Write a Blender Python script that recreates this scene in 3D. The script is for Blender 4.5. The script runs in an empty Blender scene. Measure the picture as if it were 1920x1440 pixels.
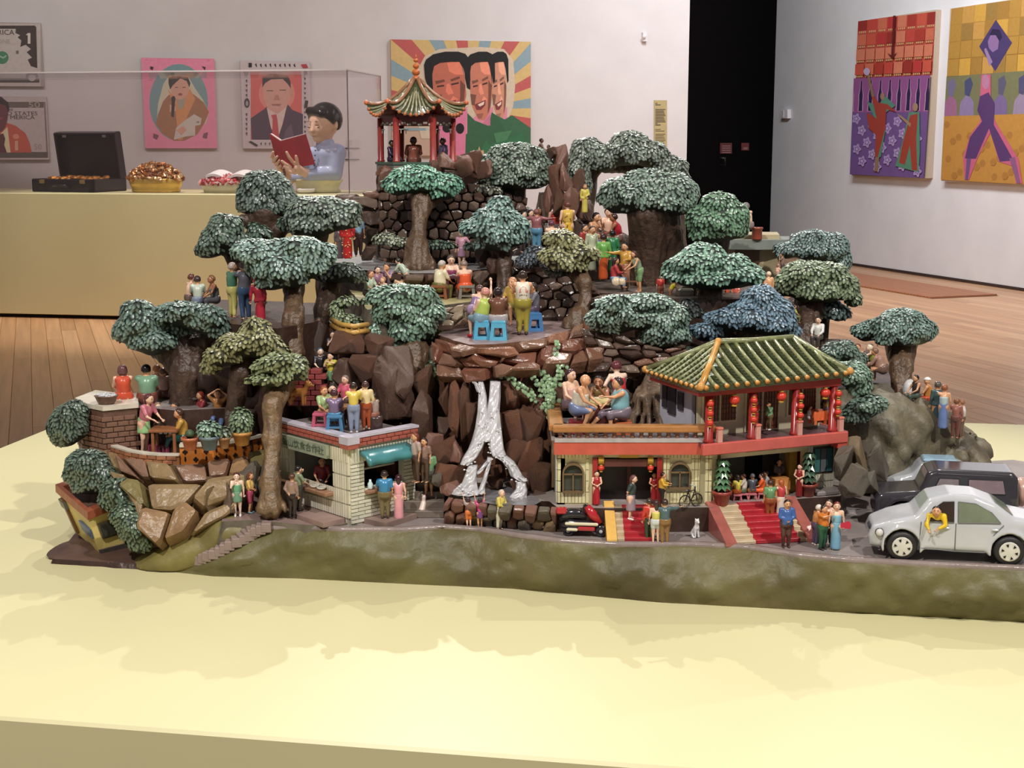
import bpy,bmesh,math,random
import numpy as np
from mathutils import Vector,Matrix,noise as mnoise
random.seed(7); np.random.seed(7)
SC=bpy.context.scene
COL=SC.collection
# ---------------------------------------------------------------- camera, world, lights, exposure
F,CH=2600.0,1.4
PITCH=math.atan(449/F)
SP,CP=math.sin(PITCH),math.cos(PITCH)
cam=bpy.data.cameras.new('camera'); cam.sensor_width=36; cam.lens=F/1920*36
cam.clip_start=.05; cam.clip_end=200
camo=bpy.data.objects.new('camera',cam); COL.objects.link(camo)
camo.location=(0,0,CH); camo.rotation_euler=(math.pi/2-PITCH,0,0)
SC.camera=camo
W=bpy.data.worlds.new('room_light'); SC.world=W; W.use_nodes=True
W.node_tree.nodes['Background'].inputs[0].default_value=(1,.93,.88,1)
W.node_tree.nodes['Background'].inputs[1].default_value=.22
def spot(loc,to,power,size=50,blend=.5,rad=.05,col=(1,.95,.88)):
 l=bpy.data.lights.new('track_spot','SPOT'); l.energy=power; l.spot_size=math.radians(size); l.spot_blend=blend
 l.shadow_soft_size=rad; l.color=col
 o=bpy.data.objects.new('track_spot',l); COL.objects.link(o); o.location=loc
 o.rotation_euler=(Vector(to)-Vector(loc)).to_track_quat('-Z','Y').to_euler()
 return o
def area(loc,to,power,sx,sy,col=(1,.96,.92)):
 l=bpy.data.lights.new('wall_washer','AREA'); l.energy=power; l.shape='RECTANGLE'; l.size=sx; l.size_y=sy; l.color=col
 o=bpy.data.objects.new('wall_washer',l); COL.objects.link(o); o.location=loc
 o.rotation_euler=(Vector(to)-Vector(loc)).to_track_quat('-Z','Y').to_euler()
 return o
spot((-1.3,-.3,4.2),(-.15,2.3,.85),450,46,.6,.05)
spot((1.8,.0,4.2),(.3,2.3,.85),450,46,.6,.05)
spot((1.5,4.7,4.2),(.1,2.3,.9),190,50,.5,.02)
spot((-1.1,4.9,4.2),(-.2,2.3,.9),150,50,.5,.02)
spot((-.35,6.6,4.2),(-.1,2.1,.8),290,42,.5,.015)
spot((1.9,7.2,4.2),(.3,2.0,.8),60,40,.5,.015)
area((-2.5,9.0,4.6),(-2.2,14.3,2.0),105,5,.5,(1,.93,.9))
area((2.2,11.2,4.8),(5.0,13.5,1.2),260,3,.5,(.95,.97,1))
spot((6.9,8.2,5.0),(4.6,14.2,2.1),420,60,.7,.1,(.97,.98,1))
spot((-4.2,8.4,4.6),(-2.8,11.2,1.1),95,46,.6,.05,(1,.9,.76))
spot((-2.0,8.4,4.6),(-1.7,11.2,1.1),90,40,.6,.05,(1,.9,.76))
spot((-2.6,10.9,4.7),(-2.5,11.3,1.1),520,58,.6,.04)  # unseen lamp added above the case to brighten its contents
vs=SC.view_settings
vs.view_transform='Standard'; vs.look='None'; vs.gamma=1; vs.use_curve_mapping=False; vs.exposure=0.0
SC.cycles.max_bounces=6; SC.cycles.diffuse_bounces=3; SC.cycles.glossy_bounces=3; SC.cycles.transparent_max_bounces=12
SC.cycles.caustics_reflective=False; SC.cycles.caustics_refractive=False
# ---------------------------------------------------------------- rays from photograph pixels (1920x1440) to the world
def ray(px,py):
 a,b=(px-960)/F,(py-720)/F
 return np.array([a,CP-SP*b,-(SP+CP*b)])
def D(px,py,d):
 r=ray(px,py); return Vector(r*(d/r[1]))+Vector((0,0,CH))
def R(px,py,z):
 r=ray(px,py); return Vector(r*((z-CH)/r[2]))+Vector((0,0,CH))
def PL(px,py,p0,n):
 r=Vector(ray(px,py)); o=Vector((0,0,CH)); return o+r*((Vector(p0)-o).dot(n)/r.dot(n))
def pix(p):
 x,y,z=p[0],p[1],p[2]-CH
 dep=y*CP-z*SP; up=y*SP+z*CP
 return 960+F*x/dep,720-F*up/dep
def spx(p):return(p[1]*CP-(p[2]-CH)*SP)/F
# ---------------------------------------------------------------- materials
def lin(c):return tuple(((v/255)/12.92 if v/255<=.04045 else((v/255+.055)/1.055)**2.4)for v in c[:3])
_M={}
def M(c,rough=.42,var=.18,sc=60,bump=0,metal=0,spec=.5,em=0,coat=0,bsc=None,grime=0):
 k=(c,rough,var,sc,bump,metal,spec,em,coat,bsc,grime)
 if k in _M:return _M[k]
 m=bpy.data.materials.new('paint_%02x%02x%02x'%tuple(int(v)for v in c)); m.use_nodes=True
 nt=m.node_tree; b=nt.nodes['Principled BSDF']; L=lin(c)
 b.inputs['Roughness'].default_value=rough; b.inputs['Metallic'].default_value=metal
 b.inputs['Specular IOR Level'].default_value=spec; b.inputs['Coat Weight'].default_value=coat; b.inputs['Coat Roughness'].default_value=.12
 tc=nt.nodes.new('ShaderNodeTexCoord')
 if var>0:
  n=nt.nodes.new('ShaderNodeTexNoise'); n.inputs['Scale'].default_value=sc; n.inputs['Detail'].default_value=4
  nt.links.new(tc.outputs['Object'],n.inputs['Vector'])
  r=nt.nodes.new('ShaderNodeValToRGB'); r.color_ramp.elements[0].position=.3; r.color_ramp.elements[1].position=.72
  r.color_ramp.elements[0].color=tuple(v*(1-var)for v in L)+(1,)
  r.color_ramp.elements[1].color=tuple(min(1,v*(1+var*.8))for v in L)+(1,)
  nt.links.new(n.outputs['Fac'],r.inputs['Fac']); out=r.outputs['Color']
  if grime:
   n3=nt.nodes.new('ShaderNodeTexNoise'); n3.inputs['Scale'].default_value=sc*.45; n3.inputs['Detail'].default_value=6
   nt.links.new(tc.outputs['Object'],n3.inputs['Vector'])
   mr=nt.nodes.new('ShaderNodeMapRange'); mr.inputs[1].default_value=.48; mr.inputs[2].default_value=.75; mr.inputs[4].default_value=grime
   nt.links.new(n3.outputs['Fac'],mr.inputs[0])
   mx=nt.nodes.new('ShaderNodeMixRGB'); mx.inputs['Color2'].default_value=lin((52,34,28))+(1,)
   nt.links.new(mr.outputs[0],mx.inputs['Fac']); nt.links.new(out,mx.inputs['Color1']); out=mx.outputs['Color']
  nt.links.new(out,b.inputs['Base Color'])
 else:b.inputs['Base Color'].default_value=L+(1,)
 if bump:
  n2=nt.nodes.new('ShaderNodeTexNoise'); n2.inputs['Scale'].default_value=bsc or sc*2; n2.inputs['Detail'].default_value=5
  nt.links.new(tc.outputs['Object'],n2.inputs['Vector'])
  bp=nt.nodes.new('ShaderNodeBump'); bp.inputs['Strength'].default_value=bump; bp.inputs['Distance'].default_value=.004
  nt.links.new(n2.outputs['Fac'],bp.inputs['Height']); nt.links.new(bp.outputs['Normal'],b.inputs['Normal'])
 if em:b.inputs['Emission Color'].default_value=L+(1,); b.inputs['Emission Strength'].default_value=em
 _M[k]=m; return m
def glass_mat(tint,refl,haze=0):
 m=bpy.data.materials.new('clear_acrylic'); m.use_nodes=True; nt=m.node_tree
 out=nt.nodes['Material Output']; nt.nodes.remove(nt.nodes['Principled BSDF'])
 t=nt.nodes.new('ShaderNodeBsdfTransparent'); t.inputs[0].default_value=tint+(1,)
 g=nt.nodes.new('ShaderNodeBsdfGlossy'); g.inputs['Roughness'].default_value=.03
 fr=nt.nodes.new('ShaderNodeFresnel'); fr.inputs[0].default_value=1.45
 ml=nt.nodes.new('ShaderNodeMath'); ml.operation='MULTIPLY'; ml.inputs[1].default_value=refl
 nt.links.new(fr.outputs[0],ml.inputs[0])
 mx=nt.nodes.new('ShaderNodeMixShader'); nt.links.new(ml.outputs[0],mx.inputs[0]); nt.links.new(t.outputs[0],mx.inputs[1]); nt.links.new(g.outputs[0],mx.inputs[2])
 last=mx
 if haze:
  d=nt.nodes.new('ShaderNodeBsdfDiffuse'); d.inputs[0].default_value=(.9,.82,.84,1)
  m2=nt.nodes.new('ShaderNodeMixShader'); m2.inputs[0].default_value=haze
  nt.links.new(mx.outputs[0],m2.inputs[1]); nt.links.new(d.outputs[0],m2.inputs[2]); last=m2
 nt.links.new(last.outputs[0],out.inputs['Surface']); return m
# ---------------------------------------------------------------- objects
def mesh(name,v,f,mats,mi=None,smooth=False):
 me=bpy.data.meshes.new(name)
 if isinstance(f,np.ndarray):
  v=np.asarray(v,np.float32); n,k=f.shape
  me.vertices.add(len(v)); me.vertices.foreach_set('co',v.ravel())
  me.loops.add(n*k); me.loops.foreach_set('vertex_index',f.ravel().astype(np.int32))
  me.polygons.add(n); me.polygons.foreach_set('loop_start',np.arange(0,n*k,k,dtype=np.int32)); me.polygons.foreach_set('loop_total',np.full(n,k,np.int32))
  me.update(calc_edges=True)
 else:
  me.from_pydata([tuple(p)for p in v],[],[tuple(q)for q in f]); me.update()
 for m in(mats if isinstance(mats,(list,tuple))else[mats]):me.materials.append(m)
 if mi is not None:me.polygons.foreach_set('material_index',np.asarray(mi,np.int32))
 if smooth:me.polygons.foreach_set('use_smooth',np.ones(len(me.polygons),bool))
 return me
def obj(name,me,parent=None,loc=None,rot=None,scale=None):
 o=bpy.data.objects.new(name,me); COL.objects.link(o)
 if parent is not None:o.parent=parent
 if loc is not None:o.location=loc
 if rot is not None:o.rotation_euler=rot
 if scale is not None:o.scale=scale
 return o
def tag(o,label=None,cat=None,group=None,kind=None):
 if label:o['label']=label
 if cat:o['category']=cat
 if group:o['group']=group
 if kind:o['kind']=kind
 return o
def thing(name,label,cat,loc=(0,0,0),rz=0,group=None):
 return tag(obj(name,None,None,loc,(0,0,rz)),label,cat,group)
class B:
 """collects simple solids into one mesh"""
 def __init__(s):s.v=[]; s.f=[]; s.m=[]; s.mats=[]
 def mi(s,m):
  if m not in s.mats:s.mats.append(m)
  return s.mats.index(m)
 def add(s,v,f,m,T=None):
  o=len(s.v); k=s.mi(m)
  s.v+=[tuple(T@Vector(p))if T else tuple(p)for p in v]
  s.f+=[tuple(i+o for i in q)for q in f]; s.m+=[k]*len(f); return s
 def box(s,c,d,m,rz=0,ch=0,T=None,top=1.0):
  x,y,z=d[0]/2,d[1]/2,d[2]/2; r=Matrix.Rotation(rz,3,'Z'); c=Vector(c)
  if ch:
   h=ch; prof=[(-z,h),(-z+h,0),(z-h,0),(z,h)]; v=[]
   for zz,i in prof:
    a,b=x-i,y-i; k=h*.7
    for p in((-a+k,-b),(a-k,-b),(a,-b+k),(a,b-k),(a-k,b),(-a+k,b),(-a,b-k),(-a,-b+k)):v.append(c+r@Vector((p[0],p[1],zz)))
   f=[tuple(range(7,-1,-1)),tuple(range(24,32))]
   for q in range(3):
    for i in range(8):j=(i+1)%8; f.append((q*8+i,q*8+j,q*8+8+j,q*8+8+i))
   return s.add(v,f,m,T)
  v=[c+r@Vector((a*x*(top if e>0 else 1),b*y*(top if e>0 else 1),e*z))for e in(-1,1)for a,b in((-1,-1),(1,-1),(1,1),(-1,1))]
  return s.add(v,[(3,2,1,0),(4,5,6,7),(0,1,5,4),(1,2,6,5),(2,3,7,6),(3,0,4,7)],m,T)
 def lathe(s,c,prof,m,n=16,T=None,sx=1,sy=1):
  c=Vector(c); v=[]; k=len(prof)
  for r,z in prof:
   for i in range(n):a=2*math.pi*i/n; v.append(c+Vector((r*math.cos(a)*sx,r*math.sin(a)*sy,z)))
  f=[(q*n+i,q*n+(i+1)%n,q*n+n+(i+1)%n,q*n+n+i)for q in range(k-1)for i in range(n)]
  f+=[tuple(range(n-1,-1,-1)),tuple(range((k-1)*n,k*n))]
  return s.add(v,f,m,T)
 def tube(s,pts,rad,m,n=8,T=None):
  pts=[Vector(p)for p in pts]; rad=rad if isinstance(rad,(list,tuple))else[rad]*len(pts); v=[]
  ref=Vector((0,0,1))
  for i,p in enumerate(pts):
   t=(pts[min(i+1,len(pts)-1)]-pts[max(i-1,0)]).normalized()
   a=t.cross(ref if abs(t.dot(ref))<.95 else Vector((1,0,0))).normalized(); b=t.cross(a)
   for k in range(n):w=2*math.pi*k/n; v.append(p+(a*math.cos(w)+b*math.sin(w))*rad[i])
  f=[(q*n+(i+1)%n,q*n+i,q*n+n+i,q*n+n+(i+1)%n)for q in range(len(pts)-1)for i in range(n)]
  f+=[tuple(range(n)),tuple(range(len(v)-1,len(v)-n-1,-1))]
  return s.add(v,f,m,T)
 def prism(s,poly,z0,z1,m,T=None):
  n=len(poly); v=[(p[0],p[1],z0)for p in poly]+[(p[0],p[1],z1)for p in poly]
  f=[tuple(range(n-1,-1,-1)),tuple(range(n,2*n))]+[(i,(i+1)%n,n+(i+1)%n,n+i)for i in range(n)]
  return s.add(v,f,m,T)
 def ball(s,c,r,m,n=8,T=None):
  r=r if isinstance(r,(list,tuple))else(r,r,r); k=max(4,n//2+1)
  prof=[(math.sin(math.pi*i/k),-math.cos(math.pi*i/k))for i in range(1,k)]
  c=Vector(c); v=[c+Vector((q*math.cos(2*math.pi*i/n)*r[0],q*math.sin(2*math.pi*i/n)*r[1],z*r[2]))for q,z in prof for i in range(n)]
  f=[(q*n+i,q*n+(i+1)%n,q*n+n+(i+1)%n,q*n+n+i)for q in range(len(prof)-1)for i in range(n)]
  b=len(v); v+=[c-Vector((0,0,r[2])),c+Vector((0,0,r[2]))]
  f+=[(b,(i+1)%n,i)for i in range(n)]+[(b+1,b-n+i,b-n+(i+1)%n)for i in range(n)]
  return s.add(v,f,m,T)
 def me(s,name,smooth=False):return mesh(name,s.v,s.f,s.mats,s.m,smooth)
 def obj(s,name,parent=None,smooth=False,loc=None,rot=None):return obj(name,s.me(name,smooth),parent,loc,rot)
def TM(loc=(0,0,0),rz=0,rx=0,ry=0):return Matrix.Translation(loc)@Matrix.Rotation(rz,4,'Z')@Matrix.Rotation(ry,4,'Y')@Matrix.Rotation(rx,4,'X')
# ---------------------------------------------------------------- signed-distance modelling
def grid(lo,hi,c):
 ax=[np.arange(lo[i],hi[i]+c,c,dtype=np.float32)for i in range(3)]
 return np.stack(np.meshgrid(*ax,indexing='ij'),-1)
def cap(P,a,b,ra,rb=None):
 rb=ra if rb is None else rb
 a=np.asarray(a,np.float32); ab=np.asarray(b,np.float32)-a; q=P-a
 t=np.clip((q@ab)/max(float(ab@ab),1e-9),0,1)
 return np.sqrt(((q-t[...,None]*ab)**2).sum(-1))-(ra+(rb-ra)*t)
def ell(P,c,r):
 r=np.asarray(r,np.float32); q=(P-np.asarray(c,np.float32))/r
 k=np.sqrt((q**2).sum(-1)); return(k-1)*float(r.min())
def sbox(P,c,d,rr=0.0):
 q=np.abs(P-np.asarray(c,np.float32))-(np.asarray(d,np.float32)-rr)
 return np.sqrt((np.maximum(q,0)**2).sum(-1))+np.minimum(q.max(-1),0)-rr
def smin(a,b,k):
 h=np.clip(.5+.5*(b-a)/k,0,1); return b+(a-b)*h-k*h*(1-h)
def union(ds,k):
 o=ds[0]
 for d in ds[1:]:o=smin(o,d,k)
 return o
_E=[((0,0,0),(1,0,0)),((0,1,0),(1,1,0)),((0,0,1),(1,0,1)),((0,1,1),(1,1,1)),((0,0,0),(0,1,0)),((1,0,0),(1,1,0)),((0,0,1),(0,1,1)),((1,0,1),(1,1,1)),((0,0,0),(0,0,1)),((1,0,0),(1,0,1)),((0,1,0),(0,1,1)),((1,1,0),(1,1,1))]
def nets(f,lo,c):
 """surface nets: a closed quad mesh of f < 0"""
 s=f<0; nx,ny,nz=[n-1 for n in f.shape]
 acc=np.zeros((nx,ny,nz,3),np.float32); cnt=np.zeros((nx,ny,nz),np.float32)
 for a,b in _E:
  A=f[a[0]:a[0]+nx,a[1]:a[1]+ny,a[2]:a[2]+nz]; Bq=f[b[0]:b[0]+nx,b[1]:b[1]+ny,b[2]:b[2]+nz]
  m=(A<0)!=(Bq<0); t=np.where(m,A/np.where(m,A-Bq,1),0)
  for i in range(3):acc[...,i]+=np.where(m,a[i]+t*(b[i]-a[i]),0)
  cnt+=m
 ok=cnt>0; ids=np.full(ok.shape,-1,np.int64); ids[ok]=np.arange(ok.sum())
 I=np.argwhere(ok); V=(I+acc[ok]/cnt[ok][:,None])*c+np.asarray(lo)
 Q=[]
 for ax in range(3):
  u,w=(ax+1)%3,(ax+2)%3
  sl=[slice(None)]*3; sl[ax]=slice(0,-1); s0=s[tuple(sl)]; sl[ax]=slice(1,None); s1=s[tuple(sl)]
  d=s0!=s1; E=np.argwhere(d); keep=(E[:,u]>0)&(E[:,w]>0)&(E[:,u]<ids.shape[u])&(E[:,w]<ids.shape[w])&(E[:,ax]<ids.shape[ax]); E=E[keep]
  if len(E)==0:continue
  flip=s0[E[:,0],E[:,1],E[:,2]]
  def cell(du,dw):e=E.copy(); e[:,u]-=du; e[:,w]-=dw; return ids[e[:,0],e[:,1],e[:,2]]
  q=np.stack([cell(1,1),cell(0,1),cell(0,0),cell(1,0)],1); q[~flip]=q[~flip][:,::-1]; Q.append(q)
 Q=np.concatenate(Q)if Q else np.zeros((0,4),np.int64)
 return V,Q[(Q>=0).all(1)]
def sdf_mesh(name,fn,lo,hi,c,mats,smooth=True):
 P=grid(np.asarray(lo)-2*c,np.asarray(hi)+2*c,c); f=fn(P).astype(np.float32)
 V,Q=nets(f,np.asarray(lo)-2*c,c); return mesh(name,V,Q,mats,None,smooth)
def text(s,size,m,parent,T,name='lettering',ext=.0005,sx=1,al='CENTER',shear=0):
 c=bpy.data.curves.new(name,'FONT'); c.body=s; c.size=size; c.align_x=al; c.align_y='CENTER'; c.extrude=ext; c.shear=shear; c.resolution_u=2
 c.materials.append(m); o=obj(name,c,parent); o.matrix_local=T@Matrix.Diagonal((sx,1,1,1)); return o
def noise3(p,sc,seed=0):return mnoise.noise(Vector((p[0]*sc+seed,p[1]*sc-seed,p[2]*sc+2*seed)))
# ================================================================ the room
BW,NB=Vector((.974,.225,0)).normalized(),Vector((.225,-.974,0)).normalized()
BP=Vector((-.53,14.5,0))
RWD=Vector((.3142,-.9493,0)); NR=Vector((-.9493,-.3142,0)); RP=Vector((4.96,13.4,0))
def wall(name,a,b,h,n,m,th=.3):
 a,b,n=Vector(a),Vector(b),Vector(n)*-th; v=[a,b,b+n,a+n]; v+=[p+Vector((0,0,h))for p in v]
 return tag(obj(name,mesh(name,v,[(0,1,5,4),(1,2,6,5),(2,3,7,6),(3,0,4,7),(4,5,6,7),(3,2,1,0)],m)),kind='structure')
WALLM=M((222,216,215),.8,.04,3); WALLR=M((226,226,229),.8,.04,3)
bl=BP-BW*8; br=BP+BW*2.464
wall('wall_back',bl,br,5,NB,WALLM)
rl=RP-RWD*5.06; rr_=RP+RWD*7
wall('wall_right',rl,rr_,5,NR,WALLR,.01)
dd=(rl-br).normalized(); dn=Vector((dd.y,-dd.x,0))
door=wall('door_1',br-dn*.05,rl-dn*.05+dd*.5,5,dn,M((4,3,4),.95,.1,spec=.05),.1)
def on_door(px,py):return PL(px,py,br-dn*.05,dn)
def plate(b,cs,n,m,th=.01):
 v=[Vector(c)for c in cs]+[Vector(c)+n*th for c in cs]
 b.add(v,[(4,5,6,7),(0,1,5,4),(1,2,6,5),(2,3,7,6),(3,0,4,7)],m)
def quad(f,x0,y0,x1,y1):return[f(x0,y1),f(x1,y1),f(x1,y0),f(x0,y0)]
for nm,q,c,lb in(('door_notice',(1350,268,1371,288),(92,26,30),'dark red notice with white lines on the black door'),('door_notice',(1390,268,1403,282),(110,30,34),'small square red notice with white box on the black door')):
 b=B(); plate(b,quad(on_door,*q),dn,M(c,.6,.05),.01); o=tag(b.obj(nm),lb,'sign')
 b=B(); x0,y0,x1,y1=q
 for k in([.25,.45,.65,.85]if x1-x0>15 else[.6,.7,.8]):
  plate(b,[p+dn*.011 for p in quad(on_door,x0+2,y0+(y1-y0)*k,x1-3,y0+(y1-y0)*(k+.07))],dn,M((170,130,130),.6,0),.001)
 tag(b.obj('printed_lines',o),kind='stuff')
b=B(); hp=[on_door(1350,296),on_door(1350,310)]
for p,q in((hp[0],hp[1]),):b.tube([p,p+dn*.06,q+dn*.06,q],.012,M((90,88,88),.3,.05,metal=.8),6)
b.obj('handle',door,True)
# dark strip coloured as the shade of the gap under the right wall
b=B(); a_,c_=rl+NR*.006,rr_+NR*.006
b.add([a_,c_,c_+Vector((0,0,.03)),a_+Vector((0,0,.03))],[(0,1,2,3)],M((60,42,36),.8,0)); tag(b.obj('gap_shade_right'),kind='structure')
# floor and its planks
FLM=M((130,88,58),.6,.1); f_=tag(obj('floor',mesh('floor',[(-14,-4,-.02),(14,-4,-.02),(14,24,-.02),(-14,24,-.02),(-14,-4,-.2),(14,-4,-.2),(14,24,-.2),(-14,24,-.2)],[(0,1,2,3),(7,6,5,4),(0,4,5,1),(1,5,6,2),(2,6,7,3),(3,7,4,0)],FLM)),kind='structure')
def woodm(c):
 m=M(c,.33,.0).copy(); nt=m.node_tree; bs=nt.nodes['Principled BSDF']; tc=nt.nodes.new('ShaderNodeTexCoord'); mp=nt.nodes.new('ShaderNodeMapping')
 mp.inputs['Scale'].default_value=(26,1.1,1); oi=nt.nodes.new('ShaderNodeObjectInfo'); va=nt.nodes.new('ShaderNodeVectorMath')
 nt.links.new(tc.outputs['Object'],va.inputs[0]); nt.links.new(oi.outputs['Location'],va.inputs[1]); nt.links.new(va.outputs[0],mp.inputs['Vector'])
 n=nt.nodes.new('ShaderNodeTexNoise'); n.inputs['Scale'].default_value=1; n.inputs['Detail'].default_value=6; nt.links.new(mp.outputs[0],n.inputs['Vector'])
 r=nt.nodes.new('ShaderNodeValToRGB'); L=lin(c); r.color_ramp.elements[0].position=.3; r.color_ramp.elements[1].position=.7
 r.color_ramp.elements[0].color=tuple(v*.8 for v in L)+(1,); r.color_ramp.elements[1].color=tuple(min(1,v*1.12)for v in L)+(1,)
 nt.links.new(n.outputs['Fac'],r.inputs['Fac']); nt.links.new(r.outputs[0],bs.inputs['Base Color']); return m
WOOD=[woodm(c)for c in((206,158,118),(198,150,110),(212,165,124),(200,150,108),(190,142,104))]
pdir=Vector((-math.sin(math.radians(19)),math.cos(math.radians(19)),0)); pper=Vector((pdir.y,-pdir.x,0)); PW,PLN=.11,2.9
pm=[]
for k,m in enumerate(WOOD):
 bb=B(); bb.box((0,0,-.012),(PW-.0015,PLN-.002,.02),m,0,.002); pm.append(bb.me('plank'))
GV=[R(1597,509,0),R(1700,520,0),R(1858,553,0),R(1770,559,0),R(1600,531,0)]
RESTP=B(); npl=0
for i in range(-100,100):
 for j in range(-2,9):
  off=((i*7919)%13)/13*PLN
  c=pper*(i*PW)+pdir*(j*PLN+off)
  if c.y<4.5:continue
  vis=False
  for t in(-.5,-.25,0,.25,.5):
   p=c+pdir*(PLN*t)
   if p.y<2:continue
   x,y=pix(p)
   if(-60<x<470 and 585<y<860)or(1540<x<1980 and 470<y<830):vis=True
  if(c-RP).dot(NR)<.02:vis=vis and(c-RP).dot(NR)>-.1
  inr=(c-RP).dot(NR)>-.1 and any(-700<pix(c+pdir*(PLN*t))[0]<2500 for t in(-.5,0,.5))and c.y<19
  if not vis:
   if inr:RESTP.box(c+Vector((0,0,-.012)),(PW-.0015,PLN-.002,.02),WOOD[(i*3+j)%5],math.radians(19))
   continue
  o=obj('plank',pm[(i*31+j*17+(i*i)%7)%5],f_,c,(0,0,math.radians(19))); npl+=1
tag(RESTP.obj('planks',f_),kind='stuff'); print('planks',npl)
# flush timber floor grille
ga,gb=R(1597,523,0),R(1812,557,0); gd=(gb-ga).normalized(); gp=Vector((gd.y,-gd.x,0))
g=thing('floor_grille','reddish brown timber ventilation strip set flush in the floor along the white wall','floor grille',(ga.x,ga.y,0))
gl=(gb-ga).length; gw=.75; b=B(); b.add([Vector((0,0,.001))+gd*s+gp*t for s,t in((-1.5,-gw/2),(gl,-gw/2),(gl,gw/2),(-1.5,gw/2))],[(0,3,2,1)],M((120,74,48),.6,.2)); b.obj('well',g)
sl=B(); sl.box((0,0,.006),(.038,gw,.01),M((182,118,80),.4,.15),math.atan2(gp.y,gp.x)-math.pi/2); slm=sl.me('slat')
for k in range(int((gl+1.5)/.05)):obj('slat',slm,g,gd*(-1.5+k*.05+.025))
# ---------------------------------------------------------------- pictures on the walls
PG=[1.3]
def Mp(c,r=.6):L=lin(c); g=sum(L)/3; L=[min(1.0,(v*.86+g*.14)*PG[0])for v in L]; s=[255*(v*12.92 if v<=.0031308 else 1.055*v**(1/2.4)-.055)for v in L]; return M(tuple(int(v)for v in s),r,.06,25)
def rect(a,b,c,d):return[(a,b),(c,b),(c,d),(a,d)]
def oval(cx,cy,rx,ry,n=24,a0=0,a1=360):return[(cx+rx*math.cos(math.radians(a0+(a1-a0)*i/n)),cy+ry*math.sin(math.radians(a0+(a1-a0)*i/n)))for i in range(n if a1-a0>=360 else n+1)]
def painting(label,box,side,layers,texts=(),th=.05,edge=(178,168,162)):
 e,n,p0=(BW,NB,BP)if side=='b' else(RWD,NR,RP); q=p0+n*th
 f=lambda x,y:PL(x,y,q,n)
 (tl,tr,bl_,br_)=[f(*p)for p in box]
 s=lambda p:(p-q).dot(e)
 s0,s1=(s(tl)+s(bl_))/2,(s(tr)+s(br_))/2; z0,z1=(bl_.z+br_.z)/2,(tl.z+tr.z)/2
 org=q+e*((s0+s1)/2); org.z=(z0+z1)/2
 T=Matrix((e.to_4d(),Vector((0,0,1,0)),n.to_4d(),(0,0,0,1))).transposed(); T.col[3]=org.to_4d(); T[3][0:3]=(0,0,0)
 o=thing('painting',label,'painting',org); o.matrix_world=T; Ti=T.inverted()
 b=B(); b.box((0,0,-th/2),(s1-s0,z1-z0,th),M(edge,.7,.05)); b.obj('canvas',o)
 b=B(); w,h=(s1-s0)/2,(z1-z0)/2
 for k,(c,pts)in enumerate(layers):
  v=[]
  for x,y in pts:
   p=Ti@f(x,y); v.append((max(-w,min(w,p.x)),max(-h,min(h,p.y)),.00016*(k+1)))
  ar=sum(v[i][0]*v[(i+1)%len(v)][1]-v[(i+1)%len(v)][0]*v[i][1]for i in range(len(v)))
  b.add(v if ar>0 else v[::-1],[tuple(range(len(v)))],Mp(c))
 if layers:b.obj('painted_image',o)
 for tx in texts:
  st,x,y,sz,c=tx[:5]; p=Ti@f(x,y); sc=spx(f(x,y))
  text(st,sz*sc*1.35,Mp(c),o,Matrix.Translation((p.x,p.y,.00016*(len(layers)+2))),sx=tx[5]if len(tx)>5 else 1,al=tx[6]if len(tx)>6 else 'CENTER')
 return o
GY=(186,174,166); DK=(70,58,54)
leafy=[(30,50),(68,50),(70,128),(58,124),(52,112),(60,108),(50,98),(58,92),(48,84),(38,88),(40,76),(33,70),(38,66),(29,62)]
painting('grey banknote painting numbered 1 with green seal, above the 50 banknote painting',[(-208,38),(77,43),(-208,157),(82,165)],'b',[(GY,rect(-205,44,76,162)),(DK,rect(-200,48,66,54)),(DK,leafy),(DK,rect(-200,146,74,155)),(DK,oval(60,144,12,9)),((186,176,168),oval(60,146,7,6)),((70,128,92),oval(4,108,12,12)),((150,176,156),[(-8,108),(0,104),(6,107),(12,103),(12,106),(6,110),(0,107),(-8,111)]),((110,100,92),rect(30,95,35,101)),((205,195,186),rect(52,62,57,82)),((190,180,170),[(48,66),(52,62),(52,66)])],[('RICA',11,61,10,DK),('ONE',7,78,8,(160,148,140))])
painting('grey banknote painting marked 50 with a figure in an orange jacket',[(-208,178),(88,183),(-205,296),(93,303)],'b',[((188,172,168),rect(-205,182,92,302)),((104,90,80),rect(-200,191,82,202)),((128,112,104),[(82,191),(85,191),(90,286),(87,286)]),((92,80,70),rect(-200,285,90,296)),((198,76,40),[(-30,240),(12,230),(30,236),(48,250),(56,268),(60,286),(-30,286)]),((222,206,160),[(2,250),(14,238),(20,286),(0,286)]),((92,34,40),[(-10,256),(6,250),(10,260),(8,272),(13,286),(-14,286)]),((110,44,52),oval(-2,214,17,34)),((44,24,30),[(-25,180),(4,183),(15,192),(18,206),(15,210),(11,198),(-2,194),(-25,198)]),((140,60,60),oval(0,222,6,3)),((220,160,120),rect(28,264,34,282)),((224,130,100),oval(30,256,6,5))],[('50',64,197,11,(170,156,146),1.5),('D STATES',42,213,7.5,DK,1.25),('MERICA',42,220.5,7.5,DK,1.25),('50',71,276,11,(160,146,138)),('THE',18,206,5,DK)])
flw=[(1,8),(12,4),(1,0)]
pink=(226,126,158)
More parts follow.
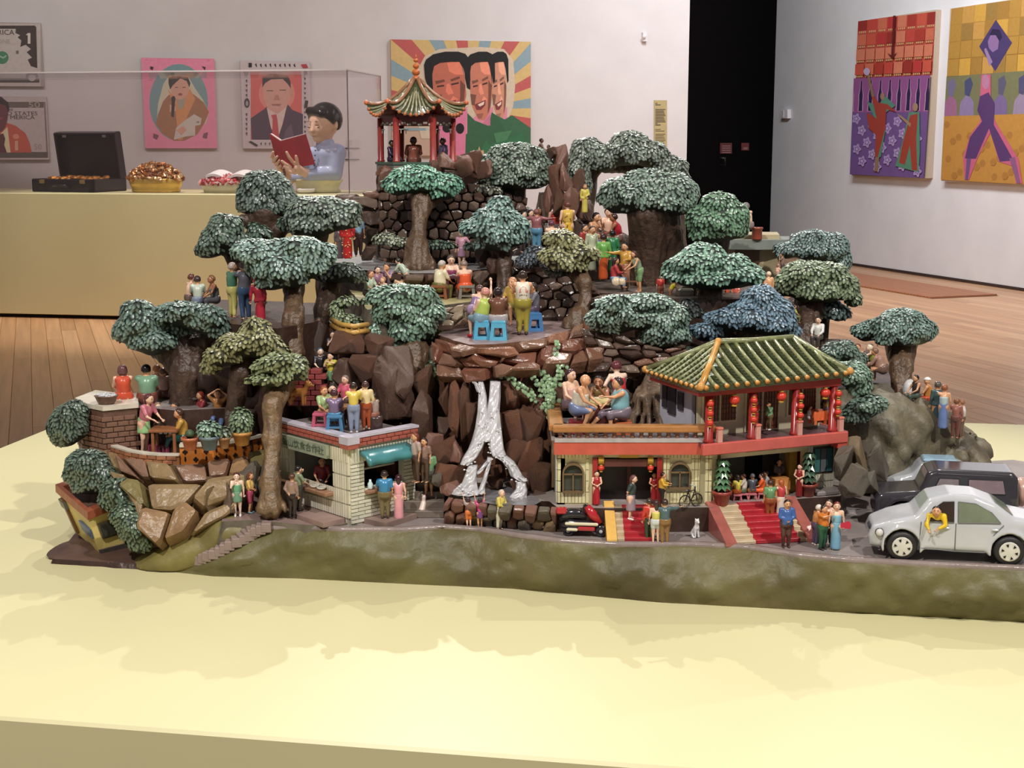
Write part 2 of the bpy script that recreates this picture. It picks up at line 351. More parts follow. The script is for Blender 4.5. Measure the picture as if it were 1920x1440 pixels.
painting('pink painting with an oval portrait of a singer holding a microphone',[(265,108),(402,110),(272,278),(407,278)],'b',[(pink,rect(262,105,410,282)),((112,148,152),oval(335,192,55,72,36)),((196,190,160),[(306,158),(318,140),(352,142),(366,166),(380,186),(392,210),(386,232),(294,228),(296,196)]),((160,106,62),[(316,178),(306,190),(296,215),(292,232),(304,250),(326,264),(346,264),(370,252),(384,230),(392,210),(382,192),(362,176)]),((208,136,66),[(314,166),(320,182),(328,194),(334,262),(342,262),(352,216),(366,186),(356,166),(346,184),(326,182)]),((158,150,128),[(330,184),(348,184),(344,202),(336,206)]),((206,150,124),oval(337,166,17,21)),((40,32,34),[(316,156),(316,146),(330,142),(352,144),(357,156),(355,164),(350,152),(338,147),(324,160),(319,168)]),((150,60,60),oval(338,177,4,2.4)),((90,60,52),rect(328,163,334,164.5)),((90,60,52),rect(342,163,348,164.5)),((206,150,124),[(318,196),(330,200),(330,208),(318,210)]),((38,30,32),oval(325,186,4,6)),((38,30,32),[(322,190),(328,190),(326,220),(321,218)]),((196,184,172),[(326,262),(330,240),(346,226),(364,214),(378,222),(376,234),(366,236),(366,254),(348,256)]),((206,150,124),[(330,244),(344,236),(350,244),(340,254)]),((150,130,118),oval(371,229,3,2))]+[((190,100,130),rect(272+k*9%120,112+(k*37)%160,277+k*9%120,113+(k*37)%160))for k in range(22)if not 285<275+k*9%120<385]+[((70,50,60),[(282,124),(288,126),(286,132),(281,129)]),((70,50,60),[(378,124),(386,126),(384,132)]),((120,70,90),[(288,250),(298,254),(294,262),(287,258)]),((120,70,90),[(382,250),(390,248),(388,260),(380,258)])])
suit=[((190,176,178),rect(445,110,585,282)),((206,84,74),rect(470,140,566,262)),((216,124,108),oval(519,176,34,34)),((68,46,68),[(470,222),(496,204),(502,198),(540,196),(548,206),(568,214),(568,262),(472,262)]),((205,178,168),[(500,202),(538,198),(530,232),(520,262),(508,240)]),((186,54,60),[(508,216),(518,214),(520,222),(524,262),(510,262),(511,224)]),((200,146,128),[(493,168),(495,150),(510,144),(536,146),(545,158),(545,180),(538,200),(520,214),(502,204),(495,186)]),((196,136,118),oval(545,172,3.5,9)),((50,36,40),[(492,164),(492,144),(508,138),(540,142),(545,154),(545,166),(540,158),(530,148),(508,149),(497,156)]),((120,80,72),rect(500,169,512,171)),((120,80,72),rect(524,168,536,170)),((156,94,84),[(508,195),(528,195),(524,199),(511,198)]),((176,118,102),[(516,178),(522,178),(525,188),(513,188)]),((90,70,90),[(530,262),(536,244),(546,232),(552,262)])]
suit+=[((60,48,56),[(478+9*k,120+(k%3)),(481+9*k,119),(482+9*k,126),(480+9*k,125)])for k in range(9)]+[((70,58,64),[(460,150+9*k),(464,149+9*k),(463,156+9*k)])for k in range(12)if not 178<150+9*k<205]+[((70,58,64),[(570,145+9*k),(574,147+9*k),(571,151+9*k)])for k in range(12)if k!=5]
suit+=[((40,32,38),oval(463,193,5,9)),((150,140,140),oval(463,194,2.5,5)),((40,32,38),[(572,188),(578,189),(576,203),(570,201)]),((170,50,56),[(564,121),(574,120),(578,127),(568,128)]),((40,32,38),[(466,266),(470,264),(484,272),(481,275)]),((40,32,38),rect(466,118,472,126))]+[((80,66,70),[(488+8*k,268),(491+8*k,267),(490+8*k,274)])for k in range(9)]
painting('portrait painting of a figure in navy suit and red tie with bordering small drawings',[(449,113),(580,115),(457,278),(585,279)],'b',suit)
rc=(884,205); RX=(732,70,1000,296)
def rays(cols,a0,a1,st):
 out=[]; a=a0; k=0
 while a<a1:
  pts=[rc]
  for t in(a,a+st/2,a+st):
   dx,dy=math.cos(math.radians(t)),math.sin(math.radians(t)); pts.append((rc[0]+dx*330,rc[1]+dy*330))
  cl=[]
  for x,y in pts[1:]:
   tt=1
   for(lo,hi,o,v)in((RX[0],RX[2],rc[0],x),(RX[1],RX[3],rc[1],y)):
    if v<lo:tt=min(tt,(lo-o)/(v-o))
    if v>hi:tt=min(tt,(hi-o)/(v-o))
   cl.append((rc[0]+(x-rc[0])*tt,rc[1]+(y-rc[1])*tt))
  for c0 in((732,70),(1000,70)):
   ac=math.degrees(math.atan2(c0[1]-rc[1],c0[0]-rc[0]))%360
   if a%360<ac<a%360+st:cl=[cl[0],c0,cl[2]]
  out.append((cols[k%len(cols)],[rc]+cl)); a+=st; k+=1
 return out
YE,BL_,RE=(198,166,96),(122,148,158),(180,74,70)
def headp(x,w,sk):
 sx=w/72.0; g=lambda pts:[(x+px*sx,py)for px,py in pts]
 dk=tuple(int(v*.62)for v in sk); li=tuple(min(255,int(v*1.22))for v in sk); mo=(120,44,44)
 return[((206,120,144),g([(2,225),(74,200),(74,250),(2,292)])),(sk,g([(6,118),(60,112),(68,140),(72,178),(64,210),(48,226),(30,224),(12,200),(4,160)])),(li,g([(34,118),(60,116),(66,140),(50,140),(38,134)])),(dk,g([(10,152),(28,149),(30,153),(12,158)])),(dk,g([(40,149),(58,143),(60,147),(42,153)])),((60,30,30),g([(14,161),(28,159),(28,162),(14,164)])),((60,30,30),g([(42,157),(57,154),(57,157),(42,160)])),(li,g([(33,158),(38,156),(47,176),(36,178),(31,172)])),(dk,g([(6,176),(24,178),(18,198),(10,196)])),(li,g([(46,180),(56,186),(50,192),(40,188)])),(mo,g([(18,196),(34,192),(52,187),(50,198),(38,206),(24,206)])),((220,190,170),g([(28,196),(48,190),(46,196),(34,200)])),(tuple(int(v*.8)for v in sk),g([(24,214),(46,212),(40,222),(30,222)])),(dk,g([(60,150),(70,160),(66,200),(58,214),(60,180)])),((12,8,10),g([(-12,122),(-8,112),(6,102),(30,97),(56,97),(70,101),(79,112),(80,152),(74,156),(70,140),(66,128),(58,116),(40,116),(20,118),(8,124),(4,140),(6,168),(-4,165),(-10,146)]))]
halo=[(790,260),(776,200),(778,140),(796,106),(824,92),(900,88),(945,92),(962,112),(966,160),(962,200),(952,226),(930,262)]
three=rays([YE,RE,YE,BL_,YE,RE,YE,BL_],175,372,9.2)+[((196,176,150),halo),(BL_,rect(733,240,800,245))]
three+=headp(920,30,(196,130,100))+[((46,96,62),[(915,296),(912,204),(930,216),(946,224),(960,216),(1000,240),(1000,296)])]+headp(878,45,(190,108,80))+[((42,92,58),[(868,296),(874,210),(890,226),(916,236),(922,210),(934,222),(950,250),(950,296)]),((190,100,130),[(906,230),(919,214),(919,236)])]+headp(806,68,(180,92,66))+[((206,104,142),[(818,300),(828,220),(874,205),(872,300)]),((16,12,14),oval(862,241,8,10)),((16,12,14),oval(838,240,9,9)),((40,104,64),[(900,296),(904,274),(912,262),(916,272),(926,268),(980,250),(990,296)]),((196,150,96),[(893,296),(898,274),(901,283),(906,281),(908,296)]),((60,118,76),[(925,250),(960,244),(950,262),(930,268)])]
painting('wide painting of three smiling faces before red, yellow and blue rays',[(734,74),(995,78),(734,290),(995,293)],'b',three,edge=(200,170,150))
PG[0]=.85
reds=[(170,42,32),(206,44,42),(222,84,54),(226,112,74),(190,52,34),(214,66,48),(232,130,92)]
def bil(box,u,v):
 (a,b_,c,d)=box; return(a[0]*(1-u)*(1-v)+b_[0]*u*(1-v)+c[0]*(1-u)*v+d[0]*u*v,a[1]*(1-u)*(1-v)+b_[1]*u*(1-v)+c[1]*(1-u)*v+d[1]*u*v)
bx=[(1609,37),(1757,21),(1597,327),(1736,336)]; Q=lambda*p:[bil(bx,u,v)for u,v in p]
ry=[((206,76,54),Q((0,0),(1,0),(1,.38),(0,.38)))]
for r in range(4):
 for c in range(8):ry.append((reds[(c*5+r*3+c*r)%7],Q((c/8+.006,r*.095+.004),(c/8+.119,r*.095+.004),(c/8+.119,r*.095+.075),(c/8+.006,r*.095+.075))))
 for c in range(8):
  for k in range(4):ry.append(((236,186,120),Q((c/8+.02+k*.024,r*.095+.078),(c/8+.036+k*.024,r*.095+.078),(c/8+.034+k*.024,r*.095+.09),(c/8+.022+k*.024,r*.095+.09))))
ry+=[((110,26,30),Q((.47,0),(.5,0),(.5,.26),(.47,.26))),((110,26,30),Q((.42,.23),(.485,.27),(.55,.23),(.485,.25))),((156,82,152),Q((0,.38),(1,.38),(1,.6),(0,.6))),((122,84,156),Q((0,.6),(1,.6),(1,1),(0,1)))]
for k in range(9):
 u=-.02+k*.125
 for s,c in((.85,(214,150,190)),(.58,(44,34,86))):ry.append((c,Q((u-.018*s,.4),(u+.018*s,.4),(u+.02*s,.45),(u+.042*s,.49),(u+.036*s,.53),(u+.042*s,.585+.01*s),(u-.042*s,.585+.01*s),(u-.036*s,.53),(u-.042*s,.49),(u-.02*s,.45))))
for k in range(22):
 u,v=.06+(k*.618)%1*.88,.64+k/22*.33
 for rr,c in((1,(184,158,214)),(.55,(140,104,178)),(.3,(200,178,226))):ry.append((c,[bil(bx,u+.05*rr*(1+.25*math.cos(a*5))*math.cos(a),v+.03*rr*(1+.25*math.cos(a*5))*math.sin(a))for a in[i*math.pi/10 for i in range(20)]]))
ry+=[((86,150,128),Q((.2,.53),(.3,.63),(.36,.7),(.34,.88),(.42,.88),(.46,.72),(.46,.6),(.58,.56),(.44,.5),(.34,.56))),((178,60,38),Q((.24,.47),(.36,.54),(.47,.55),(.6,.6),(.46,.58),(.46,.7),(.38,.88),(.34,.88),(.34,.74),(.24,.7),(.2,.6),(.28,.62),(.34,.64))),((168,130,100),oval(*bil(bx,.4,.5),4,7)),((150,116,90),Q((.18,.36),(.21,.36),(.3,.5),(.26,.5))),((196,176,214),oval(*bil(bx,.18,.34),6,7)),((160,124,90),Q((.35,.88),(.4,.88),(.39,.97),(.34,.97))),((90,150,120),Q((.76,.6),(.9,.6),(.94,.84),(.94,.96),(.62,.93),(.7,.78))),((176,62,40),Q((.78,.62),(.88,.61),(.88,.76),(.92,.95),(.85,.95),(.8,.8),(.75,.92),(.67,.91),(.7,.8))),((176,140,108),oval(*bil(bx,.84,.57),5,8)),((176,140,108),Q((.6,.61),(.66,.62),(.8,.67),(.79,.69)))]
painting('tall painting with a red checked top, purple bottles and two dancers on purple roses',bx,'r',ry,th=.07,edge=(196,178,158))
by=[(1784,15),(1960,-9),(1763,337),(1936,349)]; Q=lambda*p:[bil(by,u,v)for u,v in p]
yl=[((190,138,34),Q((0,0),(1,0),(1,.4),(0,.4)))]
gold=[(196,146,40),(224,170,40),(182,132,36),(214,160,60),(170,130,48)]
for r in range(4):
 for c in range(8):yl.append((gold[(c*3+r*5+c*r)%5],Q((c/8+.002,r*.1+.002),(c/8+.123,r*.1+.002),(c/8+.123,r*.1+.098),(c/8+.002,r*.1+.098))))
yl+=[((74,56,116),Q((.49,.1),(.68,.235),(.52,.385),(.33,.24))),((150,112,170),[(1853,78),(1859,64),(1868,62),(1874,74),(1872,92),(1862,98),(1855,90)]),((46,34,78),[(1856,66),(1862,54),(1876,56),(1880,70),(1875,78),(1868,66)]),((160,130,180),[(1846,92),(1850,90),(1862,116),(1856,124)]),((128,128,86),Q((0,.4),(1,.39),(1,.62),(0,.63)))]
for u,c,c2 in((.06,(120,112,150),(168,104,146)),(.24,(74,82,124),(150,128,178)),(.6,(96,94,124),(128,104,160)),(.82,(84,80,120),(160,140,170))):
 yl+=[(c2,Q((u-.08,.63),(u-.07,.55),(u,.5),(u+.07,.55),(u+.08,.63))),(c,Q((u-.04,.43),(u+.02,.41),(u+.05,.45),(u+.02,.52),(u-.03,.51)))]
yl+=[((208,146,40),Q((0,.63),(1,.62),(1,1),(0,1)))]+[((188,128,36),[bil(by,.04+(k*.137)%.92+.035*math.cos(i*1.05),.68+(k*.071)%.3+.022*math.sin(i*1.05))for i in range(6)])for k in range(26)]
yl+=[((216,92,132),Q((.38,.4),(.48,.4),(.5,.55),(.56,.66),(.84,.86),(.9,.99),(.83,.99),(.78,.9),(.63,.88),(.52,.72),(.4,.86),(.32,.99),(.27,.99),(.24,.86),(.3,.74),(.4,.66),(.38,.52))),((94,54,118),Q((.38,.52),(.47,.5),(.54,.56),(.55,.68),(.79,.87),(.64,.88),(.5,.7),(.38,.87),(.26,.87),(.3,.75),(.42,.66),(.36,.6))),((196,128,168),oval(*bil(by,.43,.44),7,14)),((120,80,140),Q((.28,.87),(.33,.87),(.31,.99),(.28,.99))),((150,90,140),Q((.74,.86),(.8,.85),(.88,.99),(.84,.99)))]
painting('tall golden painting with purple diamond portrait and a striding dancer',by,'r',yl,th=.07,edge=(196,178,158))
# small fittings
fb=lambda x,y:PL(x,y,BP+NB*.002,NB); fr_=lambda x,y:PL(x,y,RP+NR*.002,NR)
b=B(); plate(b,quad(fb,1226,188,1250,291),NB,Mp((206,182,118)),.012); o=tag(b.obj('wall_text'),'narrow yellow text panel on the back wall near the black door','text panel')
b=B(); yy=193
for k in range(34):
 if k in(2,3,15,16,19):yy+=2.9; continue
 w=4 if k in(0,13)else(10 if k in(1,14,17)else 19-(k*7)%4)
 plate(b,[p+NB*.0125 for p in quad(fb,1228,yy,1228+w,yy+(1.7 if k<16 else 1.2))],NB,Mp((96,82,60)),.001); yy+=2.9
tag(b.obj('printed_lines',o),kind='stuff')
b=B(); plate(b,quad(fb,1203,61,1211,78),NB,M((226,220,222),.5,0),.05); c=fb(1204,69)+NB*.07; b.ball(c,.02,M((240,236,236),.4,0),8)
tag(b.obj('wall_sensor'),'small white sensor high on the back wall','sensor')
b=B(); plate(b,quad(fr_,1470,205,1483,222),NR,M((236,234,238),.5,0),.05); o=tag(b.obj('thermostat'),'white thermostat box on the white wall beside the black door','thermostat')
b=B(); plate(b,[p+NR*.05 for p in quad(fr_,1472,207,1476,220)],NR,M((205,202,208),.5,0),.006); b.obj('cover',o)
for y0,lb in((262,'upper white caption card on the back wall behind the glass case'),(283,'lower white caption card on the back wall behind the glass case')):
 b=B(); plate(b,quad(fb,650,y0,676,y0+15),NB,M((214,202,200),.7,0),.004); o=tag(b.obj('caption_card'),lb,'caption card')
 b=B()
 for k in range(4):plate(b,[p+NB*.005 for p in quad(fb,652,y0+2+k*2.6,660-k%2*2,y0+3.2+k*2.6)],NB,M((150,138,138),.7,0),.001)
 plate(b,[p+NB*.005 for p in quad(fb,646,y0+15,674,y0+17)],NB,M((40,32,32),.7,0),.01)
 tag(b.obj('printed_lines',o),kind='stuff')
# ================================================================ plinths
YAW=math.radians(-9.8); PU=Vector((math.cos(YAW),math.sin(YAW),0)); PV=Vector((-PU.y,PU.x,0))
YEL=M((212,205,160),.42,.03,2)
def plinth(label,fr,L,Dp,top,toe):
 o=thing('display_plinth',label,'plinth',(fr.x,fr.y,0),YAW)
 b=B(); b.box((-L/2,Dp/2,(top+toe)/2),(L,Dp,top-toe),YEL,0,.004); b.obj('body',o)
 b=B(); b.box((-L/2,Dp/2,toe/2),(L-.12,Dp-.12,toe),M((14,11,10),.8,0)); b.obj('recessed_base',o); return o
bp_=D(692,368,10.9); bp_=bp_+PU*0
ZB=D(240,365,10.95).z
plinth('long yellow display plinth under the clear case, before the back wall',Vector((-1.135,10.82,0)),4.6,1.25,ZB,.03)
ZT=.70
c0=R(0,1345,ZT); c1=R(1310,1440,ZT); e_=(c1-c0).normalized()
lft=R(0,833,ZT); L0=c0+e_*((lft-c0).dot(e_))
bk=(R(1860,794,ZT)-c0).dot(PV)
fr_c=c0+PU*2.55
plinth('pale yellow display plinth carrying the rock sculpture',Vector((fr_c.x,fr_c.y,0)),2.55+(c0-L0).dot(PU)-.012,bk,ZT,.05)
print('plinth',c0,e_,PU,bk,(c0-L0).dot(PU))
# clear case
o=thing('glass_case','large clear acrylic case covering the objects on the back plinth','display case',(-1.27,10.93,ZB),YAW)
GM=glass_mat((.97,.95,.955),.5,.014); GE=M((205,198,198),.2,0)
cw,cd_,chh=4.2,.98,.95; t=.012
for nm,c,d in(('front_pane',(-cw/2,0,chh/2),(cw,t,chh)),('back_pane',(-cw/2,cd_,chh/2),(cw,t,chh)),('side_pane',(0,cd_/2,chh/2),(t,cd_,chh)),('side_pane',(-cw,cd_/2,chh/2),(t,cd_,chh)),('top_pane',(-cw/2,cd_/2,chh),(cw,cd_,t))):
 b=B(); b.box(c,d,GM); b.obj(nm,o)
b=B(); b.box((-cw/2,0,chh+.004),(cw,.012,.012),GE); b.box((0,0,chh/2),(.006,.012,chh),M((120,110,112),.3,0)); b.box((0,cd_,chh/2),(.005,.006,chh),M((150,142,144),.3,0)); b.box((0,cd_/2,chh+.004),(.01,cd_,.008),GE); b.obj('polished_edge',o)
# ---------------------------------------------------------------- objects in the case
def at_case(px,depth):p=PL(px,360,Vector((-1.27,10.93,0))+PV*depth,PV); return Vector((p.x,p.y,ZB))
BK=M((34,20,26),.3,.1,30)
p=at_case(150,.4); s=spx(p)
br_=thing('briefcase','open black briefcase with gold pieces inside','briefcase',p,math.radians(-20))
b=B(); w,dp,hh=138*s,100*s,24*s
for c,d in(((0,0,.012),(w,dp,.024)),((0,-dp/2+.01,hh/2),(w,.02,hh)),((0,dp/2-.01,hh/2),(w,.02,hh)),((-w/2+.01,0,hh/2),(.02,dp,hh)),((w/2-.01,0,hh/2),(.02,dp,hh))):b.box(c,d,BK,0,.008)
b.obj('body',br_)
lid=B(); lt=Matrix.Translation((0,dp/2,hh))@Matrix.Rotation(math.radians(9),4,'X'); lh=88*s
lid.box((0,0,lh/2),(w,.02,lh),BK,0,.008,lt)
for c,d in(((0,-.04,lh-.01),(w,.08,.02)),((-w/2+.01,-.04,lh/2),(.02,.08,lh)),((w/2-.01,-.04,lh/2),(.02,.08,lh))):lid.box(c,d,BK,0,.008,lt)
lid.obj('lid',br_)
b=B(); b.tube([(-.07,-dp/2-.01,hh*.4),(-.06,-dp/2-.05,hh*.5),(.06,-dp/2-.05,hh*.5),(.07,-dp/2-.01,hh*.4)],.011,BK,8); b.obj('handle',br_,True)
GOLD=M((196,132,66),.25,.35,60,metal=.75)
for xx in(-.2,.2):
 b=B(); b.box((xx,-dp/2-.004,hh*.8),(.05,.012,.03),M((200,170,110),.3,.1,metal=.8),0,.003); b.obj('latch',br_)
 b=B(); b.box((xx,-.075,lh-.03),(.035,.012,.02),M((190,180,185),.3,.1,metal=.8),0,.002,lt); b.obj('catch',br_)
b=B()
for k in range(90):b.ball((random.uniform(-.22,.2),random.uniform(-.17,.14),hh*.75+random.uniform(0,.035)),(.035,.03,.02),GOLD,6)
tag(b.obj('gold_pieces',br_),kind='stuff')
def chips(b,c,rx,ry,h,n,mats,r,flat=.6):
 for k in range(n):
  a=random.uniform(0,6.283); q=math.sqrt(random.random()); x,y=rx*q*math.cos(a),ry*q*math.sin(a); z=h*(1-q**2.2)+random.uniform(-.3,.3)*r
  T=Matrix.Translation(Vector(c)+Vector((x,y,max(0,z))))@Matrix.Rotation(random.uniform(0,6),4,Vector((random.random()-.5,random.random()-.5,random.random()-.5+1e-3)).normalized())
  b.ball((0,0,0),(r*random.uniform(.7,1.2),r*random.uniform(.6,1),r*flat*random.uniform(.4,1)),random.choice(mats),5,T)
p=at_case(293,.3); s=spx(p)
o=thing('gold_dish','golden oval dish heaped with shiny gold chips','dish',p,YAW)
b=B(); b.lathe((0,0,0),[(44*s,0),(48*s,3*s),(46*s,5*s),(50*s,14*s),(53*s,24*s),(50*s,26*s)],M((236,196,96),.2,.12,8,metal=.35),28,sy=.6); b.obj('bowl',o,True)
b=B(); b.ball((0,0,26*s),(50*s,30*s,20*s),M((120,70,36),.4,.2),16); chips(b,(0,0,25*s),54*s,32*s,27*s,520,[GOLD,M((232,196,150),.2,.1,metal=.6),M((150,88,44),.3,.2,metal=.6)],.026,.5); tag(b.obj('gold_chips',o),kind='stuff')
p=at_case(428,.3); s=spx(p)
o=thing('flower_dish','white oval dish of small red and white flowers','dish',p,YAW)
b=B(); b.lathe((0,0,0),[(46*s,0),(50*s,10*s),(55*s,17*s),(53*s,18*s)],M((226,226,206),.3,.05),24,sy=.6); b.obj('bowl',o,True)
b=B(); b.ball((0,0,16*s),(50*s,30*s,12*s),M((60,40,36),.6,.2),14); chips(b,(0,0,17*s),56*s,33*s,14*s,560,[M((196,44,52),.4,.2),M((222,196,190),.4,.1),M((150,30,40),.4,.2),M((216,110,110),.4,.1)],.024,.7); tag(b.obj('flowers',o),kind='stuff')
wb=thing('open_book','white open book lying on the red and white flowers','book',p+Vector((.02,-.03,31*s)),YAW-.1)
for sg in(-1,1):
 b=B(); v=[]; n=7
 for i in range(n+1):
  x=sg*i/n*40*s; z=(math.sin(i/n*2.6)*7+i/n*1.5)*s
  for y in(-17*s,17*s):v+=[(x,y,z+y*.22),(x,y,z+y*.22-.02)]
 f=[]
 for i in range(n):
  a,c=i*4,i*4+4; f+=[(a,c,c+2,a+2),(a+1,a+3,c+3,c+1),(a,a+1,c+1,c),(a+2,c+2,c+3,a+3)]
 f+=[(n*4,n*4+1,n*4+3,n*4+2)]
 if sg<0:f=[q[::-1]for q in f]
 b.add(v,f,M((244,242,240),.35,.03)); b.obj('page_block',wb)
p=at_case(573,.25); s=spx(p); b=B(); b.lathe((0,0,0),[(10*s,0),(17*s,3*s),(19*s,9*s),(17*s,9*s),(13*s,4*s)],M((240,240,236),.25,.03),18); tag(b.obj('white_dish',None,True,p),'plain white dish beside the bust of the reading boy','dish')
# bust of the reading boy (local unit: one photo pixel there)
p=at_case(596,.42); s=spx(p)
bust=thing('person','glazed bust of a black haired boy in pale blue shirt reading a red book','person',p)
def loc(px,py,y=0):return np.array([px-596,y,358-py],np.float32)
fd=np.array([-.6,-.78,-.18],np.float32); fd/=np.linalg.norm(fd); sd=np.array([fd[1],-fd[0],0]); sd/=np.linalg.norm(sd); upv=np.cross(sd,fd); upv=upv if upv[2]>0 else-upv
hc=loc(609,231)
def skin(P):
 h=ell(P,hc+np.array([2,0,4]),(28,29,30)); h=smin(h,ell(P,hc+fd*8-upv*11,(20,20,21)),8)
 h=smin(h,cap(P,hc+fd*26+upv*1,hc+fd*30-upv*8,2.4,4.2),4); h=smin(h,ell(P,hc+fd*25-upv*17,(6.5,6.5,2.8)),3); h=smin(h,ell(P,hc+fd*20-upv*26,(8,8,6)),5)
 for k in(-1,1):
  h=smin(h,ell(P,hc+sd*29*k-fd*2-upv*3,(4.5,4.5,9)),3); h=np.maximum(h,-ell(P,hc+fd*27+sd*10.5*k+upv*1,(4.6,4.6,2)))
  h=smin(h,ell(P,hc+fd*19+sd*11*k-upv*9,(8,8,8)),5)
 h=smin(h,cap(P,hc-upv*10,loc(612,282),13,15),6)
 d=smin(h,cap(P,loc(590,326,-32),loc(566,313,-42),9,9),2); d=smin(d,ell(P,loc(562,311,-42),(12,6,10)),4)
 for a,m_,t in(((560,304),(552,292),(548,283)),((566,303),(566,296),(565,290)),((556,311),(546,305),(539,299)),((556,317),(549,312),(543,309)),((562,320),(553,319),(547,315))):
  d=smin(d,np.minimum(cap(P,loc(*a,-46),loc(*m_,-52),3.6,3.2),cap(P,loc(*m_,-52),loc(*t,-53),3.2,2.6)),2)
 d=smin(d,cap(P,loc(546,335,-18),loc(533,310,-28),9,9),3)
 for a,m_,t in(((530,300),(518,291),(522,283)),((531,305),(521,300),(529,291)),((533,311),(526,306),(533,298)),((536,316),(531,312),(537,305)),((538,312),(544,318),(548,316))):
  d=smin(d,np.minimum(cap(P,loc(*a,-30),loc(*m_,-38),3.8,3.4),cap(P,loc(*m_,-38),loc(*t,-44),3.2,2.6)),2)
 return d
def shirt(P):
 d=cap(P,loc(612,292),loc(606,340),26,30); d=smin(d,cap(P,loc(588,288,6),loc(634,284,-4),14,16),10)
 d=smin(d,cap(P,loc(634,286,-8),loc(630,322,-18),17,15),6); d=smin(d,cap(P,loc(630,322,-18),loc(588,325,-33),14,11.5),4)
 d=smin(d,cap(P,loc(584,290,2),loc(566,330,-6),14,12),6); d=smin(d,cap(P,loc(566,332,-6),loc(545,334,-18),11,10),4)
 d=np.maximum(np.maximum(d,-ell(P,loc(607,270),(15,15,10))),23-P[...,2]); return smin(d,np.abs(cap(P,loc(611,276),loc(612,270),16,16))-1.5,1.5)
def hair(P):
 d=ell(P,hc+np.array([4,2,8]),(32,33,32)); n=fd*.8-upv*.62
 d=np.maximum(d,(P-(hc+fd*15+upv*13))@n.astype(np.float32)); d=np.maximum(d,-(P-(hc-upv*14))@upv.astype(np.float32))
 d=smin(d,cap(P,hc+fd*18+upv*22-sd*16,hc+fd*14+upv*26+sd*16,7,8),5); return np.maximum(d,-ell(P,hc+sd*-29-fd*3-upv*7,(9,9,13)))
SK=M((238,200,172),.28,.06,20)
for nm,fn,lo,hi,c,m in(('body',skin,(-86,-62,-4),(55,34,172),1.5,SK),('shirt',shirt,(-70,-52,-4),(62,48,110),1.7,M((176,188,220),.25,.06,6)),('hair',hair,(-40,-46,86),(60,44,182),1.7,M((26,22,24),.22,.1))):
 me=sdf_mesh(nm,fn,lo,hi,c,m); me.transform(Matrix.Scale(s,4)); obj(nm,me,bust)
S4=Matrix.Scale(s,4)
for k in(-1,1):
 b=B(); q=hc+fd*26.5+sd*10.5*k; b.tube([q-sd*5-upv*1.6,q-upv*2.6,q+sd*5-upv*1.6],[.5,.9,.5],M((60,40,38),.4,0),6,S4); q=q+upv*8; b.tube([q-sd*6-fd*1,q+upv*1.2,q+sd*6-fd*1],[.4,.7,.4],M((110,80,72),.4,0),6,S4); b.obj('eye',bust)
b=B(); q=hc+fd*30-upv*17.5; b.tube([q-sd*5-fd*1.5,q,q+sd*5-fd*1.5],[.5,1,.5],M((176,104,96),.4,0),6,S4); b.obj('lips',bust)
b=B(); b.lathe((596-596,0,0),[(36,0),(44,2),(40,8),(43,17),(48,22),(48,25),(45,25)],M((236,232,188),.3,.05),28,S4,sy=.7); b.obj('base',bust,True)
for k in range(4):b=B(); b.ball(loc(597-k,280+k*9,-27),1.6,M((70,76,100),.4,0),6,S4); b.obj('button',bust)
bk_=thing('red_book','red covered book held open by the bust of the boy','book',p)
V3=lambda x,y,yy:tuple(loc(x,y,yy)); RC=M((160,42,50),.35,.15,8)
def slab(b,quad_,n,th,m):v=[Vector(q)for q in quad_]+[Vector(q)+Vector(n)*th for q in quad_]; b.add(v,[(0,1,2,3),(7,6,5,4),(0,4,5,1),(1,5,6,2),(2,6,7,3),(3,7,4,0)],m,S4)
b=B(); slab(b,[V3(514,249,-36),V3(536,263,-50),V3(544,312,-52),V3(526,300,-38)],(.3,1,0),2,RC); b.obj('front_cover',bk_)
b=B(); slab(b,[V3(536,263,-50),V3(582,250,-40),V3(598,305,-42),V3(545,314,-52)],(0,1,0),2,RC); b.obj('back_cover',bk_)
b=B(); slab(b,[V3(516,249,-33),V3(536,261,-46),V3(544,308,-48),V3(527,298,-34)],(.3,1,0),7,M((244,238,232),.5,.03)); slab(b,[V3(536,261,-47),V3(580,249,-37),V3(595,301,-39),V3(545,309,-48)],(0,1,0),8,M((244,238,232),.5,.03)); b.obj('page_block',bk_)
b=B(); b.tube([V3(540,312,-50),V3(541,322,-40),V3(538,334,-30)],[1.6,2.4,3.4],M((110,44,44),.5,.2),6,S4); b.obj('tassel',bk_)
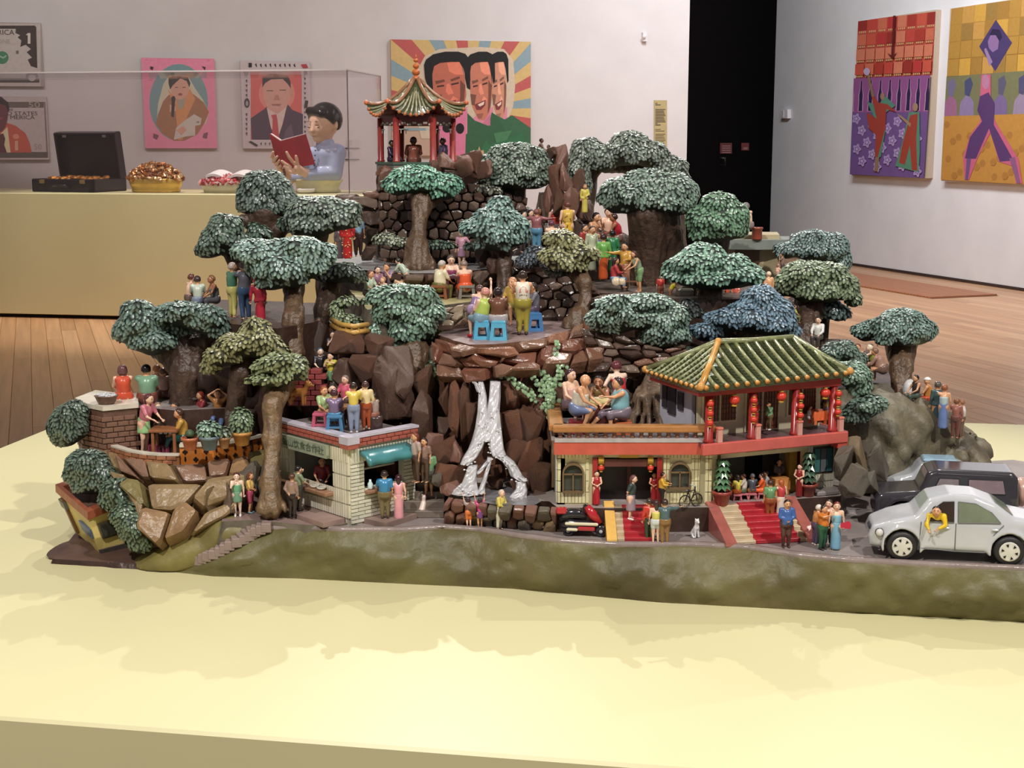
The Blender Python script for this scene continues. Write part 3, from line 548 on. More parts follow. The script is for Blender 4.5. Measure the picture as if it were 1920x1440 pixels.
# ================================================================ the hillside
ROAD,T1,ROOF1,BALC=.783,.823,.925,.93
LT,LU,KR,MID,UP1,PATH,UPR,LOWR,ULZ,PAV,RPZ=.855,.933,.93,1.059,1.107,1.152,1.178,1.12,1.082,1.367,.95
rock=thing('hillside','glazed brown rocky hillside with terraces on the pale yellow plinth','sculpture base',R(960,900,ZT)); tag(rock,kind='thing')
RO=rock.location.copy(); RT=Matrix.Translation(-RO)
DKR=(66,46,40)
def robj(name,me,kind=None):o=obj(name,me,rock); o.matrix_parent_inverse=RT; return tag(o,kind=kind)
def terrace(name,poly,z,zb,side,topm,flare=.012,rough=.012,seed=0,world=False):
 P=[Vector(p)for p in poly]if world else[R(x,y,z)for x,y in poly]
 if sum(P[i].x*P[(i+1)%len(P)].y-P[(i+1)%len(P)].x*P[i].y for i in range(len(P)))<0:P=P[::-1]
 ring=[]
 for i,p in enumerate(P):
  q=P[(i+1)%len(P)]; n=max(1,int((q-p).length/.022))
  ring+=[p+(q-p)*(k/n)for k in range(n)]
 n=len(ring); rows=max(2,int((z-zb)/.022)); v=[]; cx=sum((p.x for p in ring))/n; cy=sum((p.y for p in ring))/n
 for r in range(rows+1):
  t=r/rows
  for i,p in enumerate(ring):
   d=ring[(i+1)%n]-ring[i-1]; nn=Vector((d.y,-d.x,0)).normalized(); zz=z-(z-zb)*t
   o=flare*t+(rough*(mnoise.noise(Vector((p.x*28+seed,p.y*28,zz*34)))+.5*mnoise.noise(Vector((p.x*70,p.y*70+seed,zz*60))))if r>0 else.3*rough*mnoise.noise(Vector((p.x*20,p.y*20,seed))))
   v.append((p.x+nn.x*o,p.y+nn.y*o,zz))
 v+=v[:n]; f=[tuple(range(len(v)-n,len(v)))]; mi=[1]
 for r in range(rows):
  for i in range(n):f.append((r*n+i,(r+1)*n+i,(r+1)*n+(i+1)%n,r*n+(i+1)%n)); mi.append(0)
 return robj(name,mesh(name,v,f,[side,topm],mi,True))
RKD=M((62,45,39),.3,.3,40,.5,grime=.5); RKB=M((124,88,70),.28,.25,40,.8,grime=.5); RKR=M((148,102,80),.26,.22,40,.8,grime=.5)
RKT=M((146,122,88),.34,.25,30,.9,grime=.35); RKG=M((104,96,84),.32,.25,40,.5,grime=.5); RKP=M((128,92,80),.25,.2,40,.3,grime=.4); OLV=M((128,122,66),.36,.28,14,.5,grime=.45)
GRY=M((142,132,130),.4,.15,26,.2,grime=.15); PAVE=M((150,128,128),.35,.2,40,.2,grime=.2)
# grassy bank along the front, its edge carrying the road
bt=[(98,1056),(250,1064),(400,1081),(560,1085),(760,1095),(960,1104),(1240,1130),(1560,1147),(1920,1167),(2140,1180)]
tp=[(98,1050,.704),(250,1055,.706),(345,1060,.708),(400,1036,.735),(440,1012,.757),(490,992,.772),(560,987,.781),(640,993,.783),(760,993,.783),(830,988,.783),(900,993,.783),(960,1002,.783),(1050,1014,.783),(1160,1021,.783),(1300,1021,.783),(1400,1026,.783),(1500,1041,.783),(1600,1050,.783),(1760,1059,.783),(1920,1066,.783),(2140,1076,.783)]
def ip(L,x,k):
 for a,b in zip(L,L[1:]):
  if x<=b[0]:t=(x-a[0])/(b[0]-a[0]); return a[k]+(b[k]-a[k])*max(0,t)
 return L[-1][k]
NC,v,f=420,[],[]
topline=[]
ROWS=[0,.03,.12,.22,.33,.44,.55,.66,.77,.87,.94,1,1.0,1.0]
for i in range(NC+1):
 x=98+(2140-98)*i/NC; zt=ip(tp,x,2); A=R(x,ip(bt,x,1),ZT); T_=R(x,ip(tp,x,1),zt); topline.append(T_)
 hgt=max(0.0,zt-ZT)
 for r,t in enumerate(ROWS):
  p=A+(T_-A)*t; p=p.copy(); p.z=ZT+hgt*t
  if r in(12,13):p.y+=.02 if r==12 else.07; p.z=zt-(.0 if r==12 else.004)
  else:
   bul=math.sin(math.pi*min(1,t))*.016*min(1,hgt/.06); n=mnoise.noise(Vector((p.x*7,t*2.2,3)))*.012+mnoise.noise(Vector((p.x*26+t*3,t*5,9)))*.005
   fold=-max(0,.22-abs(mnoise.noise(Vector((p.x*11-t*1.5,t*1.1,5)))))*.035+max(0,mnoise.noise(Vector((p.x*17+t*2,t*.9,15))))*.012
   if x>1520:
    uu,vv=p.x*22,t*3.2; uu+=.5*(int(vv)%2); q=math.hypot((uu%1)-.5,((vv%1)-.45)*.8); fold+=.008*(1-min(1,q/.5))*min(1,(x-1520)/80); n*=.6
   p.y-=(bul+(n+fold)*math.sin(math.pi*min(1,t*.96+.02)))*min(1,hgt/.05)
  v.append(p)
k=len(ROWS)
for i in range(NC):
 for r in range(k-1):a=i*k+r; f.append((a,a+k,a+k+1,a+1))
bankm=M((104,98,62),.45,.3,9,.7,bsc=40,grime=.7,spec=.35)
robj('grassy_bank',mesh('grassy_bank',v,f,bankm,None,True))
lip=M((136,122,118),.25,.2,30,.3); b=B(); b.tube([p+Vector((0,.004,-.002))for p in topline[78:]],.0065,lip,6); robj('road_edge',b.me('road_edge',True))
# road and lower ground
road=[(x,ip(tp,x,1))for x in range(600,2140,40)]+[(2140,900),(1900,862),(1700,872),(1620,900),(1560,920),(1340,935),(1020,935),(840,930),(700,920),(600,940)]
terrace('road',road,ROAD,ZT,RKD,GRY,-.03,0)
terrace('corner_ground',[(98,1048),(240,1056),(350,1062),(420,1030),(400,985),(250,950),(150,990)],.708,ZT,RKD,M((96,72,64),.5,.2,30,.4),.004,.004)
terrace('restaurant_terrace',[(840,922),(900,930),(960,936),(1030,940),(1046,952),(1150,953),(1250,952),(1336,951),(1345,947),(1440,940),(1525,933),(1575,930),(1585,918),(1560,880),(1300,870),(1000,880),(860,900)],T1,.778,RKD,M((156,146,142),.4,.15,26,.2,grime=.2),.003,.004)
for nm,poly,z,zb,sm,tm_ in(('left_terrace',[(184,838),(240,862),(330,873),(420,869),(505,852),(560,800),(540,745),(300,750),(200,790)],LT,ZT,RKT,GRY),('upper_terrace',[(146,752),(158,760),(200,768),(262,764),(330,770),(480,762),(520,748),(470,738),(330,736),(240,737),(180,737)],LU,ZT,RKD,GRY),('kiosk_ground',[(415,978),(470,975),(505,978),(560,983),(620,986),(660,980),(640,940),(500,920),(420,940)],.786,ZT,RKG,M((140,118,112),.4,.2,30,.2)),('back_ledge',[(336,580),(420,606),(520,616),(600,602),(610,580),(560,566),(420,562),(345,566)],ULZ,.72,RKD,RKD),('middle_platform',[(822,628),(850,638),(880,646),(930,645),(1000,638),(1050,626),(1100,606),(1090,580),(950,570),(850,590)],MID,.80,RKB,PAVE),('planter_ledge',[(618,612),(650,622),(690,616),(715,600),(700,575),(640,568),(615,590)],1.072,.80,RKB,RKG),('upper_platform',[(690,580),(720,582),(775,574),(830,572),(880,566),(915,552),(930,530),(850,512),(700,512),(640,530)],UP1,.80,RKG,M((178,168,122),.4,.15,30,.2)),('upper_path',[(600,500),(640,500),(700,508),(760,512),(830,512),(900,506),(980,494),(990,475),(800,466),(690,468),(640,474),(600,484)],PATH,.9,RKD,M((150,148,150),.4,.12,20,.15)),('party_ledge',[(985,482),(1060,478),(1110,474),(1170,468),(1196,460),(1100,458),(990,458)],UPR,.9,RKD,RKD),('garden_ledge',[(1100,548),(1180,552),(1260,560),(1340,562),(1420,560),(1470,545),(1440,522),(1250,522),(1110,522)],LOWR,.85,RKD,M((96,84,78),.4,.2,30,.3)),('far_ledge',[(1560,770),(1640,772),(1700,770),(1740,760),(1700,700),(1600,690),(1540,700)],.93,.72,RKG,RKD)):
 terrace(nm,poly,z,zb,sm,tm_,.014,.014,len(nm))
def wpoly(x0,y0,x1,y1):return[(x0,y0,0),(x1,y0,0),(x1,y1,0),(x0,y1,0)]
for x0,y0,x1,y1,z in((-.62,2.62,.62,3.05,.93),(-.36,2.5,.02,3.0,.98),(-.5,2.72,.5,3.1,1.05),(-.34,2.95,.16,3.2,1.13),(-.28,3.08,-.06,3.25,1.24),(.02,2.5,.5,2.8,.96),(.3,2.7,.55,2.95,1.02)):
 P=[Vector((p[0],p[1],z))for p in wpoly(x0,y0,x1,y1)]; terrace('rock_core',P,z,ZT+.001,RKD,RKD,.02,.03,z*9,True)
terrace('pavilion_rock',[D(x,310,d).xy.to_3d()+Vector((0,0,1.345))for x,d in((708,3.02),(735,2.96),(790,2.95),(850,2.96),(925,3.0),(940,3.12),(860,3.2),(710,3.18))],1.345,1.14,RKD,RKB,.0,.014,3,True)
# boulders
def hull(name,n,seed,mat,bev=.06,sq=.75,flat=0,par=None):
 rnd=random.Random(seed); bm=bmesh.new()
 for _ in range(n):
  p=Vector((rnd.gauss(0,1),rnd.gauss(0,1),rnd.gauss(0,1))).normalized(); p=Vector([math.copysign(abs(c)**sq,c)for c in p]); p*=rnd.uniform(.86,1.04); bm.verts.new(p)
 r=bmesh.ops.convex_hull(bm,input=bm.verts); bmesh.ops.delete(bm,geom=list({g for g in r['geom_interior']+r['geom_unused']if isinstance(g,bmesh.types.BMVert)}),context='VERTS')
 bmesh.ops.dissolve_limit(bm,angle_limit=math.radians(16),verts=bm.verts,edges=bm.edges)
 if bev:bmesh.ops.bevel(bm,geom=list(bm.edges),offset=bev,segments=1,affect='EDGES',clamp_overlap=True)
 bmesh.ops.triangulate(bm,faces=bm.faces[:]); bmesh.ops.subdivide_edges(bm,edges=bm.edges[:],cuts=1,use_grid_fill=True); bmesh.ops.triangulate(bm,faces=bm.faces[:]); long=[e for e in bm.edges if e.calc_length()>.22]; bmesh.ops.subdivide_edges(bm,edges=long,cuts=1); bmesh.ops.triangulate(bm,faces=bm.faces[:])
 for v in bm.verts:n=v.co.normalized(); v.co+=n*(.07*mnoise.noise(v.co*2.2+Vector((seed,0,0)))+.035*mnoise.noise(v.co*6+Vector((0,seed,0)))-.05*max(0,.12-abs(mnoise.noise(Vector((v.co.x*3+seed,v.co.y*3,v.co.z*1.1)))))/.12)
 me=bpy.data.meshes.new(name); bm.to_mesh(me); bm.free(); me.materials.append(mat); me.polygons.foreach_set('use_smooth',np.ones(len(me.polygons),bool)); me.set_sharp_from_angle(angle=math.radians(32)); return me
_bn=[0]
_BM={}
def boulder(px,py,d,rx,ry,mat,seed=None,rz=None,rot=0,n=15,sq=.7):
 _bn[0]+=1; seed=seed or _bn[0]; k=(mat.name,n,seed%9,sq)
 if k not in _BM:_BM[k]=hull('boulder',n,seed*13+5,mat,.05,sq)
 p=D(px,py,d); s=spx(p); o=obj('boulder',_BM[k],rock); o.matrix_parent_inverse=RT
 o.location=p; o.scale=(rx*s,(rz or(rx+ry)/2)*s,ry*s); o.rotation_euler=(random.uniform(-.15,.15),math.radians(rot),random.uniform(-.5,.5)); return o
# fitted stone walls: Voronoi stones on a ruled patch
def DZ(p):return R(*p)if p[2]<2 else D(*p)
def poly_at(L,t):
 seg=[(Vector(b)-Vector(a)).length for a,b in zip(L,L[1:])]; tot=sum(seg); q=t*tot
 for(a,b),l in zip(zip(L,L[1:]),seg):
  if q<=l or(a,b)==(L[-2],L[-1]):return Vector(a)+(Vector(b)-Vector(a))*min(1,q/l)
  q-=l
def stonewall(bot,top,nx,ny,mats,gap=.1,dep=.012,seed=0,jit=.32,par=None,name='stone',stag=True,parT=None):
 bot=[DZ(p)for p in bot]; top=[DZ(p)for p in top]; rnd=random.Random(seed); S=[]
 S3=lambda u,w:poly_at(bot,min(1,max(0,u))).lerp(poly_at(top,min(1,max(0,u))),w)
 for j in range(ny):
  for i in range(nx+(j%2 if stag else 0)):
   S.append(((i+.5-(.5 if stag and j%2 else 0)+rnd.uniform(-jit,jit))/nx,(j+.5+rnd.uniform(-jit,jit)*.8)/ny))
 asp=nx/ny; cx=lambda p:Vector((p[0]*nx,p[1]*ny))
 for a in range(len(S)):
  c=cx(S[a]); poly=[Vector((0,0)),Vector((nx,0)),Vector((nx,ny)),Vector((0,ny))]
  for b_ in range(len(S)):
   if a==b_:continue
   q=cx(S[b_])
   if(q-c).length>3.2:continue
   m,nn=(c+q)/2,(q-c); out=[]
   for k in range(len(poly)):
    P,Q_=poly[k],poly[(k+1)%len(poly)]; dp,dq=(P-m).dot(nn),(Q_-m).dot(nn)
    if dp<=0:out.append(P)
    if dp*dq<0:out.append(P+(Q_-P)*(dp/(dp-dq)))
   poly=out
   if len(poly)<3:break
  if len(poly)<3:continue
  cc=sum(poly,Vector((0,0)))/len(poly); r0=[cc+(p-cc)*(1-gap)for p in poly]
  rr=[]
  for k in range(len(r0)):
   P,A_,B_=r0[k],r0[k-1],r0[(k+1)%len(r0)]; rr+=[P+(A_-P)*.1,P+(B_-P)*.1]
  to3=lambda p:S3(p.x/nx,p.y/ny); ctr=to3(cc); e1=S3(min(1,cc.x/nx+.02),cc.y/ny)-S3(max(0,cc.x/nx-.02),cc.y/ny); e2=S3(cc.x/nx,min(1,cc.y/ny+.02))-S3(cc.x/nx,max(0,cc.y/ny-.02)); N=e1.cross(e2).normalized()
  if N.y>0:N=-N
  dd_=dep*rnd.uniform(.6,1.3); tilt=Vector((rnd.uniform(-.25,.25),rnd.uniform(-.2,.2)))
  v=[]; n=len(rr)
  for sc,dz in((1,-.3),(.985,.5),(.93,.88),(.62,1.0)):
   for p in rr:w=cc+(p-cc)*sc; v.append(to3(w)+N*(dd_*dz*(1+(w-cc).dot(tilt)))-ctr)
  f=[(q*n+i,q*n+(i+1)%n,q*n+n+(i+1)%n,q*n+n+i)for q in range(3)for i in range(n)]+[tuple(range(3*n,4*n))]
  o=obj(name,mesh(name,v,f,rnd.choice(mats),None,False),par or rock); o.matrix_parent_inverse=parT or RT; o.location=ctr
TAN=[RKT,M((152,120,86),.32,.25,30,.9,grime=.4),M((134,122,78),.34,.25,30,.9,grime=.45),M((140,108,88),.3,.25,30,.9,grime=.4)]
BRN=[RKB,RKR,M((120,76,60),.25,.25,40,.4,grime=.4),M((134,100,82),.25,.25,40,.4,grime=.4)]
DRK=[M((84,66,58),.25,.3,40,.4,grime=.4),M((96,74,64),.25,.3,40,.4,grime=.5),M((70,54,48),.22,.3,40,.4,grime=.4),M((112,94,82),.25,.3,40,.4,grime=.5)]
STN=[M((134,118,98),.3,.25,40,.4,grime=.4),M((120,100,84),.3,.25,40,.4,grime=.5),M((148,132,110),.3,.25,40,.4,grime=.4),RKG]
stonewall([(186,872,2.37),(260,905,2.31),(330,912,2.29),(420,905,2.29),(505,890,2.31)],[(184,842,LT),(240,866,LT),(330,877,LT),(420,873,LT),(505,856,LT)],9,1,TAN,.08,.016,3)
stonewall([(240,935,2.28),(285,1040,2.22),(330,1020,2.225),(380,1000,2.235),(425,975,2.26)],[(215,900,2.33),(260,908,2.3),(330,914,2.285),(400,908,2.29),(500,895,2.315)],4,2,TAN,.06,.03,11,.4)
stonewall([(822,715,2.36),(880,716,2.345),(940,708,2.34),(1000,705,2.345),(1060,700,2.37),(1130,690,2.42)],[(822,634,MID),(850,644,MID),(880,652,MID),(930,651,MID),(1000,643,MID),(1050,631,MID),(1104,611,MID)],7,3,BRN,.07,.02,5,.38)
stonewall([(1110,705,2.42),(1200,705,2.42),(1300,690,2.44)],[(1090,625,2.48),(1180,640,2.46),(1280,650,2.46)],6,5,DRK+BRN[:1],.07,.02,6,.4)
stonewall([(780,620,2.5),(850,616,2.5),(915,602,2.56)],[(775,579,UP1),(830,577,UP1),(880,571,UP1),(918,557,UP1)],7,3,STN,.08,.012,8)
stonewall([(940,600,2.72),(1010,602,2.7),(1090,600,2.7)],[(930,490,2.8),(1010,490,2.8),(1100,490,2.8)],6,7,DRK,.09,.012,9)
stonewall([(690,535,2.77),(760,540,2.765),(830,540,2.765),(900,534,2.77),(985,522,2.8)],[(700,513,PATH),(760,516,PATH),(830,516,PATH),(900,510,PATH),(985,498,PATH)],12,1,DRK,.08,.01,10)
stonewall([(715,485,2.95),(800,486,2.92),(900,484,2.93),(980,480,2.96)],[(712,345,2.985),(800,340,2.935),(900,345,2.95),(985,372,2.99)],14,8,DRK,.1,.012,12)
stonewall([(835,977,ROAD),(900,982,ROAD),(960,986,ROAD),(1046,994,ROAD)],[(838,934,T1+.004),(900,942,T1+.004),(960,948,T1+.004),(1046,952,T1+.004)],9,2,[RKG,RKT,RKP],.1,.012,13)
stonewall([(690,480,2.98),(712,480,2.98)],[(662,372,3.0),(715,365,3.0)],2,5,DRK,.06,.02,14)
for x,y,d,rx,ry,m,r in((690,470,2.96,20,20,DRK[1],0),(686,440,2.97,22,20,DRK[3],0),(694,408,2.98,26,20,DRK[1],0),(684,380,2.98,34,12,DRK[3],8),(650,372,2.99,30,9,DRK[1],-4),(700,366,2.99,26,10,RKP,0),(725,335,2.98,22,26,RKP,10),(752,325,2.95,18,16,RKP,0),(714,320,2.98,12,14,RKR,0),(720,360,2.99,16,20,DRK[1],0),(845,305,2.9,26,26,RKP,10),(872,312,2.88,20,24,RKP,-8),(892,305,2.9,18,28,RKB,-15),(908,318,2.94,26,20,RKP,-20),(820,312,2.93,18,16,RKP,0),(915,345,3.0,40,12,RKG,0),(880,300,2.96,22,16,RKB,0),(1050,300,2.98,17,36,RKP,3),(1040,335,2.93,15,40,RKR,-4),(1062,335,2.92,15,42,RKP,4),(1080,345,2.97,15,36,RKB,6),(1030,372,2.94,13,34,RKP,0),(1048,380,2.9,15,32,RKB,3),(1070,380,2.9,14,36,RKP,5),(1085,388,2.94,12,30,RKR,8),(1036,288,2.97,10,18,RKB,-20),(1018,395,3.0,14,40,DRK[3],0),(1020,445,3.02,24,40,DRK[1],0),(1055,440,3.0,26,44,DRK[3],0),(1085,440,3.02,22,40,DRK[1],0),(985,430,3.05,26,50,DRK[0],0),(1120,450,3.08,26,34,DRK[0],0),(1170,455,3.06,30,26,DRK[2],0),(1240,470,2.98,40,40,DRK[0],0),(1300,490,2.95,40,36,DRK[2],0),(1100,400,3.0,16,26,DRK[1],0),(650,650,2.43,36,34,RKB,10),(685,690,2.40,34,34,RKB,-12),(650,700,2.43,30,46,DRK[1],8),(640,740,2.41,24,40,DRK[2],0),(660,770,2.42,36,46,DRK[2],0),(745,700,2.39,40,60,DRK[1],0),(790,705,2.40,26,48,RKB,5),(810,670,2.5,24,30,RKG,0),(728,735,2.40,50,86,DRK[1],0),(790,780,2.35,28,60,DRK[1],-5),(700,650,2.43,50,26,RKB,0),(770,650,2.52,46,30,DRK[1],0),(820,618,2.55,16,20,OLV,0),(850,770,2.35,17,66,RKR,2),(872,775,2.34,13,62,RKB,0),(838,740,2.38,16,50,RKB,-3),(885,800,2.33,14,70,RKB,0),(845,830,2.33,20,34,RKR,12),(822,860,2.31,26,34,RKB,-8),(862,850,2.31,20,36,RKP,14),(835,890,2.29,30,30,RKR,10),(870,895,2.29,22,30,RKB,-20),(812,830,2.34,22,26,RKP,0),(835,800,2.36,20,22,DRK[1],0),(912,740,2.36,10,34,DRK[1],0),(955,750,2.36,22,44,RKR,4),(985,745,2.37,24,40,RKB,-6),(960,800,2.34,22,46,RKR,-4),(990,800,2.34,24,44,RKB,10),(1010,780,2.36,26,40,RKP,12),(965,855,2.32,24,40,RKB,10),(995,860,2.31,26,44,RKR,16),(1010,900,2.29,26,40,RKB,8),(975,905,2.28,22,24,RKP,0),(1040,760,2.4,24,50,RKB,0),(1045,720,2.42,30,26,RKR,0),(925,880,2.3,18,12,RKR,0),(925,905,2.28,24,12,RKB,0),(915,850,2.31,10,16,RKP,0),(845,915,2.24,22,16,RKP,0),(820,900,2.27,14,16,RKG,0),(1000,930,2.26,24,14,DRK[3],0),(935,925,2.27,30,8,RKB,4),(900,520,2.74,18,16,DRK[3],0),(925,500,2.76,20,22,DRK[1],0),(950,510,2.76,20,18,DRK[0],0),(905,485,2.8,16,26,DRK[2],10),(870,510,2.8,30,8,DRK[3],0),(925,460,2.8,14,26,DRK[3],12),(1000,500,2.78,30,24,DRK[0],0),(1130,560,2.6,30,12,DRK[3],0),(1165,556,2.6,30,10,DRK[3],4),(1110,545,2.64,20,16,DRK[1],0),(1210,566,2.58,34,10,DRK[1],8),(1290,548,2.62,22,26,STN[2],0),(1268,575,2.58,18,20,DRK[2],0),(1150,735,2.46,50,34,DRK[0],0),(1220,725,2.47,40,40,DRK[1],0),(1090,730,2.46,44,40,DRK[3],0),(1180,770,2.43,40,26,DRK[2],0),(1120,775,2.43,36,22,DRK[1],6),(1270,740,2.46,40,40,DRK[2],0),(1600,900,2.2,30,36,RKG,0),(1580,870,2.24,20,44,RKG,10),(1605,860,2.26,24,50,RKT,-10),(1640,860,2.3,30,56,RKG,-12),(1625,905,2.22,30,26,RKG,0),(1533,676,2.6,30,22,DRK[1],0),(1630,738,2.57,54,26,RKG,0),(1560,665,2.74,44,44,DRK[0],0),(1520,600,2.9,60,60,DRK[2],0),(1455,570,2.8,46,40,DRK[0],0),(1545,545,2.95,30,30,DRK[2],0),(1490,640,2.66,40,34,DRK[0],0),(600,640,2.52,22,40,DRK[2],0),(610,690,2.48,20,36,DRK[0],0),(380,700,2.52,44,46,DRK[2],0),(440,720,2.46,44,40,DRK[0],0),(350,735,2.5,40,30,DRK[2],0),(420,640,2.58,60,36,DRK[2],0),(500,640,2.56,50,40,DRK[0],0),(300,796,2.46,26,20,DRK[1],0),(345,800,2.46,30,22,DRK[0],6),(390,803,2.45,28,22,DRK[1],-5),(430,800,2.45,28,26,DRK[2],0),(475,792,2.46,30,30,DRK[0],0),(590,760,2.44,30,30,DRK[2],0),(455,800,2.42,30,50,DRK[0],0),(465,900,2.3,30,40,RKG,8),(500,905,2.3,20,50,RKG,0),(430,935,2.26,16,36,DRK[3],0),(395,930,2.26,22,40,RKT,12)):
 boulder(x,y,d,rx,ry,m,None,None,r)
# smooth slopes: olive grass lump, hill beyond the cars
def lump(name,fn,lo,hi,c,m):
 return robj(name,sdf_mesh(name,fn,lo,hi,c,m))
def egg(px,py,d,rx,ry,rz=None):p=D(px,py,d); s=spx(p); return(p,(rx*s,(rz or rx)*s,ry*s))
gs=[egg(380,1030,2.25,60,34,40),egg(430,1000,2.25,50,34,40),egg(335,1045,2.25,55,22,40),egg(300,1055,2.27,50,16)]
lump('grass_slope',lambda P:np.maximum(union([ell(P,*g)for g in gs],.02),ZT-P[...,2]),(-.65,2.1,.69),(-.4,2.4,.84),.006,M((122,112,62),.45,.3,20,.5,grime=.5))
ms=[egg(142,1040,2.33,42,26,40),egg(200,1056,2.29,90,12,30),egg(120,1050,2.31,26,14,30)]
lump('corner_mound',lambda P:np.maximum(union([ell(P,*g)for g in ms],.02),ZT-P[...,2]),(-.86,2.2,.69),(-.55,2.45,.8),.005,M((92,70,64),.5,.25,30,.6,grime=.4))
hs=[egg(1650,800,2.47,80,60,60),egg(1710,815,2.5,80,56,60),egg(1600,800,2.47,40,60,50),egg(1770,860,2.52,60,36,60),egg(1700,850,2.62,110,66,150),egg(1760,850,2.62,60,50,160),egg(1640,860,2.5,70,90,110),egg(1690,800,2.6,60,50,80),egg(1600,830,2.5,60,80,90)]
def hillf(P):return np.maximum(union([ell(P,*g)for g in hs],.03)+.008*np.sin(P[...,0]*90+P[...,2]*60)*np.sin(P[...,1]*70-P[...,2]*50)-.006*np.abs(np.sin(P[...,0]*48-P[...,2]*30+np.sin(P[...,2]*40))),ZT-P[...,2])
lump('side_hill',hillf,(.5,2.2,.69),(.95,2.95,1.02),.009,M((108,100,80),.5,.35,30,.9,grime=.7))
print('boulders',_bn[0])
# steps: grey flight at the corner, red carpeted flights, kiosk steps
def flight(name,label,pb,pt,zb,zt,w0,w1,n,m,par=None):
 """n steps from the photo points pb (bottom, level zb) to pt (top, level zt), with half widths in metres"""
 A,T_=R(*pb,zb),R(*pt,zt); o=thing(name,label,'steps',A)if par is None else par
 d=(T_-A); d.z=0; side=Vector((d.y,-d.x,0)).normalized(); rz=math.atan2(d.y,d.x)
 for k in range(n):
  t0=k/n; c=A+d*((k+.5)/n); h=zb+(zt-zb)*(k+1)/n; w=w0+(w1-w0)*(k+.5)/n
  b=B(); b.box((0,0,0),(d.length/n+.004,w*2,.012+(h-zb)),m,0,.0015); q=obj('step',b.me('step'),o,Vector((c.x-A.x,c.y-A.y,h-(.012+h-zb)/2-A.z)),(0,0,rz))
 return o
STEP=M((150,130,124),.4,.15,40,.2,grime=.2)
o=thing('corner_steps','curving flight of narrow grey steps climbing the grassy bank from the cream corner house','steps',R(352,1060,.708)); CP_=[R(352,1060,.708),R(400,1035,.737),(R(440,1010,.759)),R(470,992,.772),R(505,978,.784)]
for k in range(17):
 t=(k+.5)/17; p=poly_at(CP_,t); d=poly_at(CP_,min(1,t+.05))-poly_at(CP_,max(0,t-.05)); w=.024+.03*t
 b=B(); b.box((0,0,0),(.0165,w,.016),STEP,0,.0012); obj('step',b.me('step'),o,p-o.location+Vector((0,.006,-.004)),(0,0,math.atan2(d.y,d.x)))
o=thing('waterfall_steps','grey steps rising behind the kiosk beside the waterfall','steps',R(785,970,ROAD)); STP2=M((120,108,98),.35,.2,40,.3,grime=.3)
for k in range(4):b=B(); b.box((0,.02*k+.04,.006*(k+1)),(.085,.09,.012*(k+1)),STP2,0,.001); obj('step',b.me('step'),o)
# waterfall
wf=thing('waterfall','whitish grey waterfall pouring down the brown rocks into a pool','waterfall',D(910,930,2.24)); WT=Matrix.Translation(-wf.location)
def wd(py):return 2.355-(py-712)/220*.11-.022
WM=M((188,186,190),.22,.1,30,.2); WFM=M((222,222,226),.2,.05)
Z2=lambda x,y:(680+x/4.8,660+y/4.8)
for pts in([(1062,262,5),(1078,400,8),(1080,540,10),(1070,680,12),(1045,790,13),(1010,880,13),(960,960,13),(925,1010,10)],[(1195,262,10),(1190,400,11),(1175,540,12),(1185,680,13),(1195,800,14),(1205,880,14),(1230,935,13)],[(990,1020,9),(980,1090,11),(960,1180,14),(925,1250,24),(930,1285,28)],[(1230,930,11),(1310,990,11),(1360,1060,10),(1390,1120,12),(1450,1160,9)],[(1425,1160,9),(1430,1240,11),(1400,1300,16),(1390,1340,18)],[(1145,950,5),(1130,1040,4),(1105,1120,4),(1075,1220,5),(1065,1270,8)],[(1150,960,4),(1090,1030,4),(1040,1090,4)],[(1000,262,4),(1035,300,6),(1060,360,7)],[(1130,600,10),(1130,700,12),(1120,800,10)]):
 b=B(); ctr=[]
 for x,y,w in pts:
  q=Z2(x,y); p=D(q[0],q[1],wd(q[1])); ctr.append((p,w*spx(p)))
 v=[]; n=9; fine=[]
 for i in range(len(ctr)-1):
  for k in range(5):t=k/5; fine.append((ctr[i][0].lerp(ctr[i+1][0],t),ctr[i][1]*(1-t)+ctr[i+1][1]*t))
 fine.append(ctr[-1])
 for j,(p,w)in enumerate(fine):
  for k in range(n):a=-1+2*k/(n-1); v.append(p+Vector((a*w,-math.sqrt(max(0,1-a*a))*.009-.0025*math.cos(a*9+j*.25)-.0015*math.sin(j*1.1+k),0)))
  for k in range(n):a=1-2*k/(n-1); v.append(p+Vector((a*w*.98,.012,0)))
 N2=n*2; f=[(j*N2+k,j*N2+(k+1)%N2,j*N2+N2+(k+1)%N2,j*N2+N2+k)for j in range(len(fine)-1)for k in range(N2)]+[tuple(range(N2-1,-1,-1)),tuple(range(len(v)-N2,len(v)))]
 f=[q[::-1]for q in f]; o=obj('stream',mesh('stream',v,f,WM,None,True),wf); o.matrix_parent_inverse=WT
b=B()
for x,y,r in[(1060,500,5),(1075,540,8),(1150,530,6),(1165,580,9),(1215,520,6),(1040,650,9),(1070,680,9),(1105,665,8),(1120,630,7),(1130,700,5),(1215,700,9),(1240,690,8),(1245,720,7),(1055,820,9),(1085,800,9),(1110,805,9),(1135,830,9),(1050,850,7),(1140,860,7),(1130,905,8),(1150,910,8),(910,1015,9),(940,1020,8),(980,1005,9),(1010,990,9),(915,1060,10),(940,1065,9),(1135,985,9),(1165,965,9),(1200,950,9),(1240,965,8),(1270,990,9),(1300,1010,10),(1345,1010,9),(1370,1020,8),(1340,1150,9),(1380,1165,9),(1450,1160,9),(850,1230,10),(870,1210,12),(900,1240,12),(950,1270,12),(990,1260,10),(1345,1330,10),(1380,1345,10),(1430,1330,10),(885,1195,9),(1290,1050,6),(1470,1140,6),(1265,900,6)]:
 q=Z2(x,y); p=D(q[0],q[1],wd(q[1])-.012); s=spx(p)*r/4.8; b.ball(p-wf.location,(s*1.2,s,s*.8),WFM,7)
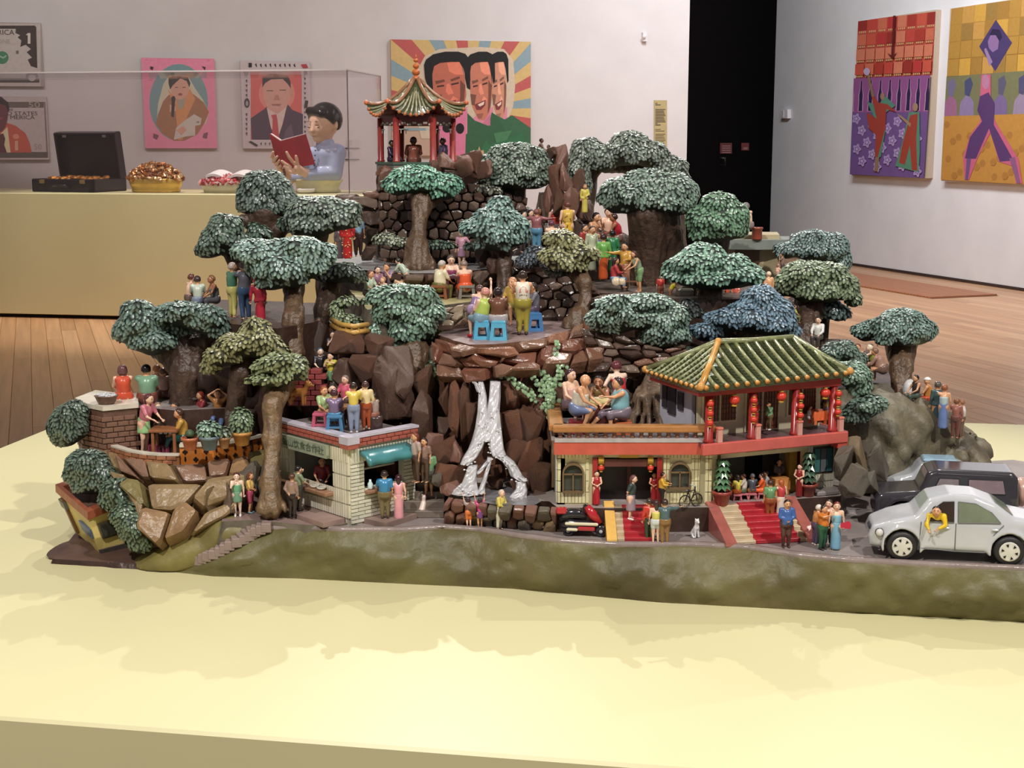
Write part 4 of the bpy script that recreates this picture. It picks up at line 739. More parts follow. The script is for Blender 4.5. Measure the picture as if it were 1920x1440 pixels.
tag(b.obj('foam',wf,True),kind='stuff')
b=B(); P=[R(x,y,T1+.004)-wf.location for x,y in((850,928),(880,938),(930,946),(1000,948),(1015,940),(990,920),(900,905),(850,912))]; b.add(P,[tuple(range(len(P)))],M((120,118,122),.12,.2,40,.5)); b.obj('pool',wf)
# ================================================================ trees
def leafmat():
 m=bpy.data.materials.new('leaf_glaze'); m.use_nodes=True; nt=m.node_tree; b=nt.nodes['Principled BSDF']; a=nt.nodes.new('ShaderNodeVertexColor'); a.layer_name='Col'
 nt.links.new(a.outputs['Color'],b.inputs['Base Color']); b.inputs['Roughness'].default_value=.27; b.inputs['Specular IOR Level'].default_value=.55; return m
LEAF=leafmat()
_SH={}
def leaves(name,V,Q,size,col,parent,ctrs=None,cut=-.45,seed=1,T=None,tips=1.0,dens=.56,hi=1.55):
 rng=np.random.default_rng(seed); A,Bq,C,Dq=[V[Q[:,i]]for i in range(4)]
 n=np.cross(C-A,Dq-Bq); ar=np.linalg.norm(n,axis=1)+1e-12; n=n/ar[:,None]; ar*=.5
 want=int(ar.sum()/(size*dens)**2*3.2); pick=rng.choice(len(Q),want,p=ar/ar.sum()); u,w=rng.random((2,want,1))
 P=(A[pick]*(1-u)+Bq[pick]*u)*(1-w)+(Dq[pick]*(1-u)+C[pick]*u)*w; N=n[pick]
 ok=N[:,2]>cut; P,N=P[ok],N[ok]
 cell=size*dens; G={}; keep=[]
 K=np.floor(P/cell).astype(int)
 for i in range(len(P)):
  k=tuple(K[i]); good=True
  for dx in(-1,0,1):
   for dy in(-1,0,1):
    for dz in(-1,0,1):
     for j in G.get((k[0]+dx,k[1]+dy,k[2]+dz),()):
      e=P[i]-P[j]
      if e[0]*e[0]+e[1]*e[1]+e[2]*e[2]<cell*cell:good=False; break
     if not good:break
    if not good:break
   if not good:break
  if good:G.setdefault(k,[]).append(i); keep.append(i)
 P,N=P[keep],N[keep]; m=len(P)
 if ctrs is not None:
  c=np.asarray(ctrs); i=np.argmin(((P[:,None,:]-c[None])**2).sum(-1),1); rad=P-c[i]
 else:rad=P-P.mean(0)
 rad[:,2]=0; rad/=np.linalg.norm(rad,axis=1)[:,None]+1e-9
 g=rad*.75+np.array([0,0,-.8])+rng.normal(0,.16,(m,3)); t=g-(g*N).sum(1)[:,None]*N; t/=np.linalg.norm(t,axis=1)[:,None]+1e-9
 bb=np.cross(N,t); s=(size*rng.uniform(.85,1.2,m))[:,None]
 lift=rng.uniform(.16,.36,m)[:,None]*tips
 pr=[(-.5,0,.0),(-.1,.43,.12),(.34,.34,.3),(.62,0,1.0),(.34,-.34,.3),(-.1,-.43,.12),(.12,0,.62)]
 vv=np.stack([P+t*s*a+bb*s*q+N*s*(lift*z if z!=.62 else lift*.45+.13)for a,q,z in pr],1).reshape(-1,3)
 F_=np.array([[0,1,6],[1,2,6],[2,3,6],[3,4,6],[4,5,6],[5,0,6]])
 ff=(F_[None]+(np.arange(m)*7)[:,None,None]).reshape(-1,3)[:,::-1]
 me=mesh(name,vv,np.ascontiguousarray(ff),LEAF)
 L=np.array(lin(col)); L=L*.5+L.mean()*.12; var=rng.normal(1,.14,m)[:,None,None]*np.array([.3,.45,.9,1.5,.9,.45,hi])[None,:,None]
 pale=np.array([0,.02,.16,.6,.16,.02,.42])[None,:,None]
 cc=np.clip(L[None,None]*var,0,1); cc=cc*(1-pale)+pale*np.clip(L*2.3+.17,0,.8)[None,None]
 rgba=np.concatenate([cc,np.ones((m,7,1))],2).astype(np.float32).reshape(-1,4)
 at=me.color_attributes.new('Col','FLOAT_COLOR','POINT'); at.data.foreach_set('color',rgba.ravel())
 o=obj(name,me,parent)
 if T:o.matrix_parent_inverse=T
 return tag(o,kind='stuff')
TRUNK=M((78,60,50),.38,.3,50,.8,bsc=110,grime=.5); TRUNKL=M((100,78,60),.34,.3,60,.9,bsc=120,grime=.4)
NT=[0]
def crown(par,Ti,lobes,d,col,size,k=.0035,seed=1,dz=.85,c=.006,under=.95,cut=-.62,dens=.6):
 """lobes: (px, py, rx, ry) in the photograph at forward distance d (an optional fifth number shifts the lobe in depth)"""
 E=[]; rs=random.Random(seed*7); ex=[]
 for l in lobes:
  if l[2]>=28:
   for _ in range(3):a=rs.uniform(-1,1); ex.append((l[0]+l[2]*.62*a,l[1]+l[3]*rs.uniform(-.5,.42),l[2]*rs.uniform(.3,.42),l[3]*rs.uniform(.45,.62),(l[4]if len(l)>4 else 0)-l[2]*.00065*math.sqrt(1-.6*a*a)))
 for l in list(lobes)+ex:
  p=D(l[0],l[1],d+(l[4]if len(l)>4 else 0)); s=spx(p); E.append((np.array(p),np.array((l[2]*s,(l[2]*.62+l[3]*.38)*dz*s,l[3]*s))*1.08))
 def fn(P):
  r=None
  for ce,ra in E:
   q=P-ce.astype(np.float32); rz=np.where(q[...,2]<0,ra[2]*under,ra[2]); q=np.stack([q[...,0]/ra[0],q[...,1]/ra[1],q[...,2]/rz],-1)
   e=(np.sqrt((q**2).sum(-1))-1)*float(ra.min()); r=e if r is None else smin(r,e,k)
  return r+.003*np.sin(P[...,0]*120+seed)*np.sin(P[...,1]*110)*np.sin(P[...,2]*130)
 lo=np.min([e[0]-e[1]for e in E],0)-.01; hi=np.max([e[0]+e[1]for e in E],0)+.01
 P=grid(lo,hi,c); V,Q=nets(fn(P).astype(np.float32),lo,c)
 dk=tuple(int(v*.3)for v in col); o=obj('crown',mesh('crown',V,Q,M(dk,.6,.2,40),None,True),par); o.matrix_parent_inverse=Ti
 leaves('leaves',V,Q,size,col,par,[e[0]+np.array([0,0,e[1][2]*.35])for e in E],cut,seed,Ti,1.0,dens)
 return E
def trunk(par,Ti,paths,m=TRUNK,roots=None,c=.005,k=.012):
 segs=[]
 for p in paths:
  q=[(D(x,y,d),r*spx(D(x,y,d)))for x,y,d,r in p]; segs+=[(a,b)for a,b in zip(q,q[1:])]
 if roots:
  x,y,d,R_,n,r=roots; b0=D(x,y,d); s=spx(b0)
  for i in range(n):
   a=2*math.pi*i/n+.3; e=b0+Vector((math.cos(a)*R_*s,math.sin(a)*R_*s,-R_*.35*s)); segs.append(((b0+Vector((math.cos(a),math.sin(a),0))*R_*.2*s+Vector((0,0,R_*.5*s)),r*s),(e,r*.45*s)))
 A=np.array([[min(a[0][i]-a[1],b[0][i]-b[1])for i in range(3)]for a,b in segs]).min(0)-.008; Z=np.array([[max(a[0][i]+a[1],b[0][i]+b[1])for i in range(3)]for a,b in segs]).max(0)+.008
 def fn(P):
  f=union([cap(P,a[0],b[0],a[1],b[1])for a,b in segs],k); ang=np.arctan2(P[...,1]-(A[1]+Z[1])/2,P[...,0]-(A[0]+Z[0])/2)
  return f+.0016*np.sin(P[...,0]*420+np.sin(P[...,2]*60)*1.5)+.001*np.sin(ang*23+P[...,2]*40)
 o=obj('trunk',sdf_mesh('trunk',fn,A,Z,c,m),par); o.matrix_parent_inverse=Ti; return o
def tree(label,base,lobes,d,col,paths=(),size=.0088,roots=None,tm=TRUNK,name='tree',cat='tree',grp='trees on the hillside',**kw):
 NT[0]+=1; t=thing(name,label,cat,D(*base),0,grp); Ti=Matrix.Translation(-t.location)
 if paths:
  ym=max(l[1]for l in lobes); paths=[[(x,y,(max(dd,d+.035)if y<ym+12 else dd),r*(.66 if y<ym else.88))for x,y,dd,r in p]for p in paths]; trunk(t,Ti,paths,tm,roots)
 crown(t,Ti,lobes,d,col,size,seed=NT[0],**kw); return t
DKG,MIN,GRN,TEAL,OLI,YGR,BLU,SAGE=(84,112,92),(118,160,138),(92,140,100),(96,164,136),(122,130,78),(142,140,76),(96,132,152),(112,132,116)
tree('dark green domed tree just below the bust of the reading boy',(500,500,2.75),[(498,352,44,30),(480,375,36,32),(515,378,40,32),(497,335,26,14)],2.76,(88,110,96),[[(505,500,2.75,22),(505,440,2.76,24),(500,400,2.76,40)],[(505,440,2.76,16),(455,412,2.74,12)],[(510,450,2.76,14),(545,420,2.72,12)]])
tree('sage green tree spreading above the figure in the spotted red dress',(610,500,2.7),[(572,392,30,22),(605,392,42,22),(648,398,28,22),(590,420,42,24),(560,415,26,26),(635,412,40,20)],2.68,SAGE,[[(590,500,2.7,18),(600,440,2.69,16),(605,415,2.68,26)]])
tree('dark drooping tree overhanging the seated trio before the back plinth',(450,520,2.66),[(424,428,32,26),(395,468,28,16),(445,458,26,18),(412,450,36,22),(382,472,16,10)],2.64,DKG,[[(470,520,2.68,14),(440,490,2.66,12),(420,465,2.65,18)]])
tree('small dark tree tucked behind the broad mint tree',(490,490,2.72),[(487,437,22,13),(470,425,14,8),(540,420,20,14)],2.7,(70,104,80),[[(490,500,2.7,10),(488,440,2.7,10)]])
tree('broad mint green tree with rough trunk behind the embracing pair',(545,640,2.5),[(480,472,44,22),(525,470,34,20),(562,468,46,22),(605,478,26,22),(520,500,56,30),(575,495,40,26),(545,525,34,14),(510,530,30,14)],2.52,(120,156,142),[[(545,660,2.46,26),(550,600,2.48,22),(552,540,2.5,20),(545,505,2.52,40)]],tm=TRUNKL,roots=(545,655,2.46,26,6,9))
tree('low dark shrub shading the ledge below the grey path',(635,560,2.6),[(640,512,40,18),(665,520,22,12),(610,515,24,14)],2.6,(66,82,66),[[(600,640,2.56,14),(605,580,2.58,18),(625,525,2.6,20)]])
tree('big dark spreading tree above the brick walled corner terrace',(340,760,2.52),[(258,590,32,26),(240,622,28,24),(285,640,46,24),(270,612,40,30),(340,588,50,20),(385,600,40,26),(405,615,26,20),(330,615,34,18,.03)],2.48,(90,122,108),[[(350,760,2.5,36),(350,700,2.5,34),(340,650,2.49,40)],[(350,690,2.5,20),(390,630,2.48,22)],[(340,690,2.5,20),(290,645,2.48,24)]])
tree('upper yellow green tree with peaked crown beside the corner terrace',(450,770,2.42),[(480,622,28,24),(452,648,44,22),(420,668,36,18),(395,688,18,14),(500,650,30,24),(525,662,20,14),(488,645,34,26)],2.4,YGR,[[(440,770,2.42,20),(450,700,2.41,20),(465,655,2.4,30)]])
tree('tall trunked tree with yellow green crown standing against the kiosk',(508,955,2.27),[(530,682,44,18),(545,690,34,18),(510,712,40,14),(500,690,28,12),(548,705,22,10)],2.33,(126,140,82),[[(508,955,2.24,24),(508,900,2.26,19),(510,820,2.29,17),(512,760,2.31,20),(520,715,2.33,28)],[(515,760,2.31,14),(540,715,2.33,18)]],tm=M((122,98,72),.34,.35,60,.9,bsc=120,grime=.5),roots=(508,945,2.24,28,11,7))
tree('sea green tree crowding the rounded rocks below the yellow platform',(760,790,2.46),[(735,558,44,22),(772,562,46,26),(800,588,34,26),(745,590,46,28),(770,615,44,28),(712,625,26,22),(750,640,34,18)],2.49,(104,146,120),[[(790,800,2.42,22),(788,720,2.45,22),(775,660,2.48,34)]],tm=TRUNKL)
tree('bright teal tree with flared pale trunk in front of the pavilion',(785,500,2.82),[(780,332,46,20),(760,345,40,18),(800,345,40,16),(838,346,28,18),(830,360,26,14),(745,352,22,14)],2.86,(104,176,144),[[(785,500,2.8,34),(782,465,2.81,22),(786,420,2.83,14),(790,375,2.86,24)],[(788,400,2.84,10),(830,365,2.86,10)]],tm=TRUNKL,roots=(785,492,2.8,34,7,8))
tree('layered grey green tree between the pavilion rock and the rock spire',(960,400,3.0),[(968,292,50,22),(935,305,36,18),(1000,310,34,26),(960,318,60,22),(955,343,58,13),(1000,338,32,16),(905,348,18,10)],2.99,(112,136,116),[[(965,420,3.02,24),(965,340,3.0,34)]])
tree('peaked blue green tree between the card players and the party',(945,560,2.74),[(938,388,22,20),(930,412,40,24),(905,428,42,18),(955,425,34,24),(975,440,20,18),(940,445,46,20),(930,460,30,10)],2.74,(108,150,142),[[(945,560,2.72,16),(945,500,2.74,14),(945,460,2.74,22)]])
tree('arching dark sage tree on the skyline against the back wall',(1100,420,3.1),[(1100,284,30,24),(1130,298,34,24),(1180,272,36,24),(1172,288,54,22),(1220,290,34,24),(1256,315,32,22),(1270,335,22,18),(1085,318,22,34),(1090,350,18,26)],3.1,(112,128,112),[[(1098,475,3.1,18),(1098,360,3.1,20),(1110,310,3.1,22),(1180,310,3.1,22),(1250,335,3.1,18)],[(1275,480,3.1,18),(1262,340,3.1,20)]])
tree('huge dusty green tree with thick dark trunk beside the party ledge',(1225,560,2.8),[(1212,342,40,24),(1168,358,42,24),(1150,372,28,18),(1255,352,44,26),(1285,365,24,26),(1215,375,70,26),(1262,385,40,20),(1180,385,44,16)],2.78,(112,140,122),[[(1212,555,2.8,34),(1212,480,2.8,34),(1215,400,2.78,46)],[(1265,560,2.82,20),(1262,480,2.82,26),(1250,410,2.8,30)]])
tree('bright green tree beside the grey roofed stone hut',(1350,500,2.76),[(1348,388,34,26),(1375,410,28,30),(1322,415,34,28),(1350,425,46,28),(1330,440,34,16),(1385,430,18,16)],2.74,(92,142,104),[[(1345,500,2.76,18),(1348,440,2.75,24)]])
tree('wide umbrella shaped mint tree above the green tiled roof',(1330,600,2.55),[(1318,482,40,24),(1310,500,62,24),(1285,514,44,16),(1365,500,44,22),(1395,516,38,18),(1345,520,76,22)],2.55,(116,166,140),[[(1332,620,2.55,22),(1332,560,2.55,22),(1332,525,2.55,30)]])
tree('smooth blue grey tree nearest the white wall',(1520,560,2.86),[(1522,455,40,22),(1490,468,34,14),(1560,460,30,22),(1540,472,48,20),(1580,490,16,22),(1470,476,18,9)],2.86,(98,130,128),[[(1530,560,2.86,14),(1530,480,2.86,22)]],size=.0070,dens=.6)
tree('green and olive tree right beyond the tiled roof',(1515,690,2.66),[(1510,515,44,24),(1545,520,46,26),(1570,540,40,24),(1490,532,36,22),(1530,545,50,22),(1600,560,15,16),(1475,540,22,16)],2.68,(118,140,98),[[(1510,690,2.62,24),(1512,620,2.65,22),(1520,565,2.68,36)]])
tree('small blue green tree below the green and olive tree',(1560,650,2.72),[(1555,582,32,16),(1575,590,18,12),(1540,578,18,12)],2.7,(92,122,122),[[(1540,660,2.72,10),(1548,590,2.7,12)]])
tree('yellow olive tree with bent trunk beside the tank top man',(1095,610,2.62),[(1048,447,30,15),(1065,462,30,16),(1040,482,28,18),(1065,485,38,18),(1095,478,30,15),(1070,500,34,10)],2.64,(146,146,84),[[(1078,612,2.6,26),(1098,570,2.62,14),(1095,530,2.63,14),(1078,500,2.64,24)]],tm=TRUNKL,roots=(1082,605,2.6,28,7,7))
tree('rugged mint tree spilling over the dark rocks above the roof terrace',(1200,690,2.5),[(1165,570,44,16),(1215,572,48,20),(1130,598,32,18),(1180,598,46,22),(1250,598,40,26),(1235,632,34,20),(1265,630,30,18),(1145,615,26,12)],2.45,(118,152,134),[[(1210,700,2.5,18),(1210,620,2.47,30)]],size=.0076)
tree('blue leaved tree right above the green tiled roof',(1400,660,2.48),[(1425,560,34,24),(1410,590,50,26),(1365,602,40,22),(1440,605,50,24),(1325,622,30,16),(1478,622,22,16),(1450,580,36,22)],2.47,(92,132,158),[[(1400,690,2.48,16),(1400,610,2.47,30)]],size=.0076)
tree('lone umbrella tree with thick trunk at the far end of the hillside',(1690,790,2.62),[(1690,602,42,22),(1665,615,48,18),(1625,622,26,16),(1712,618,40,24),(1690,630,56,18),(1735,620,20,18)],2.64,(100,136,124),[[(1688,800,2.56,34),(1690,750,2.59,24),(1690,690,2.62,22),(1690,640,2.64,36)]],size=.0070,dens=.6,tm=TRUNKL,roots=(1688,790,2.56,42,8,10))
for lb,bs,lo,d,c in(('round dark bush at the outer edge of the corner terrace',(125,840,2.4),[(128,798,34,36),(140,770,24,18),(118,815,26,24)],2.42,(70,96,74)),('tall dark bush hanging over the cream corner house',(165,930,2.32),[(165,872,40,28),(150,888,28,24),(190,900,32,26),(170,905,34,22)],2.34,(72,100,80)),('dark bush wedged between the cream house and tan stones',(215,950,2.27),[(218,925,28,28),(205,938,20,20)],2.29,(68,98,66)),('low dark bush by the window of the cream corner house',(245,1040,2.23),[(232,965,24,22),(250,990,28,30),(262,1012,24,26)],2.24,(66,96,60)),('dark shrub behind the corner of the tiled roof',(1580,720,2.5),[(1575,660,32,20),(1600,675,24,16),(1560,672,24,18)],2.46,(84,116,98)),('leafy shrub hanging beside the red eave',(1600,760,2.4),[(1600,705,30,24),(1612,725,22,20),(1585,690,18,14)],2.38,(104,142,116)),('lowest leafy shrub beside the restaurant balcony',(1610,800,2.36),[(1620,765,32,16),(1600,780,26,16),(1640,755,22,14)],2.36,(92,126,104)),('dark blue shrub below the jeans of the man in the mauve shirt',(1010,500,2.76),[(1008,480,24,18),(990,490,20,14),(1025,492,16,12)],2.72,(74,88,104)),('dark shrub under the yellow olive tree',(1050,520,2.68),[(1050,512,24,9),(1035,506,16,8)],2.67,(72,76,66)),('grey shrub at the edge of the skyline tree by the stone wall',(910,370,2.96),[(902,352,20,10),(925,358,18,9),(890,362,14,8)],2.95,(124,126,108)),('dark evergreen shrub above the tiled roof corner',(1250,660,2.48),[(1245,655,30,12),(1215,665,30,12),(1280,660,26,10)],2.47,(62,78,66)),('dark clump of foliage between the blue tree and the trunk behind',(1300,590,2.56),[(1290,575,20,14),(1305,590,18,14)],2.54,(62,76,74)),('small clump of leaves on the mossy rock beside the waterfall',(815,690,2.44),[(815,688,15,18),(812,705,12,10)],2.41,(104,122,78))):
 tree(lb,bs,lo,d,c,name='bush',cat='bush',grp='bushes on the hillside',size=.0076)
# clipped hedges and creepers
for lb,bs,lo,d,c in(('pale clipped hedge in the curved brick planter beside the flared trunk',(740,470,2.86),[(725,450,24,9),(750,455,26,9),(712,445,12,8)],2.84,(128,138,108)),('dark clipped hedge in the planter between trunk and card players',(820,470,2.88),[(808,460,24,7),(832,461,22,7)],2.86,(74,108,84)),('dark clipped hedge behind the card players',(890,470,2.88),[(885,462,20,8),(905,466,20,8)],2.86,(72,92,76)),('light green hedge curling around the yellow planter',(650,600,2.5),[(632,580,12,16),(645,598,20,11),(668,604,18,9),(650,566,22,8)],2.53,(124,144,96)),('light green hedge on the planter edge beside the yellow platform',(680,575,2.55),[(690,566,16,8),(700,580,14,12)],2.57,(112,136,94))):
 tree(lb,bs,lo,d,c,name='hedge',cat='hedge',grp='clipped hedges',size=.0075,k=.008)
def creeper(label,strands,col,size=.0095):
 p0=D(*strands[0][0][:3]); t=thing('creeper',label,'climbing plant',p0); Ti=Matrix.Translation(-p0); rng=random.Random(len(label)); V,Fc,C=[],[],[]
 b=B()
 for st in strands:
  pts=[D(*p[:3])for p in st]; pts=[poly_at(pts,q/14)+Vector((.004*math.sin(q*1.1+pts[0].x*90),-.006,.003*math.cos(q*1.7)))for q in range(15)]; b.tube([p-p0 for p in pts],.0018,M((70,66,44),.5,.1),5)
  for a,c in zip(pts,pts[1:]):
   n=max(1,int((c-a).length/(size*.62)))
   for k in range(n):
    for sg in(-1,1):
     p=a.lerp(c,k/n); dr=(c-a).normalized(); sd_=Vector((dr.z,0,-dr.x))*sg; ax=(dr*rng.uniform(.1,.9)+sd_*rng.uniform(.5,1)+Vector((0,-.3,-.25))).normalized(); nn=Vector((0,-1,.35)).normalized(); bb=nn.cross(ax).normalized(); s=size*rng.uniform(.8,1.15); p=p+nn*.004+Vector((rng.uniform(-.003,.003),0,rng.uniform(-.003,.003)))
     o=len(V)
     for al,q,z in((0,0,0),(.3,.42,-.02),(.7,.33,0),(1,0,-.06),(.7,-.33,0),(.3,-.42,-.02),(.5,0,.16)):V.append(p+ax*s*al+bb*s*q+nn*s*z)
     Fc+=[(o+1,o,o+6),(o+2,o+1,o+6),(o+3,o+2,o+6),(o+4,o+3,o+6),(o+5,o+4,o+6),(o,o+5,o+6)]; w=rng.uniform(.8,1.25)
     for h in(.6,.85,1,1.2,1,.85,1.6):C+=[min(1,x*w*h)for x in lin(col)]+[1]
 b.obj('stem',t)
 me=mesh('leaves',V,Fc,LEAF); at=me.color_attributes.new('Col','FLOAT_COLOR','POINT'); at.data.foreach_set('color',C); o=obj('leaves',me,t); o.matrix_parent_inverse=Ti; tag(o,kind='stuff')
creeper('pale green creeper trailing down the brown rocks beside the waterfall',[[(1040,640,2.4),(1046,690,2.36),(1030,740,2.34),(1022,770,2.33)],[(985,665,2.39),(1000,700,2.36),(1018,740,2.34)],[(925,692,2.36),(960,710,2.35),(990,735,2.34),(1012,752,2.33)],[(1055,690,2.37),(1040,720,2.35),(1028,760,2.33)],[(1010,690,2.37),(1030,720,2.35),(1040,745,2.34),(1030,775,2.33)],[(1020,700,2.36),(1025,740,2.34),(1024,780,2.33)]],(120,146,112))
creeper('dull green creeper hanging down the stone wall beside the flared trunk',[[(728+8*k,365+(k%2)*8,3.0),(724+8*k,400,2.98),(730+8*k,430-(k%3)*12,2.97),(727+8*k,455-k*8,2.96)]for k in range(5)],(104,104,76),.0085)
# ================================================================ buildings on the hillside
def ratio(py):r=ray(960,py); return-r[2]/r[1]
def frame(O,ex):ex=Vector(ex).normalized(); ey=Vector((-ex.y,ex.x,0)); M_=Matrix.Identity(4); M_.col[0][0:3]=ex; M_.col[1][0:3]=ey; M_.col[3][0:3]=O; return M_
def bthing(name,label,cat,T,grp=None):o=thing(name,label,cat,(0,0,0),0,grp); o.matrix_world=T; return o
def opening(b,x0,x1,z0,z1,y,th,o,m):
 a,c,d,e=o
 for X0,X1,Z0,Z1 in((x0,a,z0,z1),(c,x1,z0,z1),(a,c,z0,d),(a,c,e,z1)):
  if X1-X0>1e-4 and Z1-Z0>1e-4:b.box(((X0+X1)/2,y+th/2,(Z0+Z1)/2),(X1-X0,th,Z1-Z0),m)
CRM=M((222,214,172),.32,.12,30,.1,grime=.12); CRM2=M((214,204,160),.3,.12,30,.1,grime=.1); WHT=M((218,216,196),.3,.1,30,.1,grime=.12)
REDB=M((170,92,80),.3,.12,40,.15); REDP=M((150,44,42),.25,.15,40); DKI=M((30,22,22),.4,.2,40); TEALM=M((70,132,138),.28,.15,30,.2)
GLS=M((58,62,58),.12,.2,50); BRNW=M((122,70,50),.35,.25,90,.2); LANT=M((200,58,44),.3,.1,40); GLD=M((204,164,66),.35,.15,40)
KW=M((230,226,208),.3,.1,30,.1,grime=.14); KW2=M((220,214,192),.3,.1,30,.1,grime=.16)
# ---- kiosk
A,C,Bk=R(515,787,KR),R(655,822,KR),R(760,798,KR); e=(C-A); L1=e.length; T=frame((A.x,A.y,ROAD),e); W1=.135; H=KR-ROAD
k=bthing('kiosk','cream tiled corner kiosk with green sign, teal awning and red edged flat roof','kiosk',T)
b=B(); opening(b,0,L1,0,H-.012,0,.012,(.19*L1,.79*L1,.052,.104),KW); b.obj('front_wall',k)
b=B()
TS=Matrix.Translation((L1,0,0))@Matrix.Rotation(math.pi/2,4,'Z')
opening(b,0,W1,0,H-.012,0,.012,(.2*W1,.82*W1,.058,.108),WHT); me_=b.me('side_wall'); me_.transform(TS); obj('side_wall',me_,k)
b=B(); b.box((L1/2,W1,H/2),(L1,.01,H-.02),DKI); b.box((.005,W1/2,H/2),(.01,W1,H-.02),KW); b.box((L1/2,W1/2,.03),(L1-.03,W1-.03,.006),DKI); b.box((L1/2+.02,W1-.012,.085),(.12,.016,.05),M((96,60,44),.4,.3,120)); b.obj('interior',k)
b=B(); b.box((L1/2,W1/2,H-.009),(L1,W1,.006),GRY); b.obj('roof_slab',k)
b=B(); n=34; gr=M((196,190,158),.4,.1)
for i in range(n):
 x=(i+.5)/n*L1; b.box((x,-.002,H-.03),(L1/n*.8,.004,.022),KW2)
for zz in(.012,.036,.060,.084):
 for i in range(n):
  x=(i+.5)/n*L1
  if.19*L1<x<.79*L1 and zz>.04:continue
  b.box((x,-.0015,zz+.0115),(L1/n*.8,.003,.021),KW if i%3 else KW2)
tag(b.obj('wall_tiles',k),kind='stuff')
b=B(); n=22
for i in range(n):b.box(((i+.5)/n*W1,-.002,H-.03),(W1/n*.8,.004,.022),WHT)
for j in range(18):
 z=.004+j*.0062
 for x0,x1 in((0,.2),(.82,1))if z>.054 else((0,1),):
  nb=max(1,round((x1-x0)*5)); off=.5*(j%2)*(x1-x0)/nb
  for q in range(nb+(j%2)):
   a,c=max(x0,x0+q*(x1-x0)/nb-off),min(x1,x0+(q+1)*(x1-x0)/nb-off)
   if c-a>.01:b.box(((a+c)/2*W1,-.0015,z+.0025),((c-a)*W1*.95,.003,.0048),WHT if(q+j)%3 else KW)
me_=b.me('side_tiles'); me_.transform(TS); tag(obj('side_tiles',me_,k),kind='stuff')
for nm,ln,TT in(('front',L1,Matrix.Identity(4)),('side',W1,TS)):
 b=B(); b.box((ln/2,.004,H-.008),(ln+.01,.018,.014),M((150,74,62),.35,.15)); b.box((ln/2,.003,H+.0015),(ln+.012,.02,.004),M((196,190,204),.3,.1)); me_=b.me('parapet'); me_.transform(TT); pp=obj('parapet',me_,k)
 n=round(ln/.016); bm_=B(); bm_.box((0,0,0),(ln/n-.0012,.003,.0055),REDB,0,.0006); bm=bm_.me('brick')
 for j in range(2):
  for i in range(n):obj('brick',bm,pp,TT@Vector(((i+.5+(.25 if j else-.2))/n*ln,-.006,H-.0115+j*.0065)),(0,0,TT.to_euler().z))
b=B(); b.box((L1+.001,-.001,H-.002),(.024,.024,.0125),M((196,190,204),.3,.1)); b.box((L1+.001,-.001,H-.0115),(.022,.022,.009),REDB); b.obj('parapet_corner',k)
b=B(); b.box((L1*.47,-.009,.118),(L1*.62,.008,.022),M((150,158,138),.4,.15,60)); sg=b.obj('sign_board',k)
text('金山饮食合作社',.0155,M((92,104,92),.5,.1),sg,Matrix.Translation((L1*.47,-.0135,.118))@Matrix.Rotation(math.pi/2,4,'X'),sx=1.12)
b=B(); b.box((L1*.49,-.004,.047),(L1*.62,.03,.008),M((150,112,88),.35,.2),0,.002); b.obj('counter',k)
b=B(); b.box((W1*.51,-.0,.053),(W1*.62,.026,.007),M((150,112,88),.35,.2),0,.002); me_=b.me('counter'); me_.transform(TS); obj('counter',me_,k)
b=B(); pts=[(-.004,.125),(-.02,.121),(-.03,.112),(-.032,.103),(-.027,.103),(-.02,.113),(-.004,.118)]
v=[(x,y,z)for x in[W1*(.12+.74*q/12)for q in range(13)]for y,z in[(p[0]*(1+.06*math.sin(x*900)),p[1])for p in pts]]; n=len(pts)
b.add(v,[(i*n+j,i*n+(j+1)%n,i*n+n+(j+1)%n,i*n+n+j)for i in range(12)for j in range(n)]+[tuple(range(n-1,-1,-1)),tuple(range(12*n,13*n))],TEALM); me_=b.me('awning',True); me_.transform(TS); obj('awning',me_,k)
b=B(); b.box((W1*.3,.02,.07),(.004,.004,.05),KW); b.box((W1*.55,.03,.083),(W1*.6,.004,.003),KW)
for q in range(9):b.box((W1*(.25+.065*q),.034,.094),(.006,.006,.018),M([(120,70,50),(150,60,50),(90,60,50)][q%3],.4,.1))
me_=b.me('shelf'); me_.transform(TS); obj('shelf',me_,k)
for q,(a,c,lb)in enumerate((((205,222,226),.011,'small pale glass bottle on the side counter of the kiosk'),)):
 b=B(); b.lathe((0,0,0),[(.004,0),(.0045,.001),(.0045,.009),(.002,.013),(.002,.016)],M(a,.15,0),10); o=b.obj('bottle',None,True,T@TS@Vector((W1*.28,-.004,.057))); tag(o,lb,'bottle')
for q in(0,1):
 b=B(); b.lathe((0,0,0),[(.004,0),(.0065,.001),(.0085,.004),(.008,.004),(.005,.002)],M((206,200,190),.2,.05),12); tag(b.obj('bowl',None,True,T@Vector((L1*(.6+.09*q),-.01,.0515))),('white bowl on the front counter of the kiosk nearest the saleswoman','white bowl near the corner end of the kiosk front counter')[q],'bowl')
b=B(); b.box((0,0,.004),(.13,.07,.008),M((150,126,118),.4,.15,40)); tag(b.obj('doorstep',None,False,R(595,968,.786),(0,0,math.atan2(e.y,e.x))),'flat grey doorstep in front of the kiosk counter','doorstep')
b=B(); b.box((0,0,0),(.075,.06,.012),M((140,118,110),.4,.15,40)); tag(b.obj('doorstep',None,False,D(728,973,2.235),(0,0,.9)),'brown grey doorstep under the blue shirted man and the pink dress','doorstep')
